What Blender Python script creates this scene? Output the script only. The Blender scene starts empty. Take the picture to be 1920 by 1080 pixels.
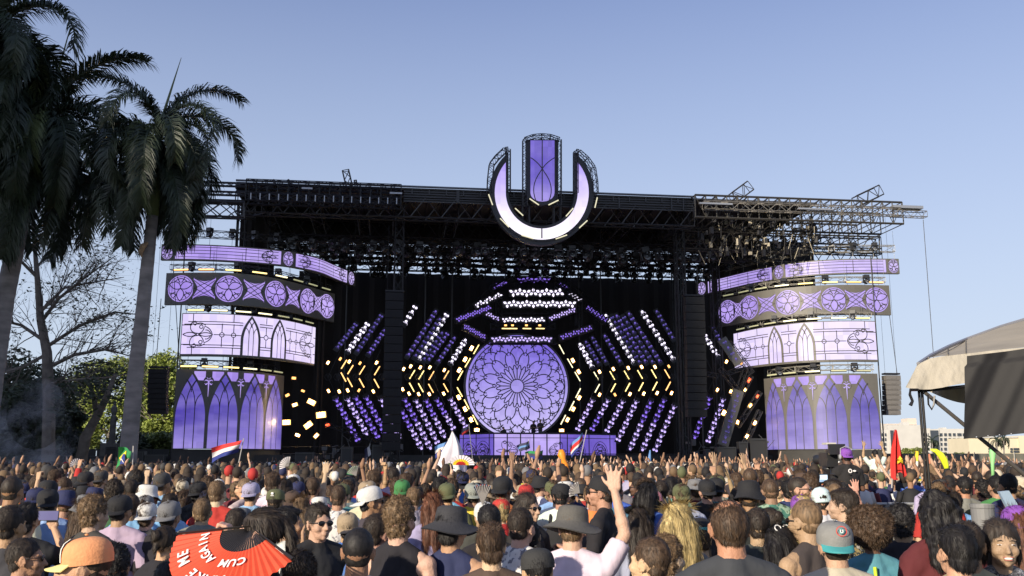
import bpy, bmesh, math, random
import numpy as np
from mathutils import Vector, Matrix, noise as mnoise
from math import sin, cos, tan, pi, radians as R, sqrt, atan2
sc = bpy.context.scene
C = sc.collection
rnd = random.Random(7)
# ------------------------------------------------------------ camera, sky, sun, exposure
CAMZ = 1.95; FPX = 1750.0; PITCH = R(10.43)
cam = bpy.data.cameras.new('camera'); camo = bpy.data.objects.new('camera', cam); C.objects.link(camo)
camo.location = (0, 0, CAMZ); camo.rotation_euler = (R(90) + PITCH, 0, 0)
cam.sensor_width = 36; cam.lens = 36 * FPX / 1920; cam.clip_start = .1; cam.clip_end = 6000
sc.camera = camo
SUN_EL = R(19); SUN_AZ = R(39)          # the sun stands behind the camera, 39 degrees to the left
sundir = Vector((-sin(SUN_AZ) * cos(SUN_EL), -cos(SUN_AZ) * cos(SUN_EL), sin(SUN_EL)))
GAM = .62; TINT = (1.07, .935, 1.11)
world = bpy.data.worlds.new('World'); sc.world = world; world.use_nodes = True
wn = world.node_tree; bg = wn.nodes['Background']
sky = wn.nodes.new('ShaderNodeTexSky'); sky.sky_type = 'NISHITA'; sky.sun_disc = False
sky.sun_elevation = SUN_EL; sky.sun_rotation = atan2(sundir.x, sundir.y)
sky.air_density = 1.0; sky.dust_density = .6; sky.ozone_density = 5.0; sky.altitude = 0
hs = wn.nodes.new('ShaderNodeGamma'); hs.inputs[1].default_value = GAM; tn = wn.nodes.new('ShaderNodeVectorMath'); tn.operation = 'MULTIPLY'; tn.inputs[1].default_value = TINT
wn.links.new(sky.outputs[0], hs.inputs[0]); wn.links.new(hs.outputs[0], tn.inputs[0]); tcw = wn.nodes.new('ShaderNodeTexCoord'); spw = wn.nodes.new('ShaderNodeSeparateXYZ'); wn.links.new(tcw.outputs['Generated'], spw.inputs[0])
mrw = wn.nodes.new('ShaderNodeMapRange'); mrw.inputs[1].default_value = 0; mrw.inputs[2].default_value = .5; mrw.inputs[3].default_value = .98; mrw.inputs[4].default_value = 0; wn.links.new(spw.outputs['Z'], mrw.inputs[0])
mxw = wn.nodes.new('ShaderNodeMix'); mxw.data_type = 'RGBA'; mxw.inputs[7].default_value = (2.58, 3.0, 3.5, 1)      # pale haze low over the horizon, the same all round
wn.links.new(mrw.outputs[0], mxw.inputs[0]); wn.links.new(tn.outputs[0], mxw.inputs[6]); wn.links.new(mxw.outputs[2], bg.inputs[0]); bg.inputs[1].default_value = .15
sl = bpy.data.lights.new('sun', 'SUN'); sl.energy = 3.8; sl.angle = R(.5); sl.color = (1, .88, .70)
so = bpy.data.objects.new('sun', sl); C.objects.link(so)
so.rotation_euler = sundir.to_track_quat('Z', 'Y').to_euler(); so.location = (-30, -30, 60)
sc.view_settings.view_transform = 'Standard'; sc.view_settings.look = 'None'
sc.view_settings.gamma = 1; sc.view_settings.exposure = .75
sc.cycles.max_bounces = 5; sc.cycles.diffuse_bounces = 2; sc.cycles.glossy_bounces = 2
sc.cycles.transparent_max_bounces = 6; sc.cycles.volume_bounces = 0

# ------------------------------------------------------------ photograph geometry -> places in the world
def ray(px, py):
    a = (px - 960) / FPX; b = (540 - py) / FPX
    return Vector((a, cos(PITCH) - b * sin(PITCH), sin(PITCH) + b * cos(PITCH)))
CAM = Vector((0, 0, CAMZ))
SO = Vector((2.05, 68.7, 0)); YAW = math.atan2(5.5, 43.3)
EX = Vector((cos(YAW), sin(YAW), 0)); EY = Vector((-sin(YAW), cos(YAW), 0))
def S(x, d, z): return SO + EX * x + EY * d + Vector((0, 0, z))          # stage frame -> world
def SP(px, py, D):                                                        # point on the stage plane at depth D
    r = ray(px, py); t = ((SO - CAM).dot(EY) + D) / r.dot(EY); return CAM + r * t
def SL(px, py, D):
    p = SP(px, py, D); return ((p - SO).dot(EX), p.z)
def AT(px, py, Y):
    r = ray(px, py); return CAM + r * (Y / r.y)
def ATZ(px, py, z):
    r = ray(px, py); return CAM + r * ((z - CAMZ) / r.z)

# ------------------------------------------------------------ materials
MATS = {}
def mat(name, col, rough=.6, metal=0, emit=None, es=0, var=0, vs=8, bump=0, bs=40, objcol=False, attr=None, spec=None, sheen=0, stretch=None):
    if name in MATS: return MATS[name]
    m = bpy.data.materials.new(name); m.use_nodes = True; nt = m.node_tree; b = nt.nodes['Principled BSDF']
    b.inputs['Base Color'].default_value = (*col, 1); b.inputs['Roughness'].default_value = rough; b.inputs['Metallic'].default_value = metal
    if spec is not None: b.inputs['Specular IOR Level'].default_value = spec
    src = None
    if objcol: src = nt.nodes.new('ShaderNodeObjectInfo').outputs['Color']
    if attr:
        a = nt.nodes.new('ShaderNodeAttribute'); a.attribute_name = attr; src = a.outputs['Color']
    tc = None
    if var or bump:
        tc = nt.nodes.new('ShaderNodeTexCoord'); tcs = tc.outputs['Object']
        if stretch:
            mp = nt.nodes.new('ShaderNodeMapping'); mp.inputs['Scale'].default_value = stretch; nt.links.new(tcs, mp.inputs[0]); tcs = mp.outputs[0]
    if var:
        n = nt.nodes.new('ShaderNodeTexNoise'); n.inputs['Scale'].default_value = vs; n.inputs['Detail'].default_value = 5
        nt.links.new(tcs, n.inputs['Vector'])
        mr = nt.nodes.new('ShaderNodeMapRange'); mr.inputs[1].default_value = .3; mr.inputs[2].default_value = .7
        mr.inputs[3].default_value = 1 - var; mr.inputs[4].default_value = 1 + var; nt.links.new(n.outputs[0], mr.inputs[0])
        vm = nt.nodes.new('ShaderNodeVectorMath'); vm.operation = 'SCALE'
        if src: nt.links.new(src, vm.inputs[0])
        else: vm.inputs[0].default_value = col
        nt.links.new(mr.outputs[0], vm.inputs['Scale']); src = vm.outputs[0]
    if src: nt.links.new(src, b.inputs['Base Color'])
    if bump:
        n2 = nt.nodes.new('ShaderNodeTexNoise'); n2.inputs['Scale'].default_value = bs; n2.inputs['Detail'].default_value = 3
        nt.links.new(tcs, n2.inputs['Vector'])
        bp = nt.nodes.new('ShaderNodeBump'); bp.inputs['Strength'].default_value = bump; bp.inputs['Distance'].default_value = .02
        nt.links.new(n2.outputs[0], bp.inputs['Height']); nt.links.new(bp.outputs[0], b.inputs['Normal'])
    if emit:
        b.inputs['Emission Color'].default_value = (*emit, 1); b.inputs['Emission Strength'].default_value = es
    MATS[name] = m; return m
def led_mat(name, lo, hi, es, axis='none', scale=(.3, .3, .6), base=(.05, .05, .05), z0=0, z1=1, streak=.5):
    """a lit video panel: its picture is a cloudy gradient between two colours"""
    m = mat(name, base, .45, emit=lo, es=es); nt = m.node_tree; b = nt.nodes['Principled BSDF']
    tc = nt.nodes.new('ShaderNodeTexCoord'); mp = nt.nodes.new('ShaderNodeMapping'); mp.inputs['Scale'].default_value = scale
    nt.links.new(tc.outputs['Object'], mp.inputs[0]); n = nt.nodes.new('ShaderNodeTexNoise'); n.inputs['Scale'].default_value = 1; n.inputs['Detail'].default_value = 4
    nt.links.new(mp.outputs[0], n.inputs['Vector'])
    mr = nt.nodes.new('ShaderNodeMapRange'); mr.inputs[1].default_value = .3; mr.inputs[2].default_value = .7; nt.links.new(n.outputs[0], mr.inputs[0])
    fac = mr.outputs[0]
    if axis != 'none':
        sp = nt.nodes.new('ShaderNodeSeparateXYZ'); nt.links.new(tc.outputs['Object'], sp.inputs[0])
        m2 = nt.nodes.new('ShaderNodeMapRange'); m2.inputs[1].default_value = z0; m2.inputs[2].default_value = z1; nt.links.new(sp.outputs[axis], m2.inputs[0])
        mx = nt.nodes.new('ShaderNodeMix'); mx.data_type = 'FLOAT'; mx.inputs[0].default_value = streak
        nt.links.new(m2.outputs[0], mx.inputs[2]); nt.links.new(fac, mx.inputs[3]); fac = mx.outputs[0]
    rp = nt.nodes.new('ShaderNodeMix'); rp.data_type = 'RGBA'; rp.inputs[6].default_value = (*lo, 1); rp.inputs[7].default_value = (*hi, 1)
    nt.links.new(fac, rp.inputs[0]); nt.links.new(rp.outputs[2], b.inputs['Emission Color'])
    # half metre led cabinets, each a little brighter or duller than its neighbour
    ml = nt.nodes.new('ShaderNodeVectorMath'); ml.operation = 'MULTIPLY'; ml.inputs[1].default_value = (2, .02, 2); fl = nt.nodes.new('ShaderNodeVectorMath'); fl.operation = 'FLOOR'; wh = nt.nodes.new('ShaderNodeTexWhiteNoise'); mw = nt.nodes.new('ShaderNodeMapRange'); mw.inputs[3].default_value = es * .88; mw.inputs[4].default_value = es * 1.07
    nt.links.new(tc.outputs['Object'], ml.inputs[0]); nt.links.new(ml.outputs[0], fl.inputs[0]); nt.links.new(fl.outputs[0], wh.inputs['Vector']); nt.links.new(wh.outputs['Value'], mw.inputs[0]); nt.links.new(mw.outputs[0], b.inputs['Emission Strength'])
    return m

# ------------------------------------------------------------ mesh builder
class MB:
    def __init__(s): s.v = []; s.f = []; s.m = []; s.n = 0
    def add(s, vs, fs, mi=0):
        o = s.n; s.v.extend([tuple(v) for v in vs]); s.n += len(vs)
        s.f.extend([tuple(i + o for i in f) for f in fs]); s.m.extend([mi] * len(fs)); return s
    def box(s, c, d, rz=0, mi=0, M=None):
        x, y, z = d[0] / 2, d[1] / 2, d[2] / 2
        vs = [Vector((a, b, e)) for a in (-x, x) for b in (-y, y) for e in (-z, z)]
        if M is None: M = Matrix.Rotation(rz, 3, 'Z')
        vs = [M @ v + Vector(c) for v in vs]
        return s.add(vs, [(0, 1, 3, 2), (4, 6, 7, 5), (0, 4, 5, 1), (2, 3, 7, 6), (0, 2, 6, 4), (1, 5, 7, 3)], mi)
    def sbox(s, x0, x1, d0, d1, z0, z1, mi=0):                            # box in stage coordinates
        return s.box(S((x0 + x1) / 2, (d0 + d1) / 2, (z0 + z1) / 2), (abs(x1 - x0), abs(d1 - d0), abs(z1 - z0)), YAW, mi)
    def tube(s, p, q, r=.03, n=4, mi=0, r2=None, cap=False):
        p = Vector(p); q = Vector(q); a = q - p
        if a.length < 1e-6: return s
        z = a.normalized(); x = z.orthogonal().normalized(); y = z.cross(x); r2 = r if r2 is None else r2
        vs = []
        for c, rr in ((p, r), (q, r2)):
            for k in range(n):
                t = 2 * pi * (k + .5) / n; vs.append(c + x * (cos(t) * rr) + y * (sin(t) * rr))
        fs = [(k, (k + 1) % n, n + (k + 1) % n, n + k) for k in range(n)]
        if cap: fs += [tuple(range(n))[::-1], tuple(range(n, 2 * n))]
        return s.add(vs, fs, mi)
    def path(s, pts, rs, n=6, mi=0, cap=True):
        pts = [Vector(p) for p in pts]
        if not hasattr(rs, '__len__'): rs = [rs] * len(pts)
        vs = []; x = None
        for i, p in enumerate(pts):
            a = (pts[min(i + 1, len(pts) - 1)] - pts[max(i - 1, 0)]).normalized()
            x = a.orthogonal().normalized() if x is None else (x - a * x.dot(a)).normalized()
            y = a.cross(x)
            for k in range(n):
                t = 2 * pi * k / n; vs.append(p + x * (cos(t) * rs[i]) + y * (sin(t) * rs[i]))
        fs = [(i * n + k, i * n + (k + 1) % n, (i + 1) * n + (k + 1) % n, (i + 1) * n + k) for i in range(len(pts) - 1) for k in range(n)]
        if cap: fs += [tuple(range(n))[::-1], tuple(range((len(pts) - 1) * n, len(pts) * n))]
        return s.add(vs, fs, mi)
    def lathe(s, prof, c=(0, 0, 0), n=16, mi=0, sx=1, sy=1, M=None):
        vs = []
        for r, z in prof:
            for k in range(n):
                t = 2 * pi * k / n; v = Vector((cos(t) * r * sx, sin(t) * r * sy, z))
                if M is not None: v = M @ v
                vs.append(v + Vector(c))
        fs = [(i * n + k, i * n + (k + 1) % n, (i + 1) * n + (k + 1) % n, (i + 1) * n + k) for i in range(len(prof) - 1) for k in range(n)]
        return s.add(vs, fs, mi)
    def ball(s, c, r, n=8, m=6, mi=0):
        if not hasattr(r, '__len__'): r = (r, r, r)
        vs = [(c[0], c[1], c[2] - r[2])]
        for i in range(1, m):
            e = -pi / 2 + pi * i / m
            for k in range(n): vs.append((c[0] + r[0] * cos(e) * cos(2 * pi * k / n), c[1] + r[1] * cos(e) * sin(2 * pi * k / n), c[2] + r[2] * sin(e)))
        vs.append((c[0], c[1], c[2] + r[2])); L = len(vs) - 1
        fs = [(0, 1 + (k + 1) % n, 1 + k) for k in range(n)]
        fs += [(1 + i * n + k, 1 + i * n + (k + 1) % n, 1 + (i + 1) * n + (k + 1) % n, 1 + (i + 1) * n + k) for i in range(m - 2) for k in range(n)]
        fs += [(1 + (m - 2) * n + k, 1 + (m - 2) * n + (k + 1) % n, L) for k in range(n)]
        return s.add(vs, fs, mi)
    def prism(s, pts, fn, d0, d1, mi=0):                                  # outline in a plane, fn(u, v, depth) -> point
        n = len(pts); vs = [fn(u, v, d0) for u, v in pts] + [fn(u, v, d1) for u, v in pts]
        return s.add(vs, [tuple(range(n)), tuple(range(n, 2 * n))[::-1]] + [(k, n + k, n + (k + 1) % n, (k + 1) % n) for k in range(n)], mi)
    def truss(s, p, q, w=.5, h=.5, bay=1.0, r=.03, rl=.018, mi=0, up=None, lace=4):
        p = Vector(p); q = Vector(q); a = (q - p); L = a.length; a = a / L
        u = Vector(up) if up else Vector((0, 0, 1))
        if abs(a.dot(u)) > .95: u = EY.copy()
        x = a.cross(u).normalized(); y = x.cross(a).normalized()
        cs = [x * (i * w / 2) + y * (j * h / 2) for i, j in ((-1, -1), (1, -1), (1, 1), (-1, 1))]
        for c in cs: s.tube(p + c, q + c, r, 4, mi)
        nb = max(1, round(L / bay)); b = L / nb
        for k in range(nb):
            for f in range(lace):
                A, B = (cs[f], cs[(f + 1) % 4]) if k % 2 else (cs[(f + 1) % 4], cs[f])
                s.tube(p + a * (k * b) + A, p + a * ((k + 1) * b) + B, rl, 3, mi)
        for e in (0, L):
            for f in range(4): s.tube(p + a * e + cs[f], p + a * e + cs[(f + 1) % 4], rl, 3, mi)
        return s
    def mesh(s, name, mats, off=(0, 0, 0), smooth=False):
        me = bpy.data.meshes.new(name)
        V = np.array(s.v, dtype=np.float32).reshape(-1, 3) - np.array(off, dtype=np.float32)
        me.from_pydata([tuple(v) for v in V.tolist()], [], s.f)
        for m in (mats if isinstance(mats, (list, tuple)) else [mats]): me.materials.append(m)
        if any(s.m): me.polygons.foreach_set('material_index', s.m)
        if smooth: me.polygons.foreach_set('use_smooth', [True] * len(me.polygons))
        me.update(); return me
    def build(s, name, mats, parent=None, smooth=False, base=None):
        """one object; its origin lies at the bottom centre of its shape, or at the parent's origin"""
        if parent is not None: off = worldloc(parent)
        elif base is not None: off = Vector(base)
        else:
            V = np.array(s.v); lo = V.min(0); hi = V.max(0); off = Vector(((lo[0] + hi[0]) / 2, (lo[1] + hi[1]) / 2, lo[2]))
        o = bpy.data.objects.new(name, s.mesh(name, mats, off, smooth)); C.objects.link(o)
        if parent is not None: o.parent = parent
        else: o.location = off
        o['_b'] = list(off)
        return o
def worldloc(o):
    if '_b' in o: return Vector(o['_b'])
    v = Vector(o.location); p = o.parent
    while p: v = v + Vector(p.location); p = p.parent
    return v
def tag(o, label=None, cat=None, group=None, kind=None):
    if label: o['label'] = label
    if cat: o['category'] = cat
    if group: o['group'] = group
    if kind: o['kind'] = kind
    return o
def empty(name, loc, label=None, cat=None, group=None, rz=0):
    o = bpy.data.objects.new(name, None); C.objects.link(o); o.location = loc; o.rotation_euler = (0, 0, rz)
    return tag(o, label, cat, group)
def inst(name, me, parent=None, loc=(0, 0, 0), rot=(0, 0, 0), scale=None, M=None, color=None):
    o = bpy.data.objects.new(name, me); C.objects.link(o)
    if parent is not None: o.parent = parent
    if M is not None: o.matrix_local = M
    else:
        o.location = loc; o.rotation_euler = rot
        if scale: o.scale = scale if hasattr(scale, '__len__') else (scale,) * 3
    if color: o.color = (*color, 1)
    return o
def struct(name, mb, m): return tag(mb.build(name, m), kind='structure')
def lerp(a, b, t): return a + (b - a) * t
# ============================================================ ground and far setting
def ground():
    mb = MB(); n = 40
    xs = [-1500 + 3000 * i / n for i in range(n + 1)]; ys = [-300 + 2300 * i / n for i in range(n + 1)]
    mb.add([(x, y, 0) for y in ys for x in xs], [(j * (n + 1) + i, j * (n + 1) + i + 1, (j + 1) * (n + 1) + i + 1, (j + 1) * (n + 1) + i) for j in range(n) for i in range(n)])
    struct('ground', mb, mat('worn turf', (.09, .085, .045), .95, var=.35, vs=.6, bump=.5, bs=12))
ground()
concrete = mat('white facade paint', (.52, .505, .47), .8, var=.06, vs=.2)
glass_dark = mat('dark window glass', (.05, .06, .075), .25)
# the tall apartment tower on the city side, behind and left of the camera, whose shade lies over the left of the park
def shade_tower():
    u = Vector((sin(SUN_AZ), cos(SUN_AZ), 0)); nn = Vector((-u.y, u.x, 0)); edge = Vector((-8.5, 40, 0)); W = 58
    base = edge - u * 330 + nn * (W / 2); rz = atan2(nn.y, nn.x)
    root = empty('apartment_tower', base, 'tall pale apartment tower on the city side of the park', 'building')
    mb = MB(); mb.box(base + Vector((0, 0, 85)), (W, 26, 170), rz); mb.build('wall', concrete, root)
    wb = MB()
    for k in range(1, 54):
        wb.box(base + Vector((0, 0, 3.1 * k)), (W - 2, 26.5, 1.5), rz)
    wb.build('window_band', glass_dark, root)['kind'] = 'stuff'
shade_tower()
# ------------------------------------------------------------ far office building on the right
def office():
    Y = 560.; f = Y / FPX
    def P(px, py): return AT(px, py, Y)
    base = P(1735, 862); base.z = 0
    root = empty('office_building', base, 'long white office block with rows of square windows beyond the crowd at right', 'building')
    secs = [(1640, 1664, 803), (1666, 1728, 797), (1742, 1752, 806), (1757, 1822, 806)]
    wall = MB()
    for i, (x0, x1, yt) in enumerate(((1630, 1668, 806), (1664, 1728, 797), (1724, 1744, 803), (1740, 1760, 805), (1756, 1824, 804))):
        a = P(x0, yt); b = P(x1, yt)
        wall.box(((a.x + b.x) / 2, Y + 12 - i % 2 * .6, a.z / 2), (b.x - a.x, 24, a.z))
    wall.build('wall', concrete, root)
    sm = MB()
    for x0, x1 in ((1668, 1678), (1743, 1758)):
        a = P(x0, 807); b = P(x1, 807); sm.box(((a.x + b.x) / 2, Y - .3, a.z / 2), (b.x - a.x, 1.2, a.z)); sm.build('stair_glazing', glass_dark, root); sm.__init__()
    wm = MB(); wm.box((0, 0, 0), (1, .5, 1)); me = wm.mesh('window', [glass_dark])
    fm = MB()
    for z in (-.5, .5): fm.box((0, -.1, z * 1.0), (1.1, .25, .1))
    fme = fm.mesh('window_frame', [mat('window frame', (.45, .43, .4), .6)])
    k = 0
    for cx0, cx1, nx, wpx in ((1684, 1718, 6, 4.3), (1720, 1727, 2, 1.8), (1732, 1741, 3, 1.8), (1764, 1797, 5, 4.3), (1801, 1816, 4, 2.2), (1640, 1660, 4, 2.2)):
        for r in range(5):
            yy = 815 + 9.0 * r
            for c in range(nx):
                x = cx0 + (cx1 - cx0) * (c / (nx - 1)); p = P(x, yy)
                w = inst('window', me, root, (p.x - base.x, Y - .25 - base.y, p.z - base.z), (0, 0, 0), (wpx * f, 1, 5.2 * f))
                if wpx > 3: inst('window_frame', fme, w)
                k += 1
    rb = MB()
    for x0, x1, y0 in ((1648, 1662, 793), (1700, 1712, 791), (1775, 1782, 801)):
        a = P(x0, y0); b = P(x1, 806); rb.box(((a.x + b.x) / 2, Y + 8, (a.z + b.z) / 2), (b.x - a.x, 6, a.z - b.z))
    rb.build('roof_plant', concrete, root)
    # taller block half hidden behind
    Y2 = 760.; a = AT(1655, 795, Y2); b = AT(1712, 795, Y2); r2 = empty('apartment_block', ((a.x + b.x) / 2, Y2, 0), 'pale stepped apartment block rising behind the white office roof', 'building')
    m = MB(); m.box(((a.x + b.x) / 2, Y2, a.z / 2), (b.x - a.x, 14, a.z))
    c = AT(1695, 785, Y2); d = AT(1712, 785, Y2); m.box(((c.x + d.x) / 2, Y2, c.z / 2), (d.x - c.x, 12, c.z)); m.build('wall', mat('apricot render', (.62, .54, .46), .8), r2)
    m = MB()
    for q in range(9):
        x = lerp(a.x, b.x, (q + .5) / 9)
        for zz in (.93, .85): m.box((x, Y2 - 7.2, a.z * zz), (2.2, .5, 2.4))
    m.build('window_row', glass_dark, r2)['kind'] = 'stuff'
    # low cream hall
    Y3 = 420.; a = AT(1815, 821, Y3); b = AT(1990, 821, Y3); r3 = empty('arena_hall', ((a.x + b.x) / 2, Y3, 0), 'low cream coloured hall at the right edge behind the palms', 'building')
    cream = mat('cream render', (.62, .55, .4), .85, var=.05, vs=.2)
    m = MB(); m.box(((a.x + b.x) / 2, Y3 + 10, a.z / 2), (b.x - a.x, 20, a.z))
    c = AT(1908, 817, Y3); d = AT(1990, 817, Y3); m.box(((c.x + d.x) / 2, Y3 + 9, c.z / 2), (d.x - c.x, 20, c.z)); m.build('wall', cream, r3)
    m = MB(); 
    p0 = AT(1815, 820.5, Y3); p1 = AT(1908, 820.5, Y3); m.box(((p0.x + p1.x) / 2, Y3 - .2, p0.z + .2), (p1.x - p0.x, 1, .5)); m.build('cornice', concrete, r3)
    for q, x in enumerate((1896, 1902, 1906, 1911, 1855, 1863)):
        for y in (842, 847):
            p = AT(x, y, Y3); inst('window', me, r3, (p.x - r3.location.x, -.2, p.z), (0, 0, 0), (.9, 1, .9))
office()
# ------------------------------------------------------------ foliage helpers
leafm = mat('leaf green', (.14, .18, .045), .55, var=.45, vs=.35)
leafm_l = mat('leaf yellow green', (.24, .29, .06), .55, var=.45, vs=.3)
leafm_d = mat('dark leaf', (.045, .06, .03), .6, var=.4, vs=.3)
bark = mat('grey bark', (.14, .12, .10), .9, var=.3, vs=3, bump=.6, bs=8)
def leaf_cloud(mb, c, r, n, s, rg, jit=.35):
    for _ in range(n):
        while 1:
            v = Vector((rg.uniform(-1, 1), rg.uniform(-1, 1), rg.uniform(-1, 1)))
            if .35 < v.length < 1: break
        p = Vector((c[0] + v.x * r[0], c[1] + v.y * r[1], c[2] + v.z * r[2]))
        a = Vector((rg.gauss(0, 1), rg.gauss(0, 1), rg.gauss(0, .5))).normalized(); b = a.cross(Vector((rg.gauss(0, 1), rg.gauss(0, 1), rg.gauss(0, 1)))).normalized()
        l = s * rg.uniform(.6, 1.4); w = l * .45
        mb.add([p - a * l / 2, p + b * w / 2, p + a * l / 2, p - b * w / 2], [(0, 1, 2, 3)])
def limb(mb, p, d, L, r, lvl, rg, tips=None, droop=0, spread=.6):
    n = 4; pts = [Vector(p)]; rs = [r]; d = Vector(d).normalized()
    for i in range(n):
        d = (d + Vector((rg.uniform(-.2, .2), rg.uniform(-.2, .2), rg.uniform(-.15, .2) - droop))).normalized()
        pts.append(pts[-1] + d * L / n); rs.append(r * (1 - .6 * (i + 1) / n))
    mb.path(pts, rs, 5 if lvl > 1 else 3, cap=False)
    if tips is not None and lvl <= 1: tips.append(pts[-1])
    if lvl > 0:
        for k in range(3 if lvl > 1 else 4):
            i = rg.randint(1, n); q = pts[i]
            e = (d + Vector((rg.uniform(-1, 1), rg.uniform(-1, 1), rg.uniform(-.5, .7))) * spread * 1.3).normalized()
            limb(mb, q, e, L * rg.uniform(.5, .75), rs[i] * .7, lvl - 1, rg, tips, droop, spread)
def tree(px, Y, ytop, wpx, label, m, n=2600, seed=1, leaf=.42, low=.25, group='trees beyond the stage'):
    rg = random.Random(seed); base = AT(px, 862, Y); base.z = 0; top = AT(px, ytop, Y).z; w = wpx * Y / FPX / 2
    root = empty('broadleaf_tree', base, label, 'tree', group)
    t = MB(); tips = []
    t.path([base, base + Vector((rg.uniform(-.3, .3), 0, top * .3)), base + Vector((rg.uniform(-.6, .6), 0, top * .55))], [top * .03, top * .024, top * .018], 7, cap=False)
    for k in range(5): limb(t, base + Vector((0, 0, top * (.28 + .05 * k))), (rg.uniform(-1, 1), rg.uniform(-1, 1), .9), top * .38, top * .012, 1, rg)
    t.build('trunk', bark, root, smooth=True)
    n = int(n * 1.7); cb = MB()
    for k in range(16):
        a = rg.uniform(0, 2 * pi); rr = w * sqrt(rg.random()) * .8; z = lerp(top * low, top * .88, rg.random())
        shrink = 1 - .35 * abs(z / top - .55)
        c = (base.x + rr * cos(a) * shrink, base.y + rr * sin(a) * .8, z); s = w * rg.uniform(.26, .45)
        leaf_cloud(cb, c, (s, s, s * .75), n // 16, leaf, rg)
    leaf_cloud(cb, (base.x, base.y, top * .6), (w * .75, w * .7, top * .36), n // 3, leaf, rg)
    cb.build('crown', m, root); return root
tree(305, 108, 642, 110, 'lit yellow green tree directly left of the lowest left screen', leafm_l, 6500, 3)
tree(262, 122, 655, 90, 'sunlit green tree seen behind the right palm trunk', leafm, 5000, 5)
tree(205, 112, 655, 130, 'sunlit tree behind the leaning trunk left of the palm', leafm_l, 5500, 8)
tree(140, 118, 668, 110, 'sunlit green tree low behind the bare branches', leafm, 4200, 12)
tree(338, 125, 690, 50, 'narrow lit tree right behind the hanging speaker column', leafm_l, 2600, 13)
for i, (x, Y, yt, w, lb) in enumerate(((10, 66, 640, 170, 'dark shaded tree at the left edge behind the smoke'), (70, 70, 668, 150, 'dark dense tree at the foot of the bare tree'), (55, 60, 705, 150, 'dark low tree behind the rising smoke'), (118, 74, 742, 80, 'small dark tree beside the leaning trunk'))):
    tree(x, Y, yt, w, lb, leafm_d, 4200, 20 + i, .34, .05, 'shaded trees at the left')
# leaning trunk
def leaning():
    Y = 60.; root = empty('leaning_tree', (AT(150, 850, Y).x, Y, 0), 'grey trunk leaning right, forked, left of the palm base', 'tree')
    t = MB(); p = [AT(146, 868, Y), AT(160, 820, Y), AT(182, 780, Y), AT(200, 745, Y - 1), AT(216, 700, Y - 1)]; p[0].z = 0
    t.path(p, [.42, .36, .28, .22, .1], 8); t.path([p[2], AT(175, 740, Y), AT(160, 700, Y)], [.22, .15, .07], 6)
    t.build('trunk', bark, root, smooth=True)
    cb = MB(); rg = random.Random(4)
    for x, y in ((216, 700), (190, 715), (160, 700), (205, 735), (175, 690)): leaf_cloud(cb, AT(x, y, Y), (1.2, 1.2, .8), 160, .3, rg)
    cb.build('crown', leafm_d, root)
leaning()
def bare_tree():
    Y = 56.; rg = random.Random(11); b = AT(95, 862, Y); b.z = 0
    root = empty('bare_tree', b, 'large almost leafless tree with spreading branches left of the palms', 'tree')
    t = MB(); tips = []
    P = lambda x, y, d=0: AT(x, y, Y + d)
    main = [b, P(92, 760), P(88, 660), P(76, 600), P(70, 520), P(64, 450), P(60, 400)]
    t.path(main, [.42, .36, .30, .24, .17, .11, .06], 8, cap=False)
    big = [((88, 650), (150, 610), (215, 585), (262, 590), .2), ((80, 600), (110, 560), (160, 520), (216, 480), .2), ((76, 585), (120, 540), (170, 530), (232, 520), .16), ((88, 690), (140, 665), (200, 655), (245, 668), .22),
           ((70, 520), (30, 480), (-10, 470), (-60, 440), .18), ((84, 640), (40, 610), (0, 600), (-50, 570), .2), ((70, 500), (95, 470), (130, 450), (170, 440), .13), ((66, 470), (80, 440), (100, 420), (120, 390), .12), ((86, 665), (40, 690), (0, 700), (-40, 690), .18), ((90, 720), (140, 712), (200, 708), (250, 700), .16)]
    for q in big:
        pts = [P(x, y, k * rg.uniform(-1.2, 1.2)) for k, (x, y) in enumerate(q[:4])]; r = q[4]
        r *= .62; t.path(pts, [r, r * .8, r * .55, r * .2], 5, cap=False)
        for k in range(26):
            i = rg.randint(0, 2); f = rg.random(); s = pts[i].lerp(pts[i + 1], f)
            if s.x > P(205, 600).x: continue
            dd = (pts[i + 1] - pts[i]).normalized()
            e = dd * .7 + Vector((rg.uniform(-.5, .5), rg.uniform(-.6, .6), rg.uniform(-.6, .8)))
            limb(t, s, e, rg.uniform(1.2, 3.0), .036, 2, rg, tips, .04, .7)
    t.build('trunk', bark, root)
    cb = MB()
    for tp in tips:
        if rg.random() < .35: leaf_cloud(cb, tp, (.35, .35, .25), 3, .2, rg)
        if tp.z < 6.5: leaf_cloud(cb, tp, (.5, .5, .3), 7, .26, rg)
    cb.build('crown', leafm_d, root)
bare_tree()
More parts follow.
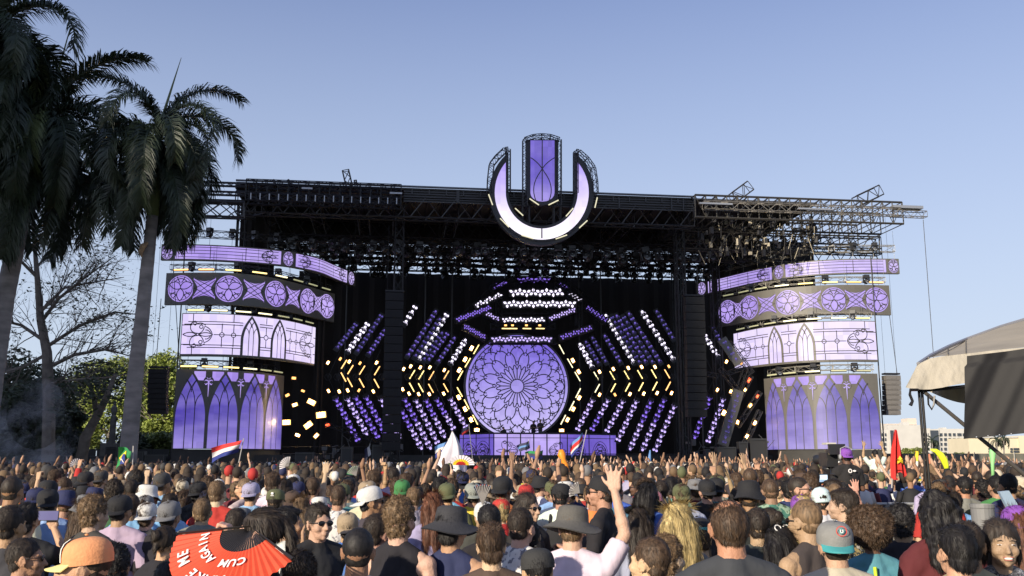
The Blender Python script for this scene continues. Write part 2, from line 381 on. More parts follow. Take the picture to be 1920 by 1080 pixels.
# ------------------------------------------------------------ royal palms
frondm = mat('palm frond green', (.027, .040, .020), .5, var=.3, vs=1.2)
frondm2 = mat('frond paler', (.10, .125, .05), .5, var=.25, vs=1.2)
palmbark = mat('palm trunk bark', (.215, .195, .18), .85, var=.3, vs=1.3, bump=.5, bs=5, stretch=(1, 1, 3))
shaftm = mat('palm crownshaft', (.12, .17, .06), .45, var=.2, vs=1)
def frond_mesh(elev, L, seed, droop):
    """a plumose frond: curved rachis along +X with drooping leaflets in several planes"""
    rg = random.Random(seed); mb = MB(); n = 22; pts = []; p = Vector((0, 0, 0)); e = elev
    for i in range(n + 1):
        pts.append(p.copy()); p = p + Vector((cos(e), 0, sin(e))) * (L / n); e -= droop / n * (1.0 + 1.2 * i / n)
    mb.path(pts, [.055 * (1 - .85 * i / n) + .008 for i in range(n + 1)], 5)
    N = 150
    for k in range(N):
        t = .12 + .88 * k / (N - 1); i = min(int(t * n), n - 1); f = t * n - i; c = pts[i].lerp(pts[i + 1], f); tan_ = (pts[i + 1] - pts[i]).normalized()
        upv = Vector((-tan_.z, 0, tan_.x))
        for sd in (-1, 1):
            ln = (.95 - .45 * abs(t - .45) * 1.6) * L / 4.2 * rg.uniform(.8, 1.1)
            ang = rg.choice((-.15, .35, .75, .1)) + rg.uniform(-.15, .15)
            d = (Vector((0, sd, 0)) * cos(ang) + upv * sin(ang) + tan_ * (.55 + .5 * t)).normalized()
            w = .040 + rg.uniform(0, .014); wv = tan_.cross(d).cross(d).normalized() * w / 2 if True else None
            a = c; b = a + d * ln * .5; d2 = (d + Vector((0, 0, -.75 - .3 * rg.random()))).normalized(); e2 = b + d2 * ln * .5
            mb.add([a - wv * .7, a + wv * .7, b + wv, b - wv, e2], [(0, 1, 2, 3), (3, 2, 4)])
    return mb
FR = []
for i, (e, dr) in enumerate(((1.25, 1.1), (.95, 1.8), (.6, 2.0), (.25, 2.0), (-.15, 1.5), (-.6, .95), (-.95, .6))):
    FR.append(frond_mesh(e, 4.3, 50 + i, dr).mesh('frond', [frondm]))
FR2 = frond_mesh(.1, 4.2, 77, 2.1).mesh('frond', [frondm2])
def palm(label, Y, trunk_px, rpx, crown, sc_=1.0, seed=1, spear=None, pale=(), skip=0):
    rg = random.Random(seed); pts = [AT(x, y, Y) for x, y in trunk_px]; base = pts[0].copy(); base.z = 0
    pts[0] = base if abs(pts[0].z) < 2.5 else pts[0]
    root = empty('royal_palm', base, label, 'palm tree', 'royal palms at the left')
    # dense trunk rings
    q = []; rr = []
    for i in range(len(pts) - 1):
        for k in range(8): q.append(pts[i].lerp(pts[i + 1], k / 8)); rr.append(lerp(rpx[i], rpx[i + 1], k / 8) * Y / FPX * (1 + (.02 if k % 2 else -.01)))
    q.append(pts[-1]); rr.append(rpx[-1] * Y / FPX)
    t = MB(); t.path(q, rr, 14); t.build('trunk', palmbark, root, smooth=True)
    top = AT(crown[0], crown[1], Y); t = MB(); t.path([pts[-1], pts[-1].lerp(top, .4), top], [rpx[-1] * Y / FPX * 1.05, rpx[-1] * Y / FPX * 1.15, .12], 12); t.build('crownshaft', shaftm, root, smooth=True)
    # a flower stalk clump under the shaft
    N = 38
    for k in range(N):
        lv = [0, 0, 1, 1, 1, 1, 2, 2, 2, 2, 2, 3, 3, 3, 3, 3, 3, 3, 4, 4, 4, 4, 4, 4, 4, 5, 5, 5, 5, 5, 5, 5, 6, 6, 6, 6, 6, 6][k]
        az = k * 2.4 + rg.uniform(-.3, .3) + seed
        p = top.lerp(pts[-1], .12 * lv * .35)
        fo = inst('frond', FR[lv], root, p - base, (rg.uniform(-.2, .2), 0, az), sc_ * rg.uniform(.9, 1.08))
    for az in pale: inst('frond', FR2, root, top - base, (0, .1, az), sc_ * .95)
    if spear:
        s = MB(); a = AT(spear[0], spear[1], Y); s.path([top, top.lerp(a, .5) , a], [.07, .045, .01], 6); s.build('spear_leaf', frondm2, root)
    return root
palm('right hand royal palm with its full trunk in view, crown beside the stage roof', 36., [(238, 862), (252, 720), (266, 600), (276, 500), (286, 405)], [17, 14.5, 13, 12, 10.5], (298, 240), 1.0, 1, (340, 108), (4.6, .2))
palm('left royal palm, thick pale trunk leaning in from the left edge', 38., [(-40, 900), (-14, 700), (8, 560), (28, 470), (46, 380)], [21, 20, 18, 16, 13], (88, 215), 1.3, 4, (137, 32), (4.9,))
palm('royal palm in the top left corner with its trunk out of the picture', 36., [(-120, 905), (-95, 600), (-70, 400), (-45, 250)], [22, 20, 18, 15], (-22, 60), 1.25, 9, None, (.3,))
# torn boot under the right palm's crown
def boot():
    m = MB(); a = AT(277, 455, 35.6); m.path([a, a + Vector((-.12, -.1, -.15)), a + Vector((-.22, -.1, -.42)), a + Vector((-.15, -.1, -.6))], [.05, .12, .1, .02], 6)
    o = m.build('palm_husk', mat('dry husk', (.3, .2, .11), .9, var=.3)); tag(o, 'dry brown husk hanging on the right palm trunk', 'husk')
boot()
# distant palms, shrubs and fence at the right
def small_palms():
    for i, (x, Y, yt, lb) in enumerate(((1869, 330, 826, 'small palm before the cream hall, left one'), (1882, 330, 823, 'small palm before the cream hall, right one by the brace'), (1748, 300, 828, 'small palm before the glazed stair of the office'))):
        b = AT(x, 862, Y); b.z = 0; tp = AT(x, yt, Y); root = empty('palm_tree', b, lb, 'palm tree', 'small palms far right')
        t = MB(); t.path([b, tp], [.3, .2], 6); t.build('trunk', palmbark, root)
        for k in range(12): inst('frond', FR[k % 6], root, tp - b, (0, 0, k * 2.4), .85)
    for i, (x, Y, yt, w, lb) in enumerate(((1700, 260, 838, 34, 'green shrub line below the office, beside the red flag'), (1722, 265, 836, 26, 'green round bush left of the tent pole'), (1768, 270, 846, 36, 'pale green bush right of the tent pole'), (1800, 275, 848, 34, 'low bush at the foot of the office corner'))):
        tree(x, Y, yt, w, lb, leafm_l if i < 2 else leafm, 1500, 60 + i, .55, .1, 'bushes below the office')
small_palms()
def fence():
    Y = 92.; a = AT(1640, 850, Y); b = AT(2050, 851, Y); root = empty('site_fence', ((a.x + b.x) / 2, Y, 0), 'long grey mesh covered site fence behind the right crowd', 'fence')
    m = MB(); n = 11
    for k in range(n):
        x0 = lerp(a.x, b.x, k / n) + .04; x1 = lerp(a.x, b.x, (k + 1) / n) - .04
        mm = MB(); mm.box(((x0 + x1) / 2, Y + (k % 3) * .05, a.z / 2 - .02), (x1 - x0, .05, a.z)); mm.build('fence_panel', mat('fence scrim', (.14, .135, .11), .9, var=.2, vs=.5), root)
    for k in range(n + 1):
        mm = MB(); x = lerp(a.x, b.x, k / n); mm.tube((x, Y - .08, 0), (x, Y - .08, a.z + .1), .04, 6, cap=True); mm.build('post', mat('galvanised', (.35, .35, .35), .5, .6), root)
fence()
def left_fence():
    Y = 82.; root = empty('dark_fence', AT(150, 862, Y) * 1.0, 'dark mesh covered fence behind the crowd at the foot of the left trees', 'fence'); root.location.z = 0; root['_b'] = list(root.location)
    n = 12; xa, xb = AT(-60, 850, Y).x, AT(352, 850, Y).x; z = AT(100, 842, Y).z
    for k in range(n):
        a, b = lerp(xa, xb, k / n) + .03, lerp(xa, xb, (k + 1) / n) - .03; m = MB(); m.box(((a + b) / 2, Y + .04 * (k % 2), z / 2), (b - a, .05, z)); m.build('fence_panel', mat('dark scrim', (.03, .032, .03), .9, var=.2, vs=.5), root)
left_fence()
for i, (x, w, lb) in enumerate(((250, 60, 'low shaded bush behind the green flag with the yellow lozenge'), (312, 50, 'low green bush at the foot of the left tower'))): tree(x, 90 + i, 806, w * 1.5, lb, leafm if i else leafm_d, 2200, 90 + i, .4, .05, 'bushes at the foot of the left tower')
def smoke():
    p = AT(28, 838, 34); m = MB(); m.ball(p + Vector((0, 0, .3)), (2.2, 1.6, 1.5), 16, 10)
    m.ball(p + Vector((.7, 0, 1.2)), (1.0, 1.0, 1.3), 14, 9)
    mt = bpy.data.materials.new('smoke'); mt.use_nodes = True; nt = mt.node_tree; nt.nodes.remove(nt.nodes['Principled BSDF'])
    v = nt.nodes.new('ShaderNodeVolumePrincipled'); v.inputs['Color'].default_value = (.85, .86, .9, 1)
    tc = nt.nodes.new('ShaderNodeTexCoord'); n = nt.nodes.new('ShaderNodeTexNoise'); n.inputs['Scale'].default_value = .9; n.inputs['Detail'].default_value = 4; n.inputs['Distortion'].default_value = 1.2
    nt.links.new(tc.outputs['Object'], n.inputs['Vector']); mr = nt.nodes.new('ShaderNodeMapRange'); mr.inputs[1].default_value = .48; mr.inputs[2].default_value = .75; mr.inputs[4].default_value = .55
    nt.links.new(n.outputs[0], mr.inputs[0]); nt.links.new(mr.outputs[0], v.inputs['Density']); nt.links.new(v.outputs[0], nt.nodes['Material Output'].inputs['Volume'])
    o = m.build('smoke', mt); tag(o, 'thin grey smoke drifting up over the crowd at the left edge', 'smoke', kind='stuff')
smoke()
# ============================================================ the stage
blk = mat('black truss paint', (.014, .0135, .016), .55, .1)
blk2 = mat('black drape', (.020, .0155, .0125), .9, var=.3, vs=.5, bump=.8, bs=1.2, stretch=(1, 1, .05))
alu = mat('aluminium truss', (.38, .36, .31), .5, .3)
dkalu = mat('dark steel', (.055, .054, .056), .5, .4)  # dark truss metal with shade put into the base colour
ledblk = mat('unlit led face', (.12, .113, .098), .5, var=.08, vs=.7)
lead = mat('picture outline', (.06, .055, .05), .5)
def WP(p):                                                               # world -> photograph pixels
    v = p - CAM; F = Vector((0, cos(PITCH), sin(PITCH))); U = Vector((0, -sin(PITCH), cos(PITCH)))
    w = v.dot(F); return (960 + FPX * v.x / w, 540 - FPX * v.dot(U) / w)
def archz(x, z0, H, t0=.38): return z0 + H * (t0 + (1 - t0) * max(0, 1 - x) ** .48) if x < 1 else z0
class Pic:
    """draws lit shapes and dark outlines on a curved or flat screen; F(u, v, off) maps to the world"""
    def __init__(s, F, seg=.22): s.F = F; s.fill = {}; s.line = MB(); s.seg = seg
    def mbf(s, k): return s.fill.setdefault(k, MB())
    def ln(s, pts, w=.07, off=.05):
        out = [Vector((pts[0][0], pts[0][1]))]
        for a, b in zip(pts[:-1], pts[1:]):
            a = Vector((a[0], a[1])); b = Vector((b[0], b[1])); n = max(1, int((b - a).length / s.seg))
            for k in range(1, n + 1): out.append(a.lerp(b, k / n))
        vs = []
        for i, p in enumerate(out):
            t = (out[min(i + 1, len(out) - 1)] - out[max(i - 1, 0)])
            if t.length < 1e-6: t = Vector((1, 0))
            t.normalize(); nn = Vector((-t.y, t.x)) * w / 2
            vs += [s.F(p.x + nn.x, p.y + nn.y, off), s.F(p.x - nn.x, p.y - nn.y, off)]
        s.line.add(vs, [(2 * i, 2 * i + 1, 2 * i + 3, 2 * i + 2) for i in range(len(out) - 1)])
    def arc(s, cx, cy, rx, ry=None, a0=0, a1=2 * pi, n=20, w=.07):
        ry = rx if ry is None else ry
        s.ln([(cx + rx * cos(lerp(a0, a1, k / n)), cy + ry * sin(lerp(a0, a1, k / n))) for k in range(n + 1)], w)
    def bz(s, p0, p1, p2, w=.07, n=8):
        s.ln([((1 - t) ** 2 * p0[0] + 2 * t * (1 - t) * p1[0] + t * t * p2[0], (1 - t) ** 2 * p0[1] + 2 * t * (1 - t) * p1[1] + t * t * p2[1]) for t in [k / n for k in range(n + 1)]], w)
    def area(s, k, u0, u1, lo, hi, n=20, off=.025):
        n = max(n, int((u1 - u0) / .5)); vs = []
        for i in range(n + 1):
            u = lerp(u0, u1, i / n); vs += [s.F(u, lo(u), off), s.F(u, hi(u), off)]
        s.mbf(k).add(vs, [(2 * i, 2 * i + 2, 2 * i + 3, 2 * i + 1) for i in range(n)])
    def rect(s, k, u0, u1, v0, v1, n=2): s.area(k, u0, u1, lambda u: v0, lambda u: v1, n)
    def disc(s, k, cx, cy, rx, ry=None, n=24):
        ry = rx if ry is None else ry
        f = lambda u: ry * sqrt(max(0, 1 - ((u - cx) / rx) ** 2))
        s.area(k, cx - rx, cx + rx, lambda u: cy - f(u), lambda u: cy + f(u), n)
    def arch(s, k, cx, a, z0, H, lines=True, w=.07, ph=2.4, halo=.0):
        f = lambda u: archz(abs(u - cx) / a, z0, H)
        n = 40; us = [cx + a * -cos(pi * i / n) for i in range(n + 1)]; vs = []
        for u in us: vs += [s.F(u, z0, .03), s.F(u, f(u), .03)]
        s.mbf(k).add(vs, [(2 * i, 2 * i + 2, 2 * i + 3, 2 * i + 1) for i in range(n)])
        if lines:
            for sg in (-1, 1):
                q = lambda x, y: (cx + sg * x * a, z0 + y * H)
                s.ln([q(-.3, 0), q(-.3, .56)], w); s.bz(q(-.3, .56), q(-.28, .78), q(.33, .93), w); s.bz(q(-.3, .56), q(-.36, .7), q(-.72, .74), w)
                s.bz(q(-.36, .93), q(-.05, .84), q(.02, .76), w * .8)
    def finish(s, root, cols):
        for k, mb in s.fill.items(): 
            o = mb.build('lit_picture', cols[k], root); o['kind'] = 'stuff'
        if s.line.n:
            o = s.line.build('picture_outline', lead, root); o['kind'] = 'stuff'
LED = {
 'lilac': led_mat('led lilac', (.37, .25, .80), (.68, .56, 1.0), .60, scale=(.13, .13, .3)),
 'violet': led_mat('led violet', (.33, .21, .76), (.58, .44, .96), .60, scale=(.16, .16, .3)),
 'pale': led_mat('led pale', (.66, .54, .95), (.84, .76, 1.0), .66, scale=(.12, .12, .3)),
 'sky': led_mat('led cloudy sky', (.50, .40, .98), (.05, .025, .42), .5, axis='Z', scale=(.16, .16, .8), z0=-.5, z1=2.0, streak=.5),
 'rose': led_mat('led rose', (.66, .58, 1.0), (.15, .09, .66), .6, axis='Z', scale=(.14, .14, .14), z0=.5, z1=7.5, streak=.28),
 'white': led_mat('led white', (.9, .86, 1.0), (.97, .95, 1), 1.0, axis='Z', scale=(.2, .2, .2), z0=0, z1=2),
}
LED['deep'] = led_mat('led deep violet', (.13, .08, .55), (.28, .18, .8), .55, scale=(.16, .16, .3))
LED['U'] = led_mat('led logo ring', (1, .93, 1), (.17, .09, .62), .82, axis='Z', scale=(.35, .35, .35), z0=.2, z1=6.0, streak=.22)
LED['Ubar'] = led_mat('led logo bar', (.72, .6, 1.0), (.07, .04, .42), .72, axis='Z', scale=(.35, .35, .4), z0=0, z1=4.2, streak=.22)
class Tier:
    """a hung curved screen: plan path found where the sight lines through its top edge meet the height of that edge"""
    def __init__(s, tops, H, zb, out_first=True):
        pts = [ATZ(x, y, H) for x, y in tops]
        if not out_first: pts = pts[::-1]
        P = [Vector((p.x, p.y)) for p in pts]; 
        for _ in range(2):                                                # Chaikin smoothing keeps the ends
            Q = [P[0]]
            for a, b in zip(P[:-1], P[1:]): Q += [a.lerp(b, .25), a.lerp(b, .75)]
            P = Q + [P[-1]]
        s.P = P; s.H = H; s.zb = zb; s.c = [0]
        for a, b in zip(P[:-1], P[1:]): s.c.append(s.c[-1] + (b - a).length)
        s.L = s.c[-1]; s.sg = 1 if out_first else -1
        s.left = out_first
    def at(s, u):
        u = min(max(u, -.5), s.L + .5); i = 0
        while i < len(s.P) - 2 and s.c[i + 1] < u: i += 1
        a, b = s.P[i], s.P[i + 1]; t = (u - s.c[i]) / max(1e-6, s.c[i + 1] - s.c[i]); d = (b - a).normalized()
        # blended normal
        n = Vector((d.y, -d.x)); n = n if n.dot(Vector((-a.x, -a.y))) > 0 or not 0 else -n
        if n.dot(-a) < 0 and s.L: n = -n if (n.dot(Vector((0, -1))) < 0) else n
        return a.lerp(b, t), d, n
    def F(s, u, v, off):
        p, d, n = s.at(u); n = Vector((-d.y, d.x)) * (-1 if s.left else 1)
        q = p + n * off; return Vector((q.x, q.y, v))
    def u_px(s, px):
        best = min(range(401), key=lambda k: abs(WP(s.F(s.L * k / 400, (s.H + s.zb) / 2, 0))[0] - px)); return s.L * best / 400
    def panel(s, root, name='screen_panel'):
        mb = MB(); n = int(s.L / .4); vs = []
        for i in range(n + 1):
            u = s.L * i / n
            for v, o in ((s.zb, 0), (s.H, 0), (s.H, -.3), (s.zb, -.3)): vs.append(s.F(u, v, o))
        fs = [(4 * i + k, 4 * i + 4 + k, 4 * i + 4 + (k + 1) % 4, 4 * i + (k + 1) % 4) for i in range(n) for k in range(4)] + [(0, 1, 2, 3), (4 * n + 3, 4 * n + 2, 4 * n + 1, 4 * n)]
        mb.add(vs, fs); return mb.build(name, ledblk, root)
def Hof(px, py, Y): return AT(px, py, Y).z
# heights from the left tower's outer edge, 66 m from the camera
YL = 66.0
H1 = Hof(303, 457.6, YL + .5); B1 = Hof(303, 487.5, YL + .5); H2 = Hof(314, 512, YL); B2 = Hof(314, 571.5, YL); H3 = Hof(344, 587, YL); B3 = Hof(338, 667.7, YL); H4 = Hof(337, 692, YL); B4 = Hof(324, 841.5, YL)
TL = [Tier([(303, 457.6), (373, 457.8), (445.6, 461.5), (527, 468.7), (554.5, 473), (601, 483.5), (624.5, 495), (653, 507), (667, 511)], H1, B1),
      Tier([(312, 512), (368, 510.8), (427.5, 511.2), (471.5, 514.7), (515.6, 521), (549, 529), (585.6, 539), (611.6, 547), (628, 551)], H2, B2),
      Tier([(342, 587), (390, 587), (440, 588.6), (490, 593), (533.8, 599), (565, 606), (592, 613)], H3, B3),
      Tier([(331, 692), (380, 692.3), (430, 694), (480, 697.5), (510, 701), (533, 704.5)], H4, B4)]
TR = [Tier([(1304, 530), (1326, 527), (1362, 518), (1410, 506), (1456, 497.5), (1482.6, 493), (1531, 488), (1579, 485.5), (1627, 484.6), (1685, 485.2)], H1, B1, False),
      Tier([(1346, 561.6), (1372, 557), (1405.6, 549.5), (1435, 544.5), (1468, 540), (1531, 535), (1591, 533.5), (1667, 535)], H2, B2, False),
      Tier([(1375, 625), (1410, 617), (1453.7, 609.7), (1506.7, 603.7), (1560, 601.5), (1600, 601), (1641, 602)], H3, B3, False),
      Tier([(1432, 710.4), (1460, 706.5), (1491.6, 703.7), (1525, 701.5), (1558.7, 700.3), (1600, 700), (1645, 700.5)], H4, B4, False)]
def ornament(p, cx, cy, s, sg=1, w=.06):
    q = lambda x, y: (cx + sg * x * s, cy + y * s)
    p.arc(*q(0, 0), .08 * s, w=w, n=8)
    for m in (-1, 1):
        r = lambda x, y: q(x, y * m)
        p.bz(r(0, .08), r(-.55, .1), r(-.5, .62), w); p.bz(r(-.5, .62), r(-.48, .9), r(-.15, .82), w); p.arc(*r(-.22, .78), .13 * s, w=w, n=8)
        p.bz(r(-.22, .6), r(.12, .95), r(.5, .62), w); p.bz(r(.08, .06), r(.35, .15), r(.42, .5), w); p.arc(*r(.22, .52), .12 * s, w=w, n=8)
        p.bz(r(.42, .55), r(.8, .5), r(.95, .06), w); p.bz(r(.1, 0), r(.5, .25), r(1.0, 0), w); p.bz(r(.5, .3), r(.7, .35), r(.85, .1), w)
        p.bz(r(-.1, 0), r(-.5, .28), r(-1.0, 0), w)
def fleur_disc(p, k, cx, cy, r, asp=1.0, w=.065):
    p.disc(k, cx, cy, r * asp, r); q = lambda x, y: (cx + x * r * asp, cy + y * r)
    p.arc(cx, cy, r * asp * .9, r * .9, w=w * .7)
    p.bz(q(-.9, .35), q(-.2, .75), q(0, .15), w); p.bz(q(.9, .35), q(.2, .75), q(0, .15), w); p.bz(q(-.9, .35), q(-.5, -.2), q(0, .0), w); p.bz(q(.9, .35), q(.5, -.2), q(0, 0), w)
    p.bz(q(0, 0), q(-.55, -.4), q(0, -.95), w); p.bz(q(0, 0), q(.55, -.4), q(0, -.95), w); p.ln([q(0, .15), q(0, -.0)], w)
    p.bz(q(-.3, .9), q(-.2, .6), q(-.05, .45), w); p.bz(q(.3, .9), q(.2, .6), q(.05, .45), w); p.bz(q(-.45, .55), q(0, .95), q(.45, .55), w)
    for a in (3.7, 4.1, 5.3, 5.7): p.ln([(cx + cos(a) * .45 * r * asp, cy + sin(a) * .45 * r), (cx + cos(a) * .9 * r * asp, cy + sin(a) * .9 * r)], w)
    p.bz(q(-.8, -.35), q(-.5, -.3), q(-.28, -.55), w); p.bz(q(.8, -.35), q(.5, -.3), q(.28, -.55), w)
def tower_screens(T, side):
    words = {'left': ('left', 'shaded'), 'right': ('right', 'sunlit')}[side]
    ref = TL
    # --- ribbon
    t = T[0]; sc_ = t.L / ref[0].L; U = lambda x: ref[0].u_px(x) * sc_
    base = t.F(t.L / 2, t.zb, 0)
    root = empty('led_screen', base, 'thin S-curved violet ribbon screen, topmost on the %s tower' % side, 'video screen'); t.panel(root)
    p = Pic(t.F); h = t.H - t.zb; zc = (t.H + t.zb) / 2
    for x0, x1 in ((329, 527), (554.5, 650)):
        a, b = U(x0), U(x1); p.rect('lilac', a, b, t.zb + .08 * h, t.H - .08 * h)
        for f in (.2, .42, .62, .82): p.ln([(a + .2, t.zb + f * h), (b - .2, t.zb + f * h)], .045)
        for f in (.33, .66): x = lerp(a, b, f); p.ln([(x, t.zb + .1 * h), (x, t.zb + .9 * h)], .05)
        for x, sg in ((b - .9, -1), (a + .9, 1)):
            if x0 > 400 or sg < 0: ornament(p, x, zc, .55, sg, .05)
    for x in (314, 540.5, 658.5): fleur_disc(p, 'lilac', U(x), zc, h * .45, .78, .05)
    p.finish(root, LED)
    # --- discs
    t = T[1]; sc_ = t.L / ref[1].L; U = lambda x: ref[1].u_px(x) * sc_; base = t.F(t.L / 2, t.zb, 0)
    root = empty('led_screen', base, 'screen of five round rosettes joined by crossed bands, second from top on the %s tower' % side, 'video screen'); t.panel(root)
    p = Pic(t.F); h = t.H - t.zb; zc = (t.H + t.zb) / 2; r = h * .415
    cs = [U(x) for x in (339.3, 429.5, 517, 576.6, 614.7)]; cs[4] = min(cs[4], t.L - r - .05)
    for c in cs: fleur_disc(p, 'violet', c, zc, r)
    for a, b in zip(cs[:-1], cs[1:]):
        m = (a + b) / 2; hw = min(.34 * h, (b - a) / 2 - r * .72); H = .335 * h
        if hw < .15: continue
        vf = lambda u: H * (.66 + .34 * abs((u - m) / hw) ** 1.7)
        p.area('violet', m - hw, m + hw, lambda u: zc - vf(u) * (1 if True else 0), lambda u: zc + vf(u), 16)
        # dark wedges between the wings
        for sg in (-1, 1):
            for k in (-.45, 0, .45):
                p.ln([(m - hw * .95, zc + sg * H * (.75 + k) * 1.0 if abs(k) < .1 else zc + sg * H * .5 + k * H), (m + hw * .95, zc - sg * H * (.75 + k) if abs(k) < .1 else zc - sg * H * .5 + k * H)], .05)
        w = MB()
        for sg in (-1, 1):
            e = m + sg * hw * 1.03
            w.add([t.F(e, zc - H * .84, .045), t.F(m + sg * hw * .62, zc - H * .15, .045), t.F(m + sg * hw * .62, zc + H * .15, .045), t.F(e, zc + H * .84, .045)], [(0, 1, 2, 3)])
        w.build('unlit_wedge', ledblk, root)['kind'] = 'stuff'
    p.finish(root, LED)
    # --- panes with two lancets
    t = T[2]; sc_ = t.L / ref[2].L; U = lambda x: ref[2].u_px(x) * sc_; base = t.F(t.L / 2, t.zb, 0)
    root = empty('led_screen', base, 'pale leaded-glass screen with two lancet windows, third from top on the %s tower' % side, 'video screen'); t.panel(root)
    p = Pic(t.F); h = t.H - t.zb; a0, b0 = .06, t.L - .06; zb = t.zb; p.rect('pale', a0, b0, zb + .05 * h, t.H - .02 * h)
    A1, A2 = U(470.7), U(522.5); aw = .62; V = lambda f: zb + f * h; W = .06
    for c in (A1, A2):                                                   # dark surround, then the lit lancet
        p.mbf('dark'); f = lambda u, c=c: archz(abs(u - c) / (aw * 1.2) * .999, V(.02), .97 * h); n = 40
        us = [c + aw * 1.2 * -cos(pi * i / n) for i in range(n + 1)]; vs = []
        for u in us: vs += [t.F(u, V(.02), .035), t.F(u, f(u), .035)]
        p.fill['dark'].add(vs, [(2 * i, 2 * i + 2, 2 * i + 3, 2 * i + 1) for i in range(n)])
    F0 = p.F; p.F = lambda u, v, o: F0(u, v, o + .02)
    for c in (A1, A2): p.arch('pale', c, aw * .9, V(.05), .86 * h, w=.05)
    p.F = F0
    for f in (.74, .80, .2, .26):
        for x0, x1 in ((U(352) if f in (.8, .2) else U(345), A1 - aw), (A1 + aw, A2 - aw), (A2 + aw, U(586) - .2)): p.ln([(x0, V(f)), (x1, V(f))], W)
    c1 = U(370.5); ornament(p, c1, V(.5), .9 * .38 * h, 1, .065)
    c2 = U(574.5); ornament(p, c2, V(.5), .36 * h, -1, .06)
    for x0, x1 in ((c1 + .36 * h, A1 - aw), (A2 + aw, c2 - .3 * h)): 
        p.ln([(x0, V(.5)), (x1, V(.5))], W)
        for f in (.28, .68): x = lerp(x0, x1, f); p.arc(x, V(.5), .16, w=W, n=10); p.ln([(x, V(.22)), (x, V(.45))], W); p.ln([(x, V(.55)), (x, V(.76))], W)
    m = (A1 + A2) / 2; p.arc(m, V(.5), .17, w=W, n=10); p.ln([(m - .45, V(.5)), (m - .17, V(.5))], W); p.ln([(m + .17, V(.5)), (m + .45, V(.5))], W); p.ln([(m, V(.56)), (m, V(.74))], W); p.ln([(m, V(.26)), (m, V(.44))], W); p.ln([(m, V(.82)), (m, V(.97))], W)
    for x in (U(361), U(437), U(551), U(583)): p.ln([(x, V(.8)), (x, V(.98))], W); p.ln([(x, V(.05)), (x, V(.2))], W)
    p.ln([(a0, V(.72)), (U(360), V(.72))], W); p.ln([(a0, V(.27)), (U(356), V(.27))], W); p.ln([(U(586), V(.7)), (b0, V(.7))], W); p.ln([(U(586), V(.28)), (b0, V(.28))], W)
    cols = dict(LED); cols['dark'] = ledblk; p.finish(root, cols)
    # --- four tall lancets
    t = T[3]; base = t.F(t.L / 2, t.zb, 0)
    root = empty('led_screen', base, 'tall screen of four cloudy violet lancet windows, lowest on the %s tower' % side, 'video screen'); t.panel(root)
    p = Pic(t.F); h = t.H - t.zb; zb = t.zb; n = 4; w = t.L / n; a = w * .45
    for i in range(n): p.arch('sky', w * (i + .5), a, zb + .03, h * .93, w=.06)
    for i in range(n):
        for sg in (-1, 1):
            if (i == 0 and sg < 0) or (i == n - 1 and sg > 0): continue
            c = w * (i + .5); x0, x1 = sorted((c + sg * a * .12, c + sg * w * .40))
            lo = lambda u: max(zb + .86 * h, .05 * h + archz(abs(u - c) / (a * 1.12), zb, h * .93))
            p.area('violet', x0, x1, lambda u: min(lo(u), zb + .975 * h), lambda u: zb + .975 * h, 10)
    for i in range(1, n):
        c = w * i; z = zb + .85 * h; dark = p.mbf('dark'); vs = [t.F(c + .36 * cos(q * pi / 8), z + .36 * sin(q * pi / 8), .04) for q in range(16)]; dark.add(vs, [tuple(range(16))])
        for sg in (-1, 1):
            lo = p.mbf('pale2'); pts = [(c + sg * x, z + y) for x, y in ((.02, -.02), (.1, .1), (.22, .1), (.3, -.02), (.26, .04), (.2, .05), (.1, .0))]
            lo.add([t.F(x, y, .06) for x, y in pts], [tuple(range(len(pts)))])
            pts = [(c + sg * x, z + y) for x, y in ((.02, .1), (.05, .22), (.16, .26), (.1, .2))]; lo.add([t.F(x, y, .06) for x, y in pts], [tuple(range(4))])
            pts = [(c + sg * x, z + y) for x, y in ((.04, -.1), (.2, -.2), (.28, -.14), (.2, -.28), (.1, -.24))]; lo.add([t.F(x, y, .06) for x, y in pts], [tuple(range(5))])
        p.mbf('pale2').add([t.F(c - .05, z + .05, .06), t.F(c + .05, z + .05, .06), t.F(c + .01, z - 1.1, .06), t.F(c - .01, z - 1.1, .06)], [(0, 1, 2, 3)])
    cols = dict(LED); cols['dark'] = ledblk; cols['pale2'] = LED['lilac']; p.finish(root, cols)
    # skirt of black cloth under the lowest screen
    mb = MB(); vs = []; nn = 24
    for i in range(nn + 1):
        u = t.L * i / nn; vs += [t.F(u, zb - .03, -.1), t.F(u, .02, -.1)]
    mb.add(vs, [(2 * i, 2 * i + 2, 2 * i + 3, 2 * i + 1) for i in range(nn)]); mb.build('skirt', mat('grey scrim', (.05, .048, .045), .9, var=.2, vs=1), root)
tower_screens(TL, 'left'); tower_screens(TR, 'right')
# ------------------------------------------------------------ fixtures shared by copies
def fixture_mesh():
    m = MB(); m.box((0, 0, .16), (.34, .34, .22)); 
    for s in (-1, 1): m.box((s * .2, 0, -.08), (.05, .12, .38))
    m.lathe([(.05, .16), (.15, .12), (.17, -.02), (.15, -.14), (.0, -.16)], (0, -.02, -.16), 10, M=Matrix.Rotation(R(70), 3, 'X')); m.lathe([(.001, 0), (.12, .0)], (0, -.17, -.2), 10, 1, M=Matrix.Rotation(R(70), 3, 'X'))
    return m.mesh('moving_head_light', [mat('fixture black', (.03, .03, .033), .4), mat('lens', (.25, .27, .3), .15)])
FIX = fixture_mesh()
def tube_mesh(L, name, m):
    mb = MB(); mb.tube((-L / 2, 0, 0), (L / 2, 0, 0), .055, 6, 0, cap=True); mb.box((0, .12, 0), (L * 1.05, .1, .16), mi=1); return mb.mesh(name, [m, blk])
yel = mat('yellow tube glow', (.3, .25, .1), .5, emit=(1, .74, .26), es=1.5)
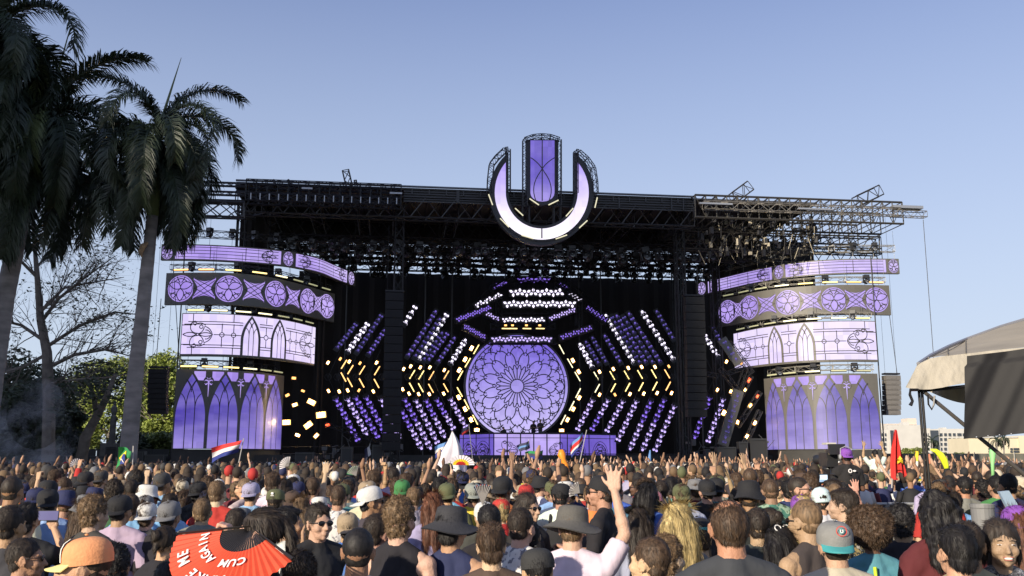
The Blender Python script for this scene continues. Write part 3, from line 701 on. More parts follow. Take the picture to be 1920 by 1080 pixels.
amb = mat('amber glow', (.3, .2, .1), .5, emit=(1, .5, .17), es=1.5)
pal = mat('pale tube glow', (.4, .4, .3), .5, emit=(1, .9, .52), es=1.2)
dim = mat('dim tube', (.35, .33, .2), .4, emit=(.9, .9, .5), es=.25)
hot = mat('white hot lamp', (.5, .5, .4), .5, emit=(1, .72, .32), es=140)
ora = mat('orange lamp', (.5, .2, .1), .5, emit=(1, .30, .08), es=3.5)
warm = mat('warm lamp', (.5, .4, .2), .5, emit=(1, .62, .24), es=30)
red = mat('red lamp', (.5, .1, .05), .5, emit=(1, .12, .04), es=3)
TUBE = {k: tube_mesh(.95, 'light_tube', m) for k, m in (('yel', yel), ('amb', amb), ('pal', pal), ('dim', dim))}
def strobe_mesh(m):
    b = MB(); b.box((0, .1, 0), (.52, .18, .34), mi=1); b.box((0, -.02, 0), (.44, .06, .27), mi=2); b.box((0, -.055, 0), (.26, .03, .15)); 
    return b.mesh('strobe_lamp', [m, blk, mat('lamp halo ' + m.name, (.4, .2, .08), .4, emit=(1, .50, .13) if m.name != 'red lamp' else (1, .08, .02), es=2.6 if 'hot' in m.name else 1.2)])  # amber middle box imitates the lamp's halo, glow put into its colour
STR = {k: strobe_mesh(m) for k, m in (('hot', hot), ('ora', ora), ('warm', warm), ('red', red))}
NL = [0]
ORD = ['first', 'second', 'third', 'fourth', 'fifth', 'sixth', 'seventh', 'eighth', 'ninth', 'tenth', 'eleventh', 'twelfth', 'thirteenth', 'fourteenth', 'fifteenth', 'sixteenth', 'seventeenth', 'eighteenth']
def put(name, me, pos, rz=YAW, roll=0, s=1, label=None, cat='stage light', group=None):
    M = Matrix.Translation(pos) @ Matrix.Rotation(rz, 4, 'Z') @ Matrix.Rotation(-roll, 4, 'Y') @ Matrix.Diagonal((*((s,) * 3 if not hasattr(s, '__len__') else s), 1))
    o = inst(name, me, M=M); return tag(o, label, cat, group)
# tower bars: a bent truss, its fixtures and the glowing tubes under it, above every tier
def bars(T, side):
    nm = ['topmost', 'upper', 'middle', 'lowest']
    tm = alu if side == 'right' else dkalu  # pale right trusses, dark left ones: sun and shade put into the colour
    for j, t in enumerate(T):
        z = (t.H + .75) if j == 0 else (t.H + .55); H = .5 if j == 0 else .38; zz = t.H + (.9 if j == 0 else .5)
        m = MB(); n = int(t.L / 1.6)
        pts = [t.F(lerp(.1, t.L - .2, i / n), zz, -.5) for i in range(n + 1)]
        for a, b in zip(pts[:-1], pts[1:]): m.truss(a, b, .45, H, .8, .028, .017)
        for i in range(0, n + 1):
            q = pts[i]; m.tube(q, (q.x, q.y, t.H), .015, 3)
            if i % 2 == 0: m.tube(q, (q.x, q.y, z + 1.6), .012, 3)
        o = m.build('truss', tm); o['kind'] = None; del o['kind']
        tag(o, '%s curved lighting truss above the %s screen of the %s tower' % (nm[j], ['ribbon', 'rosette', 'pale leaded-glass', 'four-lancet'][j], side), 'truss')
        for i in range(1, n, 1 if j == 0 else 2):
            q = t.F(lerp(.1, t.L - .2, i / n), zz + (.1 if j == 0 else 0), -.2)
            put('moving_head_light', FIX, q, rnd.uniform(-.5, .5), 0, 1.15, 'moving head lamp over the %s tower %s screen, %s from the outer end' % (side, ['ribbon', 'rosette', 'leaded-glass', 'lancet'][j], ORD[i - 1]), group='moving heads over %s tower %s screen' % (side, ['ribbon', 'rosette', 'leaded-glass', 'lancet'][j]))
        if j > 0:
            kinds = [['amb', 'amb', 'yel', 'yel', 'pal', 'dim', 'dim', 'dim'], ['yel', 'pal', 'pal', 'pal', 'dim', 'dim', 'dim'], ['yel', 'yel', 'yel', 'pal', 'dim', 'dim']][j - 1]
            if side == 'right' and j == 3: kinds = ['dim', 'dim', 'pal', 'dim', 'dim']
            for i, k in enumerate(kinds):
                u = t.L * (i + .6) / (len(kinds) + .3); q = t.F(u, t.H + .2, .12); _, d, _n = t.at(u)
                put('light_tube', TUBE[k], q, atan2(d.y, d.x) + (0 if side == 'left' else pi), 0, (1.15, 1, 1), '%s tube over the %s tower %s screen, %s from the outer end' % ({'amb': 'amber', 'yel': 'yellow', 'pal': 'pale yellow', 'dim': 'nearly dark'}[k], side, ['', 'rosette', 'leaded-glass', 'lancet'][j], ORD[i]), group='%s tubes over %s tower %s screen' % (k, side, ['', 'rosette', 'leaded-glass', 'lancet'][j]))
bars(TL, 'left'); bars(TR, 'right')
# ------------------------------------------------------------ main structure
stage = empty('festival_stage', S(0, 8, 0), 'huge black roofed concert stage filling the back of the field', 'stage')
def part(name, mb, m, parent=None, kind='stuff'):
    o = mb.build(name, m, parent or stage)
    if kind: o['kind'] = kind
    return o
def X(px, D, py=540): return SL(px, py, D)[0]
def Z(py, D, px=960): return SL(px, py, D)[1]
ZR = Z(352, -1, 760)
print('ROOF heights', Z(340, -1, 465), Z(352, -1, 760), Z(368, -1, 1300), Z(382, -1, 1693))
xl, xr, xc = X(443, -1, 345), X(1300, -1, 368), X(1532, -1, 375)
ZF = Z(386, -1, 1010)
def roof():
    m = MB(); m.sbox(xl, xc, -1, 17, ZR - .14, ZR); part('roof_skin', m, mat('roof sheet', (.05, .05, .055), .7), kind=None)
    m = MB()
    for k in range(28): x = lerp(xl, xr, k / 27); m.sbox(x - .05, x + .05, -1.1, 17, ZR - .5, ZR - .15)
    part('purlin', m, dkalu)
    # front fascia sheets with horizontal ribs
    m = MB(); x0 = X(757, -1, 370); m.sbox(x0, xr, -.95, -.8, ZF, ZR - .1)
    part('fascia', m, mat('fascia sheet', (.045, .046, .055), .7, var=.2, vs=.8), kind=None)
    m = MB()
    for k in range(6): z = lerp(ZF, ZR - .1, k / 5); m.sbox(x0, xr, -1.06, -.96, z - .035, z + .035)
    for px in (857, 860, 1160, 1258, 1280): x = X(px, -1, 370); m.sbox(x - .05, x + .05, -1.12, -1.07, ZF, ZR - .1)
    part('fascia_rib', m, dkalu)
    m = MB(); m.tube(S(xl, -1.2, ZR + .05), S(xr, -1.2, ZR + .05), .09, 6); part('roof_edge_pipe', m, mat('grey pipe', (.16, .17, .18), .5, .4), kind=None)
    # front truss girder under the fascia
    zt, zb = Z(388, -.5, 1200), Z(424, -.5, 1200)
    for D, mm in ((-.5, dkalu), (6, blk), (11, blk), (16, blk)):
        m = MB(); m.truss(S(xl, D, (zt + zb) / 2), S(xr + (5 if D > 0 else 0), D, (zt + zb) / 2), 1.0, zt - zb, 1.15, .07, .045)
        part('roof_girder', m, mm)
    for px in (500, 590, 680, 747, 850, 1180, 1282):
        m = MB(); x = X(px, 0, 410); m.truss(S(x, 0, (zt + zb) / 2), S(x, 16, (zt + zb) / 2), .8, 1.0, 1.4, .05, .03); part('roof_cross_girder', m, blk)
    # back part under the skin: dark cloth band that closes the roof void
    m = MB(); m.sbox(xl + .5, xr, 9.0, 9.1, Z(452, 9, 960), ZR - .2); part('roof_valance', m, blk2, kind=None)
roof()
def left_front_box():
    z1, z0 = Z(346, -2.5, 740), Z(386, -2.5, 740); a, b = X(462, -2.5, 350), X(752, -2.5, 360)
    m = MB()
    for D in (-2.6, -1.4):
        m.truss(S(a, D, z0 + .3), S(b, D, z0 + .3), .3, .5, .9, .04, .022); m.truss(S(a, D, z1 - .2), S(b, D, z1 - .2), .3, .3, .9, .035, .02)
        for k in range(16): x = lerp(a, b, k / 15); m.tube(S(x, D, z0), S(x, D, z1), .04, 4)
    part('catwalk_frame', m, blk)
    m = MB()
    for k in range(17): x = lerp(a + .4, b - .3, k / 16); m.box(S(x, -2.9, z0 + .25), (.07, .07, .45), YAW)
    part('catwalk_bracket', m, mat('pale steel', (.35, .36, .38), .4, .5))
    m = MB(); m.sbox(X(567, -2.5, 353), X(587, -2.5, 353), -3, -2.9, Z(355, -2.9, 575), Z(352, -2.9, 575)); m.sbox(X(731, -2.5, 362), X(754, -2.5, 362), -3, -2.9, Z(364, -2.9, 740), Z(361, -2.9, 740)); part('pale_pipe', m, mat('pale steel', (.35, .36, .38), .4, .5))
left_front_box()
def outrigger(px0, py0, px1, py1, D, w=.9):
    m = MB(); m.truss(SP(px0, py0, D), SP(px1, py1, D), w, w, .5, .05, .035, up=EY); part('mast_stub', m, dkalu)
outrigger(655, 350, 648, 320, -1.5, .45); outrigger(668, 350, 666, 338, -1.5, .15)
for px in (512, 540): outrigger(px + 4, 345, px, 337, -1.5, .1)
def wing_right():
    za, zb_ = ZR - .1, Z(408, -2, 1302); x0, x1 = X(1302, -2, 385), X(1690, -2, 398)
    m = MB()
    for D in (-2.2, 1.2, 5.0):
        for z in (za, zb_): m.tube(S(x0, D, z), S(x1, D, z), .085, 4)
        n = 20
        for k in range(n + 1):
            x = lerp(x0, x1, k / n); m.tube(S(x, D, zb_), S(x, D, za), .05, 4)
            if k < n: m.tube(S(x, D, zb_ if k % 2 else za), S(lerp(x0, x1, (k + 1) / n), D, za if k % 2 else zb_), .035, 3)
    for k in range(21):
        x = lerp(x0, x1, k / 20)
        for z in (za, zb_): m.tube(S(x, -2.2, z), S(x, 5, z), .045, 3)
        if k < 20: m.tube(S(x, -2.2, za), S(lerp(x0, x1, (k + 1) / 20), 5, za), .03, 3)
    part('wing_frame', m, mat('wing steel', (.075, .07, .062), .5, .4))
    m = MB(); m.truss(S(x0 + .5, -2.6, (za + zb_) / 2 - .05), S(x1 - .5, -2.6, (za + zb_) / 2 - .05), .45, .6, .7, .04, .028); part('wing_front_truss', m, mat('beige aluminium', (.19, .175, .15), .5, .3))  # front truss has the beige of sunlit metal put into its colour
    m = MB(); m.truss(S(x0, 1.5, zb_ - .95), S(X(1645, 1.5, 425), 1.5, zb_ - .95), .8, 1.4, 1.0, .06, .04); m.tube(S(X(1645, 1.5, 425), 1.5, zb_ - 1.6), S(x1, 1.5, zb_), .06, 4)
    m.truss(S(x0, 5.5, zb_ - .95), S(X(1645, 5.5, 425), 5.5, zb_ - .95), .8, 1.4, 1.0, .06, .04); part('wing_lower_girder', m, mat('wing steel', (.075, .07, .062), .5, .4))
    m = MB(); z = Z(396, -2, 1715); m.truss(S(x1 - .8, -2, z - .25), S(X(1735, -2, 400), -2, z - .25), .5, .45, .5, .035, .02); part('wing_tip_truss', m, mat('beige aluminium', (.19, .175, .15), .5, .3))
    m = MB()
    for a, b, y in ((1310, 1372, 381), (1495, 1560, 391)): m.sbox(X(a, -2.9, y), X(b, -2.9, y), -3.1, -2.9, Z(y + 1.5, -3, a), Z(y - 1.5, -3, a))
    m.sbox(X(1683, -2.9, 396), X(1739, -2.9, 396), -2.4, -1.8, z + .12, z + .34); part('walkway_plank', m, mat('pale steel', (.35, .36, .38), .4, .5))
    m = MB(); rg = random.Random(3)
    for k in range(330):                                                  # cable loops, chain bags and motors hung in the wing
        D = rg.uniform(-1.5, 7); px_ = lerp(1304, 1535, rg.random() ** .9); x = X(px_, D, 440); z = Z(rg.uniform(410, 478 - max(0, px_ - 1440) * .22), D, px_)
        if rg.random() < .5: m.box(S(x, D, z), (rg.uniform(.1, .3), .2, rg.uniform(.2, .6)), rg.uniform(0, 3), rg.choice((0, 0, 1)))
        else: m.tube(S(x, D, z), S(x + rg.uniform(-.5, .5), D, z - rg.uniform(.4, 1.4)), .03, 3, rg.choice((0, 0, 1)))
    o = m.build('rigging_clutter', [blk, mat('tan strap', (.34, .30, .22), .7)], stage); o['kind'] = 'stuff'
wing_right()
outrigger(1374, 372, 1404, 350, -1, .8); outrigger(1606, 378, 1648, 358, -1, .8)
def wing_left():
    m = MB(); x0, x1 = X(352, -1, 400), X(462, -1, 400)
    for D in (-2, 3):
        for y in (345, 362, 378): m.truss(S(x0 - .5, D, Z(y, D, 400)), S(x1, D, Z(y, D, 400)), .3, .25, .8, .04, .02)
        zt, zb = Z(380, D, 400), Z(407, D, 400); m.truss(S(x0, D, (zt + zb) / 2), S(x1, D, (zt + zb) / 2), .6, zt - zb, 1.4, .07, .05)
    m.truss(SP(385, 345, -1), SP(356, 312, -1), .7, .7, .7, .05, .03, up=EY)
    part('left_wing_frame', m, dkalu)
wing_left()
def drapes():
    def wall(name, pxa, pxb, D, ytop, par=stage):
        m = MB(); a, b = X(pxa, D, 540), X(pxb, D, 540); n = max(6, int((b - a) / .5)); zt = Z(ytop, D, (pxa + pxb) / 2)
        vs = []
        for i in range(n + 1):
            x = lerp(a, b, i / n); dd = .12 * sin(i * 2.1) + .06 * sin(i * 5.3); vs += [S(x, D + dd, .0), S(x, D + dd, zt)]
        m.add(vs, [(2 * i, 2 * i + 2, 2 * i + 3, 2 * i + 1) for i in range(n)]); part(name, m, blk2, kind=None)
    wall('backdrop', 560, 1400, 20, 518); wall('side_drape', 444, 512, 5, 350); wall('side_drape', 508, 640, 9, 519); wall('side_drape', 1336, 1530, 9, 452)
    wall('side_drape', 596, 612, 7, 519)
    # deck and skirt
    m = MB(); m.sbox(X(520, 3, 850), X(1440, 3, 850), 3, 21, 1.2, 1.45); part('deck', m, mat('deck ply', (.03, .03, .03), .7), kind=None)
    m = MB(); m.sbox(X(300, 1, 855), X(1690, 1, 855), 2.6, 2.8, 0, 2.3); part('deck_skirt', m, mat('grey scrim', (.05, .048, .045), .9, var=.2, vs=1), kind=None)
drapes()
def columns():
    for px, D, yb in ((747, 1, 0), (1276, 1, 0), (1268, 14, 0), (745, 14, 0), (1340, 6, 0), (447, 4, 0)):
        x = X(px, D, 540); m = MB(); m.truss(S(x, D, .1), S(x, D, ZR - .4), .62, .62, 1.0, .06, .03, up=EY); part('column', m, blk)
    for px, D in ((651, 12), (798, 12), (848, 12), (1085, 12), (1126, 11), (1308, 3)):
        m = MB(); x = X(px, D, 540); m.tube(S(x, D, 1.2), S(x, D, Z(500, D, px)), .06, 6); part('hang_pipe', m, dkalu, kind=None)
columns()
# ------------------------------------------------------------ ceiling clutter: hung trusses with lamps seen against the sky
def ceiling():
    rg = random.Random(21)
    rows = [(505, 1345, 3, 457), (520, 1330, 6, 466), (540, 1345, 9, 476), (560, 1345, 12, 486), (600, 1345, 14.5, 496), (560, 1345, 16.5, 507)]
    for i, (a, b, D, y) in enumerate(rows):
        m = MB(); z = Z(y, D, (a + b) / 2); m.truss(S(X(a, D, y), D, z), S(X(b, D, y), D, z), .5, .55, .9, .045, .025)
        for k in range(12): x = lerp(X(a, D, y), X(b, D, y), k / 11); m.tube(S(x, D, z), S(x, D, ZR - .3), .02, 3)
        part('lighting_truss', m, blk)
        for k in range(26):
            x = lerp(X(a, D, y), X(b, D, y), (k + rg.random() * .8) / 26)
            put('moving_head_light', FIX, S(x, D, z - .45), rg.uniform(-.9, .9), rg.uniform(-.3, .3), rg.uniform(1.2, 1.9), 'black moving head lamp hanging under the dark stage roof', group='moving heads hung under the stage roof')
    m = MB()
    for k in range(300):
        x = lerp(X(600, 10, 500), X(1300, 10, 500), rg.random()); D = rg.uniform(4, 16); z = Z(rg.uniform(462, 512), D, 960)
        d = Vector((rg.uniform(-1, 1), 0, rg.uniform(-1, .2))); m.tube(S(x, D, z), S(x + d.x, D, z + d.z * .7), .035, 3)
    for k in range(14):
        s = 1 if k % 2 else -1; x = s * (3.5 + k * .55) + X(970, 12, 540); m.tube(S(x, 10, Z(466, 10)), S(x + s * 2.6, 10, Z(505, 10)), .06, 4)
    part('cable_clutter', m, blk)
ceiling()
# ------------------------------------------------------------ line arrays
def array(px0, px1, py0, py1, D, n, label, curve=0., face=0., m=None, wires=None):
    a, b = SP(px0, py0, D), SP(px1, py1, D); x0, x1 = X(px0, D, py0), X(px1, D, py0); z0, z1 = b.z, a.z; w = abs(x1 - x0)
    root = empty('speaker_array', S((x0 + x1) / 2, D, z0), label, 'speakers', rz=0)
    h = (z1 - z0) / n; m = m or mat('speaker cloth', (.013, .012, .013), .8)
    for k in range(n):
        mb = MB(); zc = z0 + h * (k + .5); t = (1 - (k + .5) / n) ** 2 * curve
        c = S((x0 + x1) / 2, D + t, zc); mb.box(c, (w, .7, h * .93), YAW + face); mb.box(c + Vector((0, 0, 0)), (w * .4, .74, h * .5), YAW + face, 0)
        bx = mb.build('speaker_box', m, root)
    mb = MB(); mb.box(S((x0 + x1) / 2, D, z1 + .12), (w * 1.05, .5, .12), YAW + face)
    for s in (-1, 1): mb.tube(S((x0 + x1) / 2 + s * w * .4, D, z1 + .1), S((x0 + x1) / 2 + s * w * .4, D, wires or ZR - 1), .012, 3)
    mb.build('hanging_frame', blk, root)['kind'] = 'stuff'
array(281, 316, 692, 776, -4, 9, 'black speaker column hanging left of the left tower before green trees', .5, .0, wires=Z(420, -4, 300))
array(1657, 1684, 704, 778, -1, 8, 'grey speaker column hanging in the sky right of the right tower', .4, 0, mat('grey speaker cloth', (.16, .15, .14), .6), wires=Z(405, -1, 1670))
array(723, 757, 549, 845, -.6, 18, 'tall black speaker column hanging before the stage, left one', .3, wires=Z(420, -1, 740))
array(1283, 1318, 557, 782, -.6, 15, 'tall black speaker column hanging before the stage, right one', .4, 0, mat('dusty speaker cloth', (.018, .017, .016), .8), wires=Z(420, -1, 1300))
# ------------------------------------------------------------ logo on the roof
def logo():
    D = -2.4; P = lambda px, py, off=0: SP(px, py, D) - EY * off
    root = empty('rooftop_logo', SP(1015.6, 448, D), 'giant lit U shaped emblem with a centre bar standing on the stage roof', 'sign')
    cx, cy = 1015.6, 361.4
    def ring(ro, ri, xi, top, off, mb, n=40, back=.5):
        f0, f1 = off, off - back
        a0 = math.asin(min(1, xi / ro)); a1 = pi if 0 else None
        outer = []; th0 = math.acos(max(-1, min(1, xi / ro)))
        for k in range(n + 1): t = lerp(-th0, pi + th0, k / n); outer.append((cx + ro * cos(t), cy + ro * sin(t)))
        inner = []
        th1 = math.acos(min(1, xi / ri)) if xi < ri else 0
        for k in range(n + 1): t = lerp(pi, 0, k / n); inner.append((cx + xi * cos(t), cy + xi * sin(t) if True else 0))
        ol, il = outer, [(cx + xi * cos(lerp(0, pi, k / n)), cy + xi * sin(lerp(0, pi, k / n))) for k in range(n + 1)]
        # walk both rims with the straight arms added
        ys = ol[0][1]; il2 = [(cx + xi, lerp(ys, cy, q / 6)) for q in range(6)] + il + [(cx - xi, lerp(cy, ys, (q + 1) / 6)) for q in range(6)]
        m2 = len(il2); ol2 = [ol[round(k * (len(ol) - 1) / (m2 - 1))] for k in range(m2)]
        ol2 = []
        for k in range(m2):
            t = lerp(-th0, pi + th0, k / (m2 - 1)); ol2.append((cx + ro * cos(t), cy + ro * sin(t)))
        vs = []
        for o, i in zip(ol2, il2): vs += [P(*o, f0), P(*i, f0), P(*i, f1), P(*o, f1)]
        mb.add(vs, [(4 * k + j, 4 * k + (j + 1) % 4, 4 * k + 4 + (j + 1) % 4, 4 * k + 4 + j) for k in range(m2 - 1) for j in range(4)] + [(0, 3, 2, 1), (4 * m2 - 4, 4 * m2 - 3, 4 * m2 - 2, 4 * m2 - 1)])
        return ol2, il2
    logoblk = mat('logo frame face', (.022, .022, .026), .5)
    mb = MB(); OL, IL = ring(98, 62, 62, 0, 0, mb); mb.build('ring_frame', logoblk, root)
    mb = MB(); ring(88, 67.5, 67.5, 0, .06, mb, back=.04); mb.build('ring_screen', LED['U'], root)
    mb = MB(); mb.box(P(cx, 437, .09), (.09, .03, .82), YAW); mb.build('ring_seam', lead, root)
    def bar(x0, x1, yt, yb, off, mb, back=.5, r=None):
        w = (x1 - x0) / 2; c = (x0 + x1) / 2; r = r or w * .8; pts = [(x0, yt), (x1, yt)]
        for k in range(11): t = pi * k / 10; pts.append((c + w * (cos(t) if abs(cos(t)) < 1 else cos(t)), yb - r + r * sin(t)))
        mb.prism(pts, lambda u, v, d: P(u, v, d), off, off - back)
    mb = MB(); bar(986.5, 1047, 262, 385, .02, mb); mb.build('bar_frame', logoblk, root)
    mb = MB(); bar(994.4, 1039.3, 264, 378.4, .1, mb, .05, 16); mb.build('bar_screen', LED['Ubar'], root)
    pc = Pic(lambda u, v, o: P(u, v, .12 + o), 3)
    pc.ln([(1016, 264), (1016, 378)], 2); pc.bz((994.5, 297), (1010, 306), (1020, 324), 1.8); pc.bz((1020, 324), (1040, 350), (1029, 377), 1.8); pc.bz((1039.3, 297), (1022, 306), (1012, 324), 1.8); pc.bz((1012, 324), (993, 350), (1004, 377), 1.8)
    o = pc.line.build('bar_outline', lead, root); o['kind'] = 'stuff'
    mb = MB()
    def lat(pts, w=.32, bay=.32): 
        for a, b in zip(pts[:-1], pts[1:]): mb.truss(P(*a, -.1), P(*b, -.1), w, w * 1.2, bay, .032, .02, up=EY)
    lat([(984.5, 385), (984.5, 262), (1000, 256.5), (1016, 255), (1032, 256.5), (1048.5, 262), (1048.5, 385)])
    lat([(953, 360), (953, 280), (947, 281)]); lat([(947, 281), (932, 295), (922, 308), (919, 335), (918, 360)], .36)
    lat([(1080, 362), (1080, 284), (1085, 285)]); lat([(1085, 285), (1100, 298), (1112, 315), (1116, 340), (1117, 362)], .36)
    lat([(cx + 92 * cos(t), cy + 89 * sin(t)) for t in [lerp(.6, pi - .6, k / 14) for k in range(15)]], .2)
    for x in (987, 1046): mb.truss(P(x, 385, -.4), P(x, 430, -.4), .5, .5, .8, .04, .02, up=EY)
    part('lattice', mb, mat('logo lattice', (.05, .05, .055), .5, .3), root)
    m = MB(); 
    edges = [((915.5, 366), (923, 386)), ((937, 411), (953.5, 427.5)), ((977, 442.5), (999, 449)), ((1041, 449.5), (1062, 442)), ((1085, 429), (1100, 415)), ((1114, 391), (1118.5, 372)), ((992, 374), (1009.5, 386)), ((1027.5, 386), (1046, 377)), ((965, 392), (980, 406)), ((1060, 407), (1073.5, 392))]
    for i, (a, b) in enumerate(edges):
        m = MB(); m.tube(P(*a, .25), P(*b, .25), .045, 5, cap=True); m.build('edge_tube', mat('edge tube', (.4, .4, .3), .4, emit=(1, .92, .6), es=.5 if i < 8 else .06), root)
logo()
# ------------------------------------------------------------ rose window screen
def rose():
    D = 12; x0, z0 = SL(969.5, 724, D); Rr = abs(SL(1066, 724, D)[0] - x0)
    root = empty('rose_screen', S(x0, D, z0 - Rr), 'huge round violet rose window screen in the middle of the stage', 'video screen')
    m = MB(); pts = [(x0 + Rr * 1.02 * cos(2 * pi * k / 64), z0 + Rr * 1.02 * sin(2 * pi * k / 64)) for k in range(64)]; m.prism(pts, lambda u, v, d: S(u, D - d, v), -.02, -.4); m.build('screen_panel', ledblk, root)
    p = Pic(lambda u, v, o: S(u, D - o, v), .3); p.disc('rose', x0, z0, Rr, n=60)
    p.fill['rim'] = MB(); mr = p.fill['rim']
    for k in range(64):
        a, b = 2 * pi * k / 64, 2 * pi * (k + 1) / 64; mr.add([S(x0 + r * cos(t), D - .04, z0 + r * sin(t)) for r, t in ((.925 * Rr, a), (Rr, a), (Rr, b), (.925 * Rr, b))], [(0, 1, 2, 3)])
    w = .085; pol = lambda r, t: (x0 + r * Rr * cos(t), z0 + r * Rr * sin(t))
    p.arc(x0, z0, Rr * .13, n=24, w=w); p.arc(x0, z0, Rr * .925, n=60, w=w); p.arc(x0, z0, Rr * .995, n=60, w=w * 1.4)
    N = 12; da = 2 * pi / N
    def petal(t, r1, r2, hw, ww=w, s0=0.0):
        for sg in (-1, 1): p.ln([pol(lerp(r1, r2, q), t + sg * hw * (1 - q ** 2.0) ** .62) for q in [lerp(s0, 1, k / 9) for k in range(10)]], ww)
    for i in range(N):
        t = i * da
        for q in (0, .5): p.ln([pol(.13, t + q * da), pol(.34, t + q * da)], w)
        for q in (.25, .75): petal(t + q * da, .20, .405, da * .25, w, .6)
        p.ln([pol(.395, t), pol(.435, t - .07), pol(.48, t), pol(.435, t + .07), pol(.395, t)], w)
        petal(t + da / 2, .40, .665, da * .40, w, .1); petal(t, .48, .76, da * .5, w, .42)
        petal(t + da / 2, .58, .86, da * .5, w, .5); petal(t, .70, .915, da * .36, w, .35)
        p.ln([pol(.665, t + da / 2), pol(.74, t + da / 2)], w * .8); p.ln([pol(.86, t + da / 2), pol(.925, t + da / 2)], w); p.ln([pol(.76, t), pol(.80, t)], w * .8)
    for i in range(24):
        t = (i + .5) * da / 2; r = .042 * Rr
        for k in range(3): c = pol(.865, t); a = t + k * 2 * pi / 3; p.arc(c[0] + cos(a) * r * .5, c[1] + sin(a) * r * .5, r * .62, n=8, w=w * .6)
    for k in range(12): a = k * pi / 6 + .2; p.ln([pol(.925, a), pol(.995, a)], w * .7)
    cols = dict(LED); cols['rim'] = LED['rose']; p.finish(root, cols)
rose()
# ------------------------------------------------------------ booth
def booth():
    root = empty('artist_booth', SP(1008, 862, 8), 'wide violet lit artist booth with leaded-glass ornaments at centre stage', 'booth')
    pts = [(862, 11), (926, 8), (1050, 8), (1155, 11)]; zt = Z(811, 8, 1000); zb = 1.45
    P2 = [(X(px, D, 830), D) for px, D in pts]
    c = [0]
    for a, b in zip(P2[:-1], P2[1:]): c.append(c[-1] + math.hypot(b[0] - a[0], b[1] - a[1]))
    def F(u, v, o):
        i = 0
        while i < 2 and c[i + 1] < u: i += 1
        t = (u - c[i]) / (c[i + 1] - c[i]); a, b = P2[i], P2[i + 1]; dx, dy = b[0] - a[0], b[1] - a[1]; l = math.hypot(dx, dy)
        return S(lerp(a[0], b[0], t) + dy / l * o, lerp(a[1], b[1], t) - dx / l * o, v)
    m = MB(); vs = []
    us = [c[0], c[1], c[2], c[3]]
    for u in us: vs += [F(u, zb, 0), F(u, zt, 0), F(u, zt, -1.4), F(u, zb, -1.4)]
    m.add(vs, [(4 * i + k, 4 * i + 4 + k, 4 * i + 4 + (k + 1) % 4, 4 * i + (k + 1) % 4) for i in range(3) for k in range(4)] + [(0, 1, 2, 3), (15, 14, 13, 12)]); m.build('booth_body', blk, root)
    p = Pic(F); h = zt - zb
    for i, k in enumerate(('deep', 'lilac', 'deep')): p.rect(k, c[i] + .04, c[i + 1] - .04, zb + .06 * h, zt - .05 * h)
    for i in range(3):
        p.ln([(c[i], zt - .16 * h), (c[i + 1], zt - .16 * h)], .05)
        for f in (.2, .4, .6, .8) if i == 1 else (.12, .5, .88): u = lerp(c[i], c[i + 1], f); p.ln([(u, zb), (u, zt)], .1)
    ornament(p, lerp(c[1], c[2], .2), zb + h * .45, .9, 1, .05); ornament(p, lerp(c[1], c[2], .97), zb + h * .45, .8, -1, .05)
    for s in (0, 2):
        for f in (.3, .7):
            cx = lerp(c[s], c[s + 1], f)
            for k in range(5): p.arc(cx, zb + .3 * h, .2 + .17 * k, .24 * (k + 1), .1, pi - .1, n=10, w=.05)
            ornament(p, cx, zb + h * .45, .7, 1, .05)
    p.finish(root, LED)
    # players behind the desk
    for px, D in ((994, 9.2), (1012, 9.2)):
        pass
booth()
# ------------------------------------------------------------ triangle led clusters
def cluster_mesh(m, name, tri=False):
    mb = MB()
    if tri:
        for k in range(3):
            a = pi / 2 + k * 2 * pi / 3; c_, s_ = cos(a), sin(a)
            q = [(.02, 0), (.085, .058), (.14, .052), (.19, .012), (.19, -.012), (.14, -.052), (.085, -.058)]; pts = [(x * c_ - y * s_, x * s_ + y * c_) for x, y in q]; cx_ = .115 * c_, .115 * s_
            n_ = len(pts); mb.add([(cx_[0], -.03, cx_[1])] + [(x, 0, y) for x, y in pts], [(0, 1 + (i + 1) % n_, 1 + i) for i in range(n_)])
    else:
        for k in range(3): a = pi / 2 + k * 2 * pi / 3; mb.lathe([(.0, -.04), (.07, -.03), (.08, 0)], (.1 * cos(a), 0, .1 * sin(a)), 6, M=Matrix.Rotation(R(90), 3, 'X'))
    return mb.mesh(name, [m])
cw = mat('cluster white', (.5, .5, .5), .5, emit=(.86, .78, 1.0), es=.95)
cl = mat('cluster lilac', (.4, .3, .5), .5, emit=(.56, .44, .95), es=.75)
cp = mat('cluster violet', (.3, .2, .5), .5, emit=(.24, .14, .75), es=.62)
cd = mat('cluster dim violet', (.1, .08, .2), .5, emit=(.14, .10, .48), es=.42)
CL = {k: cluster_mesh(m, 'led_cluster') for k, m in (('w', cw), ('l', cl), ('p', cp), ('d', cd))}
CT = {k: cluster_mesh(m, 'led_cluster', True) for k, m in (('w', cw), ('l', cl), ('p', cp), ('d', cd))}
cu_ = mat('cluster low violet', (.1, .08, .2), .5, emit=(.20, .13, .66), es=.48); CL['u'] = cluster_mesh(cu_, 'led_cluster')
CN = {'u': 'weak violet', 'w': 'white', 'l': 'lilac', 'p': 'violet', 'd': 'dim violet'}
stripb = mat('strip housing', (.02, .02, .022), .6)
sunb = mat('sunlit strip housing', (.15, .14, .12), .6)  # paler copy of the strip housing, sunlight put into its colour
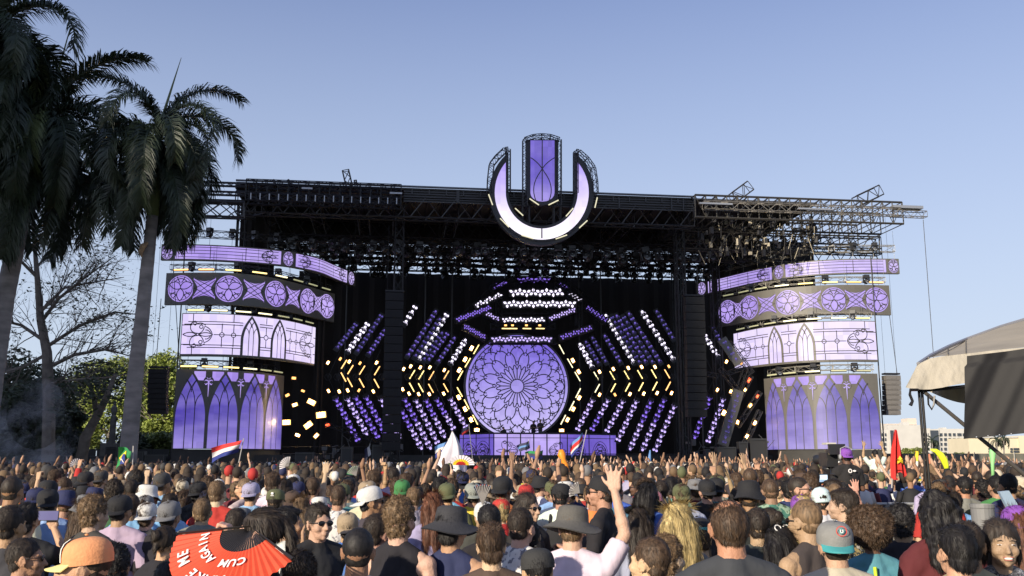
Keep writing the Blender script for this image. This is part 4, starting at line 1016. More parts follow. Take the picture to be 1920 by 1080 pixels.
def strip(p0, p1, D0, D1, k, n, label, k2=None, wide=.42, hm=None, group=None, step=1.0):
    a, b = SP(*p0, D0), SP(*p1, D1); mid = a.lerp(b, .5); root = empty('led_strip', mid, label, 'light strip', group)
    d = (b - a); L = d.length; d.normalize(); nrm = d.cross(EY).normalized()
    mb = MB(); M = Matrix((nrm, EY, d)).transposed(); mb.box(mid + EY * .1, (wide, .14, L + .3), M=M); mb.build('housing', hm or stripb, root)
    roll = atan2(d.dot(EX), d.z)
    n = round(n * 1.12)
    for i in range(n):
        t = (i + .5) / n; q = a.lerp(b, t); kk = k if not k2 else (k if t < .5 else k2)
        inst('led_cluster', CL[kk], root, M=Matrix.Translation(q - mid) @ Matrix.Rotation(YAW, 4, 'Z') @ Matrix.Rotation(roll + i * 1.0 * pi / 3, 4, 'Y') @ Matrix.Diagonal((1.15 if kk in 'du' else 1.42, 1, 1.15 if kk in 'du' else 1.42, 1)))
LU = [((630, 655), (668, 607), 'd', 7), ((651, 661), (690, 606), 'w', 7), ((668, 662), (716, 590), 'd', 9), ((690, 666), (722, 618), 'p', 6), ((757, 610), (780, 573), 'w', 4), ((763, 670), (818, 582), 'p', 10), ((783, 676), (839, 588), 'w', 9), ((801, 678), (840, 624), 'p', 7), ((820, 681), (853, 632), 'p', 6), ((844, 683), (873, 637), 'w', 6), ((776, 672), (826, 596), 'd', 8), ((792, 678), (830, 622), 'd', 6)]
LU = [(a, b, 'u' if k == 'p' else k, n) for a, b, k, n in LU]
LD = [((628, 745), (672, 827), 'p', 9, 'p'), ((650, 745), (688, 815), 'l', 8), ((665, 742), (709, 822), 'p', 9, 'p'), ((685, 742), (727, 822), 'p', 9, 'p'), ((713, 745), (750, 822), 'l', 8), ((752, 768), (791, 842), 'p', 8, 'l'), ((757, 745), (808, 842), 'p', 10, 'l'), ((778, 747), (821, 832), 'l', 9), ((797, 747), (834, 820), 'p', 8, 'l'), ((817, 746), (851, 805), 'p', 7, 'l'), ((843, 745), (874, 802), 'l', 7)]
RU = [((1111, 690), (1087, 645), 'w', 6), ((1138, 682), (1110, 632), 'd', 6), ((1165, 682), (1133, 628), 'p', 6), ((1190, 682), (1135, 590), 'w', 10), ((1213, 682), (1155, 590), 'p', 10), ((1240, 682), (1178, 586), 'p', 10), ((1264, 676), (1203, 583), 'w', 10), ((1264, 638), (1230, 582), 'd', 6), ((1347, 670), (1320, 628), 'w', 5), ((1352, 642), (1335, 612), 'd', 4), ((1124, 684), (1098, 640), 'd', 6), ((1202, 684), (1146, 592), 'd', 9), ((1227, 684), (1168, 592), 'd', 9)]
RU = [(a, b, 'u' if k == 'p' else k, n) for a, b, k, n in RU]
RD = [((1113, 747), (1082, 807), 'l', 7), ((1142, 747), (1109, 807), 'l', 7, 'p'), ((1170, 749), (1137, 810), 'l', 7), ((1195, 749), (1158, 827), 'l', 9), ((1222, 749), (1181, 843), 'p', 10, 'l'), ((1247, 746), (1204, 845), 'p', 10, 'l'), ((1266, 758), (1227, 847), 'l', 9), ((1332, 742), (1302, 822), 'p', 8, 'p'), ((1357, 745), (1327, 830), 'l', 9)]
def field(lst, nm, x_in, side):
    for i, q in enumerate(lst):
        xm = q[0][0]; D = 5 + 7 * (1 - min(1, abs(xm - 970) / 420))
        col = CN[q[2]]; near = ['beside the rose screen', 'midway across the stage', 'far out by the %s tower' % side][min(2, int(abs(xm - 970) / 150))]
        strip(q[0], q[1], D, D + .8, q[2], q[3], '%s %s strip of triangle lamps, number %s out from the rose, %s' % (nm, col, ['one', 'two', 'three', 'four', 'five', 'six', 'seven', 'eight', 'nine', 'ten', 'eleven', 'twelve', 'thirteen', 'fourteen'][i if side == 'right' else len(lst) - 1 - i], side + ' side'), q[4] if len(q) > 4 else None, group='slanting lamp strips')
field(LU, 'upper', 0, 'left'); field(LD, 'lower', 0, 'left'); field(RU, 'upper', 0, 'right'); field(RD, 'lower', 0, 'right')
# two sunlit strips at the right edge of the lamp field
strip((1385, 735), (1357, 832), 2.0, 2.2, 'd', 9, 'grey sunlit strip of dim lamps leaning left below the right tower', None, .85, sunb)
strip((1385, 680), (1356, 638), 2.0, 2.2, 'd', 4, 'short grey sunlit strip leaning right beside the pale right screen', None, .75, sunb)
def trow(p0, p1, D0, D1, k, n, label, s=1.0):
    a, b = SP(*p0, D0), SP(*p1, D1); mid = a.lerp(b, .5); root = empty('triangle_lamp_row', mid, label, 'light row')
    mb = MB(); mb.truss(a + EY * .5, b + EY * .5, .4, .5, .6, .035, .02); o = mb.build('truss', blk, root); o['kind'] = 'stuff'
    mb = MB(); d = (b - a).normalized(); nrm = d.cross(EY).normalized(); M = Matrix((d, EY, nrm)).transposed(); mb.box(mid + EY * .12, ((b - a).length + .2, .12, .62 * s), M=M); mb.build('housing', stripb, root)
    dz = atan2((b - a).z, (b - a).dot(EX)); wpx = (b - a).dot(EX) / n / .44
    for i in range(n):
        q = a.lerp(b, (i + .5) / n)
        inst('led_cluster', CT[k], root, M=Matrix.Translation(q - mid - EY * .04) @ Matrix.Rotation(YAW, 4, 'Z') @ Matrix.Rotation((0 if i % 2 else pi) - (dz if 1 else 0), 4, 'Y') @ Matrix.Diagonal((wpx * 1.5, 1, 1.3 * s * min(1.35, max(1, wpx)), 1)))
rows = [((971, 525), (1031, 525), 16, 16, 'p', 5, 'topmost short violet triangle row above the rose', .8), ((956, 548.7), (1056, 548.7), 13, 13, 'w', 8, 'large white triangle row, second from the top above the rose', 1.15), ((944.7, 570), (1079, 570), 10, 10, 'w', 11, 'long white triangle row, third from the top above the rose', 1.05),
        ((941, 599.7), (1021, 599.7), 11, 11, 'w', 8, 'white triangle row just above the amber tubes', .9), ((921.8, 636.3), (1034.4, 636.3), 10, 10, 'l', 11, 'lilac triangle row crossing the top of the rose', .95),
        ((922.7, 539), (949, 529), 14, 16, 'p', 4, 'short violet triangle row slanting up at upper left of the rose', .9), ((890, 574), (940, 552), 10, 13, 'w', 6, 'white triangle row slanting up at left above the rose', 1.0), ((856, 600), (920, 576), 8, 10, 'p', 10, 'long violet triangle row slanting up at far left above the rose', .9),
        ((870, 611), (910, 633), 8, 10, 'p', 8, 'violet triangle row slanting down to the rose from the left', .9), ((910, 586), (936, 600), 10, 11, 'l', 4, 'short pale triangle row slanting down left of the amber tubes', .8),
        ((1048, 531), (1064, 541), 16, 14, 'p', 3, 'short violet triangle row slanting down at upper right of the rose', .8), ((1068, 549), (1089, 564), 13, 10, 'w', 4, 'short white triangle row slanting down at right above the rose', 1.0), ((1100, 575), (1138, 602), 10, 8, 'p', 8, 'violet triangle row slanting down at far right above the rose', .9),
        ((1051, 633), (1110, 614), 10, 8, 'p', 8, 'violet triangle row rising right from the rose', .9), ((1030, 598), (1079, 580), 11, 10, 'l', 7, 'lilac triangle row rising right of the amber tubes', .9)]
for r in rows: trow(*r)
# hung frame of the big polygon
def poly():
    m = MB(); q = [(858, 605), (920, 545), (965, 522), (1040, 522), (1090, 552), (1140, 606)]
    for a, b in zip(q[:-1], q[1:]): m.truss(SP(*a, 12), SP(*b, 12), .5, .5, .9, .04, .025)
    for a, b in (((872, 612), (915, 640)), ((1040, 640), (1112, 614)), ((915, 640), (1040, 640)), ((935, 583), (1085, 583)), ((935, 560), (935, 610)), ((1085, 560), (1085, 610)), ((920, 612), (1040, 612))): m.truss(SP(*a, 11), SP(*b, 11), .5, .5, .9, .04, .025)
    for px in (925, 965, 1000, 1040, 1070): m.tube(SP(px, 600, 11.5), SP(px, 510, 11.5), .03, 4)
    part('hung_frame', m, blk)
poly()
def tb(px, py, k, ang, D, L=1.0, lab='', grp=''):
    put('light_tube', TUBE[k], SP(px, py, D), YAW, ang, (L, .8, .8), lab, group=grp)
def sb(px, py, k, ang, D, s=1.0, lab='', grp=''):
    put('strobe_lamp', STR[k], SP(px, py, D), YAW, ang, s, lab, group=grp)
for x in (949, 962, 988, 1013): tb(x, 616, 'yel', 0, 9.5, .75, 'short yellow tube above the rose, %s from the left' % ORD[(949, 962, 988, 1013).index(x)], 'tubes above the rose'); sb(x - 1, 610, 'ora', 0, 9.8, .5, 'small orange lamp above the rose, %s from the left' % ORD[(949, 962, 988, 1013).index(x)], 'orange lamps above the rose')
zl = 'tubes in the middle row left of the rose'; zr = 'tubes in the middle row right of the rose'
for (x, y, k) in ((645, 683, 'amb'), (657, 693, 'amb'), (679, 694, 'amb'), (707, 695, 'amb'), (773, 702, 'yel'), (790, 703, 'yel'), (809, 704, 'amb'), (837, 703, 'amb')):
    NL[0] += 1
    for dy, a_, w_ in ((0, 60, 'upper'), (24, -60, 'lower')): tb(x - dy / 24, y + dy, k, R(a_), 6 + abs(x - 640) / 60, .85, '%s slanting %s tube left of the rose, %s in its row from the left' % (w_, 'yellow' if k == 'yel' else 'amber', ORD[NL[0] - 1]), zl)
NL[0] = 0
for (x, y, k) in ((1118, 705, 'pal'), (1148, 704, 'yel'), (1175, 703, 'yel'), (1200, 702, 'yel'), (1226, 701, 'yel'), (1251, 701, 'amb')):
    NL[0] += 1
    for dy, a_, w_ in ((0, -60, 'upper'), (23, 60, 'lower')): tb(x + dy / 12, y + dy, k, R(a_), 6 + abs(1260 - x) / 40, .85, '%s slanting tube right of the rose, %s in its row from the rose' % (w_, ORD[NL[0] - 1]), zr)
G = 'small strobes along the middle row'; _n = {}
class _SB:
    def __mod__(s, a): _n[a] = _n.get(a, 0) + 1; return 'small %s strobe in the middle rows %s of the rose, %s of its colour' % (a[0], a[1], ORD[(_n[a] - 1) % 18])
SB = _SB()
def nth(k): _n[k] = _n.get(k, 0) + 1; return ORD[_n[k] - 1]
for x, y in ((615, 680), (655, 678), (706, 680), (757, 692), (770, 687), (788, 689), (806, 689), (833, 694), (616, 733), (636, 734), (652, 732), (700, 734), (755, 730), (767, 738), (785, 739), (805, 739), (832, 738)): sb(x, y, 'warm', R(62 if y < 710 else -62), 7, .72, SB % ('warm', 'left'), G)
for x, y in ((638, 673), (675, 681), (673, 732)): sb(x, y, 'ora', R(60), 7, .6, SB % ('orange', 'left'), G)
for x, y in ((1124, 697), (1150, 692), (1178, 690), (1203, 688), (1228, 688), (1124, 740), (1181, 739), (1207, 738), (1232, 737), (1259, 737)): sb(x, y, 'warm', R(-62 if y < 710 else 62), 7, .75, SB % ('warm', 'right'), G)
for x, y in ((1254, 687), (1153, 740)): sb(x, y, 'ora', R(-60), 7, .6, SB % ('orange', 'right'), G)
T1, T2 = 'tubes ringing the rose screen', 'bright strobes ringing the rose screen'
for x, y, a in ((893, 655, 60), (877, 680, 60), (863, 704, 62), (862, 735, -60), (875, 758, -62), (891, 787, -62), (1053, 655, -62), (1069, 681, -60), (1083, 706, -60), (1084, 737, 62), (1072, 761, 62), (1056, 787, 62)): tb(x, y, 'yel' if x < 970 else 'pal', R(a), 11, .95, 'yellow tube at the %s %s edge of the rose screen, %s' % ('upper' if y < 724 else 'lower', 'left' if x < 970 else 'right', 'farthest from its middle' if abs(y - 724) > 55 else ('between the other two' if abs(y - 724) > 30 else 'nearest its middle')), T1)
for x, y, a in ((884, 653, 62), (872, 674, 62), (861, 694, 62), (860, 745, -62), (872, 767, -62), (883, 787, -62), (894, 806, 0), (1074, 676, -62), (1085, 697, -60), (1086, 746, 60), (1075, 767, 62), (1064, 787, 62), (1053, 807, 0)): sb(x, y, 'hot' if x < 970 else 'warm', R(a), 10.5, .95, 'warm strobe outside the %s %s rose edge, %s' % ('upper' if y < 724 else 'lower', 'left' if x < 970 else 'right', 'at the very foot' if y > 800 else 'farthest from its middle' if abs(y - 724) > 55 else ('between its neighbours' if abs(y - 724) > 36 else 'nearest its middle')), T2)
g = 'glowing lamps between the left tower and the lamp strips'; _n.clear(); lb = '%s lamp in the scattered group beside the left tower, %s of its colour downwards'
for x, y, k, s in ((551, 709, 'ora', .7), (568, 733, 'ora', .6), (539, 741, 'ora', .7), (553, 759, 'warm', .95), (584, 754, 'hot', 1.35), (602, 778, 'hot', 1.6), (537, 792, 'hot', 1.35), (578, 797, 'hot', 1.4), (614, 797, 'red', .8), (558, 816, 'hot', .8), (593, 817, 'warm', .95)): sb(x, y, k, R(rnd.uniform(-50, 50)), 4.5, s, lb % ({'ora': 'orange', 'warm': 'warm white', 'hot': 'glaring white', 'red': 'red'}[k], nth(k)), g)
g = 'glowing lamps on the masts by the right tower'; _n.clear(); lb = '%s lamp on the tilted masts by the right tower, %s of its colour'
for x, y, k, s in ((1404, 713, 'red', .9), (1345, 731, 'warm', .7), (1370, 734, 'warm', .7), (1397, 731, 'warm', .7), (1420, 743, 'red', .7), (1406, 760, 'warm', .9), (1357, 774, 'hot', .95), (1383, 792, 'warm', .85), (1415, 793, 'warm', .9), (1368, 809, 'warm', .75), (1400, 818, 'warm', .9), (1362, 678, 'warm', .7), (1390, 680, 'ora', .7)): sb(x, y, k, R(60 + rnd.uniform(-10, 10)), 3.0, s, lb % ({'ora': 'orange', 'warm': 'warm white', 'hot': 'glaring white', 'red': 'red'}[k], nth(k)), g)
def masts():
    m = MB()
    for a, b in (((1385, 735), (1350, 690)), ((1410, 700), (1365, 640)), ((1350, 820), (1408, 705)), ((1383, 800), (1425, 735)), ((1365, 700), (1392, 690)), ((1398, 690), (1345, 840)), ((1398, 830), (1425, 770)), ((1316, 700), (1345, 705))): m.truss(SP(*a, 2.8), SP(*b, 2.8), .35, .35, .5, .03, .02, up=EY)
    part('tilted_mast', m, dkalu)
    m = MB()
    for x in (615, 632, 650, 668, 690, 716, 765, 785, 810, 838, 1125, 1152, 1180, 1208, 1235, 1262, 1340):                      # spoked joints along the middle
        c = SP(x, 707, 8); 
        for k in range(6): a = k * pi / 3; b = (k + 1) * pi / 3; p = c + EX * .28 * cos(a) + Vector((0, 0, .28 * sin(a))); q = c + EX * .28 * cos(b) + Vector((0, 0, .28 * sin(b))); m.tube(p, q, .025, 3); m.tube(c, p, .015, 3)
        m.tube(SP(x, 707, 8.2), SP(x + (24 if x < 970 else -24), 655, 8.2), .02, 3); m.tube(SP(x, 707, 8.2), SP(x + (24 if x < 970 else -24), 759, 8.2), .02, 3)
    part('spoked_joint', m, dkalu)
    m = MB(); m.truss(SP(610, 795, 3), SP(730, 835, 3), .3, .3, .5, .04, .02); m.tube(SP(530, 838, 3), SP(725, 838, 3), .03, 4)
    part('low_boom', m, blk)
masts()
# ------------------------------------------------------------ deck clutter
def clutter():
    rg = random.Random(5)
    spec = [(1342, 1378, 838, 862, 'grey'), (1384, 1400, 828, 862, 'dark'), (1404, 1436, 822, 862, 'dark'), (1488, 1522, 842, 864, 'brown'), (642, 662, 838, 862, 'dark'), (556, 590, 848, 864, 'dark'), (700, 720, 834, 862, 'dark'), (1322, 1338, 846, 864, 'grey'), (203, 222, 838, 866, 'dark'), (248, 272, 846, 866, 'grey'), (276, 312, 852, 866, 'grey'), (172, 200, 855, 868, 'pale')]
    mats_ = {'grey': mat('case grey', (.045, .045, .043), .6), 'dark': mat('case black', (.03, .03, .03), .6), 'brown': mat('case brown', (.12, .09, .08), .7), 'pale': mat('case pale', (.12, .13, .14), .6)}
    whr = ['below the right tower', 'just left of the grey case pair', 'under the red mast lamps', 'under the right lancet screen', 'at the deck left of the tall speaker column', 'by the left lamp group', 'at the foot of the tall left speakers', 'right of the stage masts', 'beside the left palm base', 'right of the palm base', 'under the left hanging speakers', 'left of the Brazil flag']
    for i, (x0, x1, y0, y1, k) in enumerate(spec):
        D = 1.0; a, b = SP(x0, y0, D), SP(x1, y1, D); root = empty('equipment_case', ((a.x + b.x) / 2, (a.y + b.y) / 2, 0), '%s equipment case standing %s' % ({'grey': 'grey', 'dark': 'black', 'brown': 'dull brown', 'pale': 'pale'}[k], whr[i]), 'case')
        m = MB(); w = abs(b.x - a.x); m.box(((a.x + b.x) / 2, (a.y + b.y) / 2, a.z / 2), (w, .8, a.z), YAW); m.build('case_body', mats_[k], root)
        m = MB()
        for s in (-1, 1): m.box(((a.x + b.x) / 2 + s * w * .48, (a.y + b.y) / 2 - .42, a.z / 2), (.07, .05, a.z), YAW)
        for z in (.97, .55): m.box(((a.x + b.x) / 2, (a.y + b.y) / 2 - .44, a.z * z), (w, .05, .06), YAW)
        m.build('edge_strip', mat('case edge', (.07, .07, .07), .4, .5), root)['kind'] = 'stuff'
    # low rail along the deck
    m = MB()
    for x0, x1 in ((530, 720), (1040, 1290)):
        m.tube(SP(x0, 851, 2.4), SP(x1, 852, 2.4), .035, 4); m.tube(SP(x0, 861, 2.4), SP(x1, 862, 2.4), .035, 4)
        for k in range(14): x = lerp(x0, x1, k / 13); m.tube(SP(x, 851, 2.4), SP(x, 866, 2.4), .03, 4)
    o = m.build('deck_rail', dkalu, stage); o['kind'] = 'stuff'
    m = MB()
    for k in range(90):
        px = rg.choice((rg.uniform(600, 760), rg.uniform(1290, 1440), rg.uniform(1380, 1440))); y = rg.uniform(828, 862); p = SP(px, y, 2.0 + rg.random()); 
        if rg.random() < .5: m.box(p, (rg.uniform(.1, .5), .2, rg.uniform(.1, .5)), rg.random())
        else: m.tube(p, p + Vector((rg.uniform(-.8, .8), 0, rg.uniform(-.3, .8))), .025, 3)
    o = m.build('backline_clutter', mat('clutter grey', (.09, .09, .09), .6), stage); o['kind'] = 'stuff'
clutter()
def monument():
    p = AT(208, 850, 72); root = empty('stone_monument', (p.x, 72, 0), 'pale stone figure on a column pedestal left of the palm base', 'statue')
    m = MB(); st = mat('weathered stone', (.16, .15, .13), .9, var=.3, vs=3)
    m.box((p.x, 72, 1.6), (1.3, 1.0, 3.2)); m.build('pedestal', st, root); m = MB(); m.lathe([(.3, 3.2), (.24, 3.4), (.22, 5.1), (.2, 5.2), (.16, 5.3)], (p.x, 72, 0), 10)
    m.lathe([(.16, 5.3), (.24, 5.6), (.22, 5.9), (.1, 6.05), (.12, 6.15), (.11, 6.3), (.0, 6.4)], (p.x, 72, 0), 10); m.build('figure', st, root)
monument()
def wires():
    for i, (a, b, D, lb) in enumerate((((1731, 412), (1752, 690), -3, 'thin guy wire running down from the right wing tip'), ((1667, 585), (1682, 700), -1, 'thin cable beside the right hanging speakers'), ((325, 500), (337, 690), -1.5, 'thin cable down the outer side of the left tower'), ((302, 560), (292, 690), -4, 'thin cable above the left hanging speakers'))):
        m = MB(); m.tube(SP(*a, D), SP(*b, D), .025, 4); tag(m.build('guy_wire', dkalu), lb, 'cable')
    for T_, s in ((TL, 'left'), (TR, 'right')):
        m = MB()
        for t in T_[1:]:
            for k in range(7): u = t.L * (k + .5) / 7; m.tube(t.F(u, t.H - .1, -.4), t.F(u, t.H + 1.6, -.4), .015, 3)
        m.tube(T_[2].F(-.3, .5, -.5), T_[2].F(-.3, H1, -.5), .05, 4)
        o = m.build('suspension_cable', dkalu, stage); o['kind'] = 'stuff'
wires()

# ============================================================ people
skinm = mat('skin', (.5, .3, .2), .55, spec=.35, objcol=True, var=.10, vs=14, bump=.25, bs=70)
hairm = mat('hair', (.05, .04, .03), .62, spec=.45, objcol=True, var=.62, vs=85, stretch=(1, 1, .25))  # streaky tone imitates sunlit strands, highlights put into the hair colour
clothm = mat('cloth', (.2, .2, .2), .88, objcol=True, var=.07, vs=9, bump=.5, bs=7, stretch=(1.6, 1.6, .7))
legm = mat('trouser cloth', (.06, .06, .08), .9, objcol=True, var=.1, vs=9); shoem = mat('shoe', (.25, .25, .25), .7)
hatm = mat('hat cloth', (.1, .1, .1), .85, objcol=True, var=.07, vs=30, bump=.2, bs=80)
lensm = mat('dark lens', (.01, .01, .012), .12); framem = mat('spectacle frame', (.02, .02, .02), .4)
eyew = mat('eye white', (.75, .72, .68), .3); eyed = mat('iris', (.06, .035, .02), .2); lipm = mat('lips', (.45, .16, .13), .45); teethm = mat('teeth', (.8, .77, .7), .35)
DG = None
def remesh(mb, voxel, smooth=2, disp=None, name='m', mats=None):
    me0 = mb.mesh('tmp', []); o = bpy.data.objects.new('tmp', me0); C.objects.link(o)
    r = o.modifiers.new('r', 'REMESH'); r.mode = 'VOXEL'; r.voxel_size = voxel
    if smooth: q = o.modifiers.new('s', 'SMOOTH'); q.iterations = smooth; q.factor = .5
    dg = bpy.context.evaluated_depsgraph_get(); me = bpy.data.meshes.new_from_object(o.evaluated_get(dg)); me.name = name
    bpy.data.objects.remove(o); bpy.data.meshes.remove(me0)
    me.materials.clear()
    for m in (mats or []): me.materials.append(m)
    if disp:
        nrm = [v.normal.copy() for v in me.vertices]
        for v, n_ in zip(me.vertices, nrm): v.co = v.co + n_ * disp(v.co, n_)
    me.polygons.foreach_set('use_smooth', [True] * len(me.polygons)); me.update(); return me
def cap(mb, p, q, r1, r2, n=10):
    mb.path([p, q], [r1, r2], n); mb.ball(p, r1, n, 8); mb.ball(q, r2, n, 8)
SH = 1.395
POSE = {  # side: elbow, wrist, hand direction, open (1) or closed (0)
 'down': {-1: ((-.25, -.03, 1.11), (-.25, .08, .88), (0, .3, -1), .3), 1: ((.25, -.03, 1.11), (.25, .08, .88), (0, .3, -1), .3)},
 'front': {-1: ((-.25, .02, 1.12), (-.13, .27, 1.2), (.4, .8, .3), 0), 1: ((.25, .02, 1.12), (.13, .27, 1.16), (-.4, .8, .2), 0)},
 'rup': {-1: ((-.25, -.03, 1.11), (-.22, .1, .9), (0, .3, -1), .3), 1: ((.30, .06, 1.60), (.24, .10, 1.86), (-.05, .1, 1), 1)},
 'lup': {1: ((.25, .02, 1.12), (.13, .27, 1.16), (-.4, .8, .2), 0), -1: ((-.30, .08, 1.60), (-.28, .16, 1.87), (.02, .2, 1), 1)},
 'both': {-1: ((-.31, .05, 1.60), (-.25, .1, 1.87), (.05, .1, 1), 1), 1: ((.31, .05, 1.60), (.27, .12, 1.87), (-.05, .1, 1), 1)},
 'fist': {-1: ((-.25, .02, 1.12), (-.13, .27, 1.2), (.4, .8, .3), 0), 1: ((.31, .1, 1.56), (.27, .16, 1.82), (0, .1, 1), 0)},
 'phone': {-1: ((-.24, .2, 1.33), (-.09, .34, 1.56), (.35, .1, 1), 0), 1: ((.24, .2, 1.33), (.09, .34, 1.56), (-.35, .1, 1), 0)},
 'fan': {1: ((.25, .02, 1.12), (.13, .27, 1.16), (-.4, .8, .2), 0), -1: ((-.27, .10, 1.36), (-.262, .06, 1.60), (-.05, .1, 1), 0)},
 'face': {-1: ((-.25, .02, 1.12), (-.13, .27, 1.2), (.4, .8, .3), 0), 1: ((.2, .18, 1.25), (.115, .1, 1.50), (-.02, -.1, 1), .6)},
}
def hand(mb, w, d, sd, op):
    d = Vector(d).normalized(); w = Vector(w); x = Vector((1, 0, 0)); x = (x - d * x.dot(d)).normalized(); y = d.cross(x)
    T = lambda a, b, c: w + x * a + y * b + d * c
    M = Matrix((x, y, d)).transposed()
    for k in range(4): cap(mb, T(-.024 + k * .016, 0, .02), T(-.03 + k * .020, 0, .085), .015, .0125, 8)
    for k, (lx, ln, sp) in enumerate(((-.031, .064, -.30), (-.011, .078, -.09), (.010, .073, .11), (.030, .058, .33))):
        a = T(lx, 0, .085)
        if op >= .9: b = a + x * (sin(sp) * ln * .5) + d * ln * .5 + y * .003; c = b + x * (sin(sp) * ln * .5) + d * ln * .5 + y * .008
        elif op > 0: b = a + d * ln * .45 + y * .015 * 1; c = b + d * ln * .35 + y * .025
        else: b = a + d * .018 + y * .034; c = b - d * .038 + y * .012
        cap(mb, a, b, .0098, .0090, 8); cap(mb, b, c, .0090, .0078, 8)
    t0 = T(-sd * .024, .004, .03); t1 = T(-sd * (.058 if op > .5 else .042), .014, .062); t2 = T(-sd * (.075 if op > .5 else .02), .018 if op > .5 else .045, .095 if op > .5 else .075)
    cap(mb, t0, t1, .0135, .011, 8); cap(mb, t1, t2, .011, .0085, 8)
def body_mesh(pose, female=False):
    mb = MB(); b = mb.ball
    b((0, -.018, 1.655), (.075, .097, .094), 20, 14); b((0, .022, 1.625), (.066, .072, .088), 18, 12)
    b((0, .034, 1.568), (.052, .056, .046), 14, 10); b((0, .072, 1.543), (.021, .020, .018), 10, 8)
    cap(mb, (0, .088, 1.640), (0, .112, 1.604), .0085, .0125, 8); b((-.012, .098, 1.600), .009, 8, 6); b((.012, .098, 1.600), .009, 8, 6)
    b((0, .092, 1.577), (.023, .012, .0065), 10, 6); b((0, .091, 1.566), (.020, .012, .0075), 10, 6)
    for s in (-1, 1):
        cap(mb, (s * .014, .084, 1.655), (s * .046, .070, 1.660), .0085, .0075, 8); b((s * .040, .058, 1.605), (.026, .030, .028), 10, 8)
        e = [(s * (.074 + .012 * abs(sin(t * .5 + .3))), -.012 - .0165 * cos(t), 1.622 + .030 * sin(t)) for t in [k * pi / 6 - pi * .4 for k in range(10)]]
        mb.path(e, [.0056] * len(e), 6); b((s * .078, -.008, 1.622), (.005, .015, .026), 8, 8); b((s * .077, .0, 1.594), (.006, .008, .009), 8, 6)
    cap(mb, (0, -.018, 1.585), (0, -.030, 1.44), .056 if not female else .048, .062 if not female else .052, 14)
    w = 1.0 if not female else .88
    for s in (-1, 1):
        cap(mb, (s * .02, -.03, 1.482), (s * .15 * w, -.02, 1.425), .050, .043, 10); b((s * .185 * w, -.01, SH), .056 * w, 12, 8)
        cap(mb, (s * .035, .02, 1.405), (s * .14 * w, .0, 1.405), .028, .030, 8)
    b((0, -.01, 1.28), (.165 * w, .105, .17), 16, 12); cap(mb, (-.14 * w, -.01, 1.375), (.14 * w, -.01, 1.375), .066, .066)
    b((0, 0, 1.09), (.14 * w, .1, .17), 14, 10); b((0, 0, .96), (.165, .115, .12), 14, 10)
    for s in (-1, 1):
        e, wr, d, op = POSE[pose][s]; sh = Vector((s * .188 * w, -.01, SH)); e = Vector(e); wr = Vector(wr)
        cap(mb, sh, e, .050 * w, .039 * w); cap(mb, e, wr, .039 * w, .025); cap(mb, e.lerp(wr, .25), e.lerp(wr, .3), .041 * w, .040 * w)
        hand(mb, wr, d, s, op)
    return remesh(mb, .0072, 2, None, 'body', [skinm])
def fold(a=.006):
    def f(c, n):
        q = c.x * (1 if c.x > 0 else -1); v = mnoise.noise(Vector((c.x * 9, c.y * 9, c.z * 4.5))) + .55 * (abs(mnoise.noise(Vector((c.x * 16 + c.z * 9, c.y * 12, c.z * 7 - q * 6)))) * 2 - .6)
        k = .28 if c.z > 1.36 else (.28 + .72 * min(1, (1.36 - c.z) / .12)); return a * k * max(v, -.25)
    return f
def shirt_mesh(pose, kind='tee', female=False):
    mb = MB(); b = mb.ball; w = 1.0 if not female else .9
    if kind == 'tank':
        b((0, -.008, 1.27), (.172 * w, .120, .175), 18, 12); 
        for s in (-1, 1): cap(mb, (s * .045, -.03, 1.474), (s * .108 * w, -.024, 1.44), .055, .054); cap(mb, (s * .10 * w, -.02, 1.42), (s * .11 * w, -.012, 1.3), .07, .08)
        b((0, 0, 1.10), (.168 * w, .122, .24), 16, 12); b((0, 0, .97), (.182, .128, .14), 14, 10); cap(mb, (0, -.036, 1.455), (0, -.02, 1.36), .070, .1)
    else:
        g = .0 if kind == 'tee' else .008
        for s in (-1, 1):
            cap(mb, (s * .050, -.028, 1.470), (s * .15 * w, -.018, 1.432), .056 + g, .056 + g); b((s * .185 * w, -.01, SH), (.068 + g) * w, 12, 8)
        b((0, -.012, 1.27), (.188 * w + g, .132 + g, .20), 18, 12); cap(mb, (-.15 * w, -.012, 1.375), (.15 * w, -.012, 1.375), .082, .082)
        cap(mb, (0, -.032, 1.462), (0, -.02, 1.40), .072 if kind == 'tee' else .084, .1)
        b((0, 0, 1.08), (.180 * w, .128 + g, .24), 16, 12); b((0, 0, .95), (.186, .132, .13), 14, 10); mb.path([(0, 0, 1.1), (0, 0, .84)], [.17, .165], 18)
        for s in (-1, 1):
            e, wr, d, op = POSE[pose][s]; sh = Vector((s * .188 * w, -.01, SH)); e = Vector(e); wr = Vector(wr)
            if kind == 'tee': q = sh.lerp(e, .78); mb.path([sh, sh.lerp(e, .4), q], [.066, .067, .066], 14)
            else: cap(mb, sh, e, .066, .056); mb.path([e, e.lerp(wr, .88)], [.057, .044], 12)
        if kind == 'hood': b((0, -.075, 1.455), (.095, .055, .055), 12, 8); b((0, -.09, 1.40), (.07, .045, .06), 12, 8)
    return remesh(mb, .012, 1, fold(.015 if kind != 'hood' else .018), 'shirt', [clothm])
def legs_mesh():
    mb = MB(); mb.ball((0, 0, .93), (.17, .12, .13), 14, 10)
    for s in (-1, 1): cap(mb, (s * .085, 0, .9), (s * .1, .01, .5), .092, .068); cap(mb, (s * .1, .01, .5), (s * .1, -.01, .1), .066, .06); mb.ball((s * .1, .05, .045), (.05, .13, .045), 10, 8)
    me = remesh(mb, .022, 1, fold(.006), 'trousers', [legm, shoem])
    for p in me.polygons:
        if p.center.z < .085: p.material_index = 1
    return me
BODY = {}; SHIRT = {}; HAIR = {}; HAT = {}
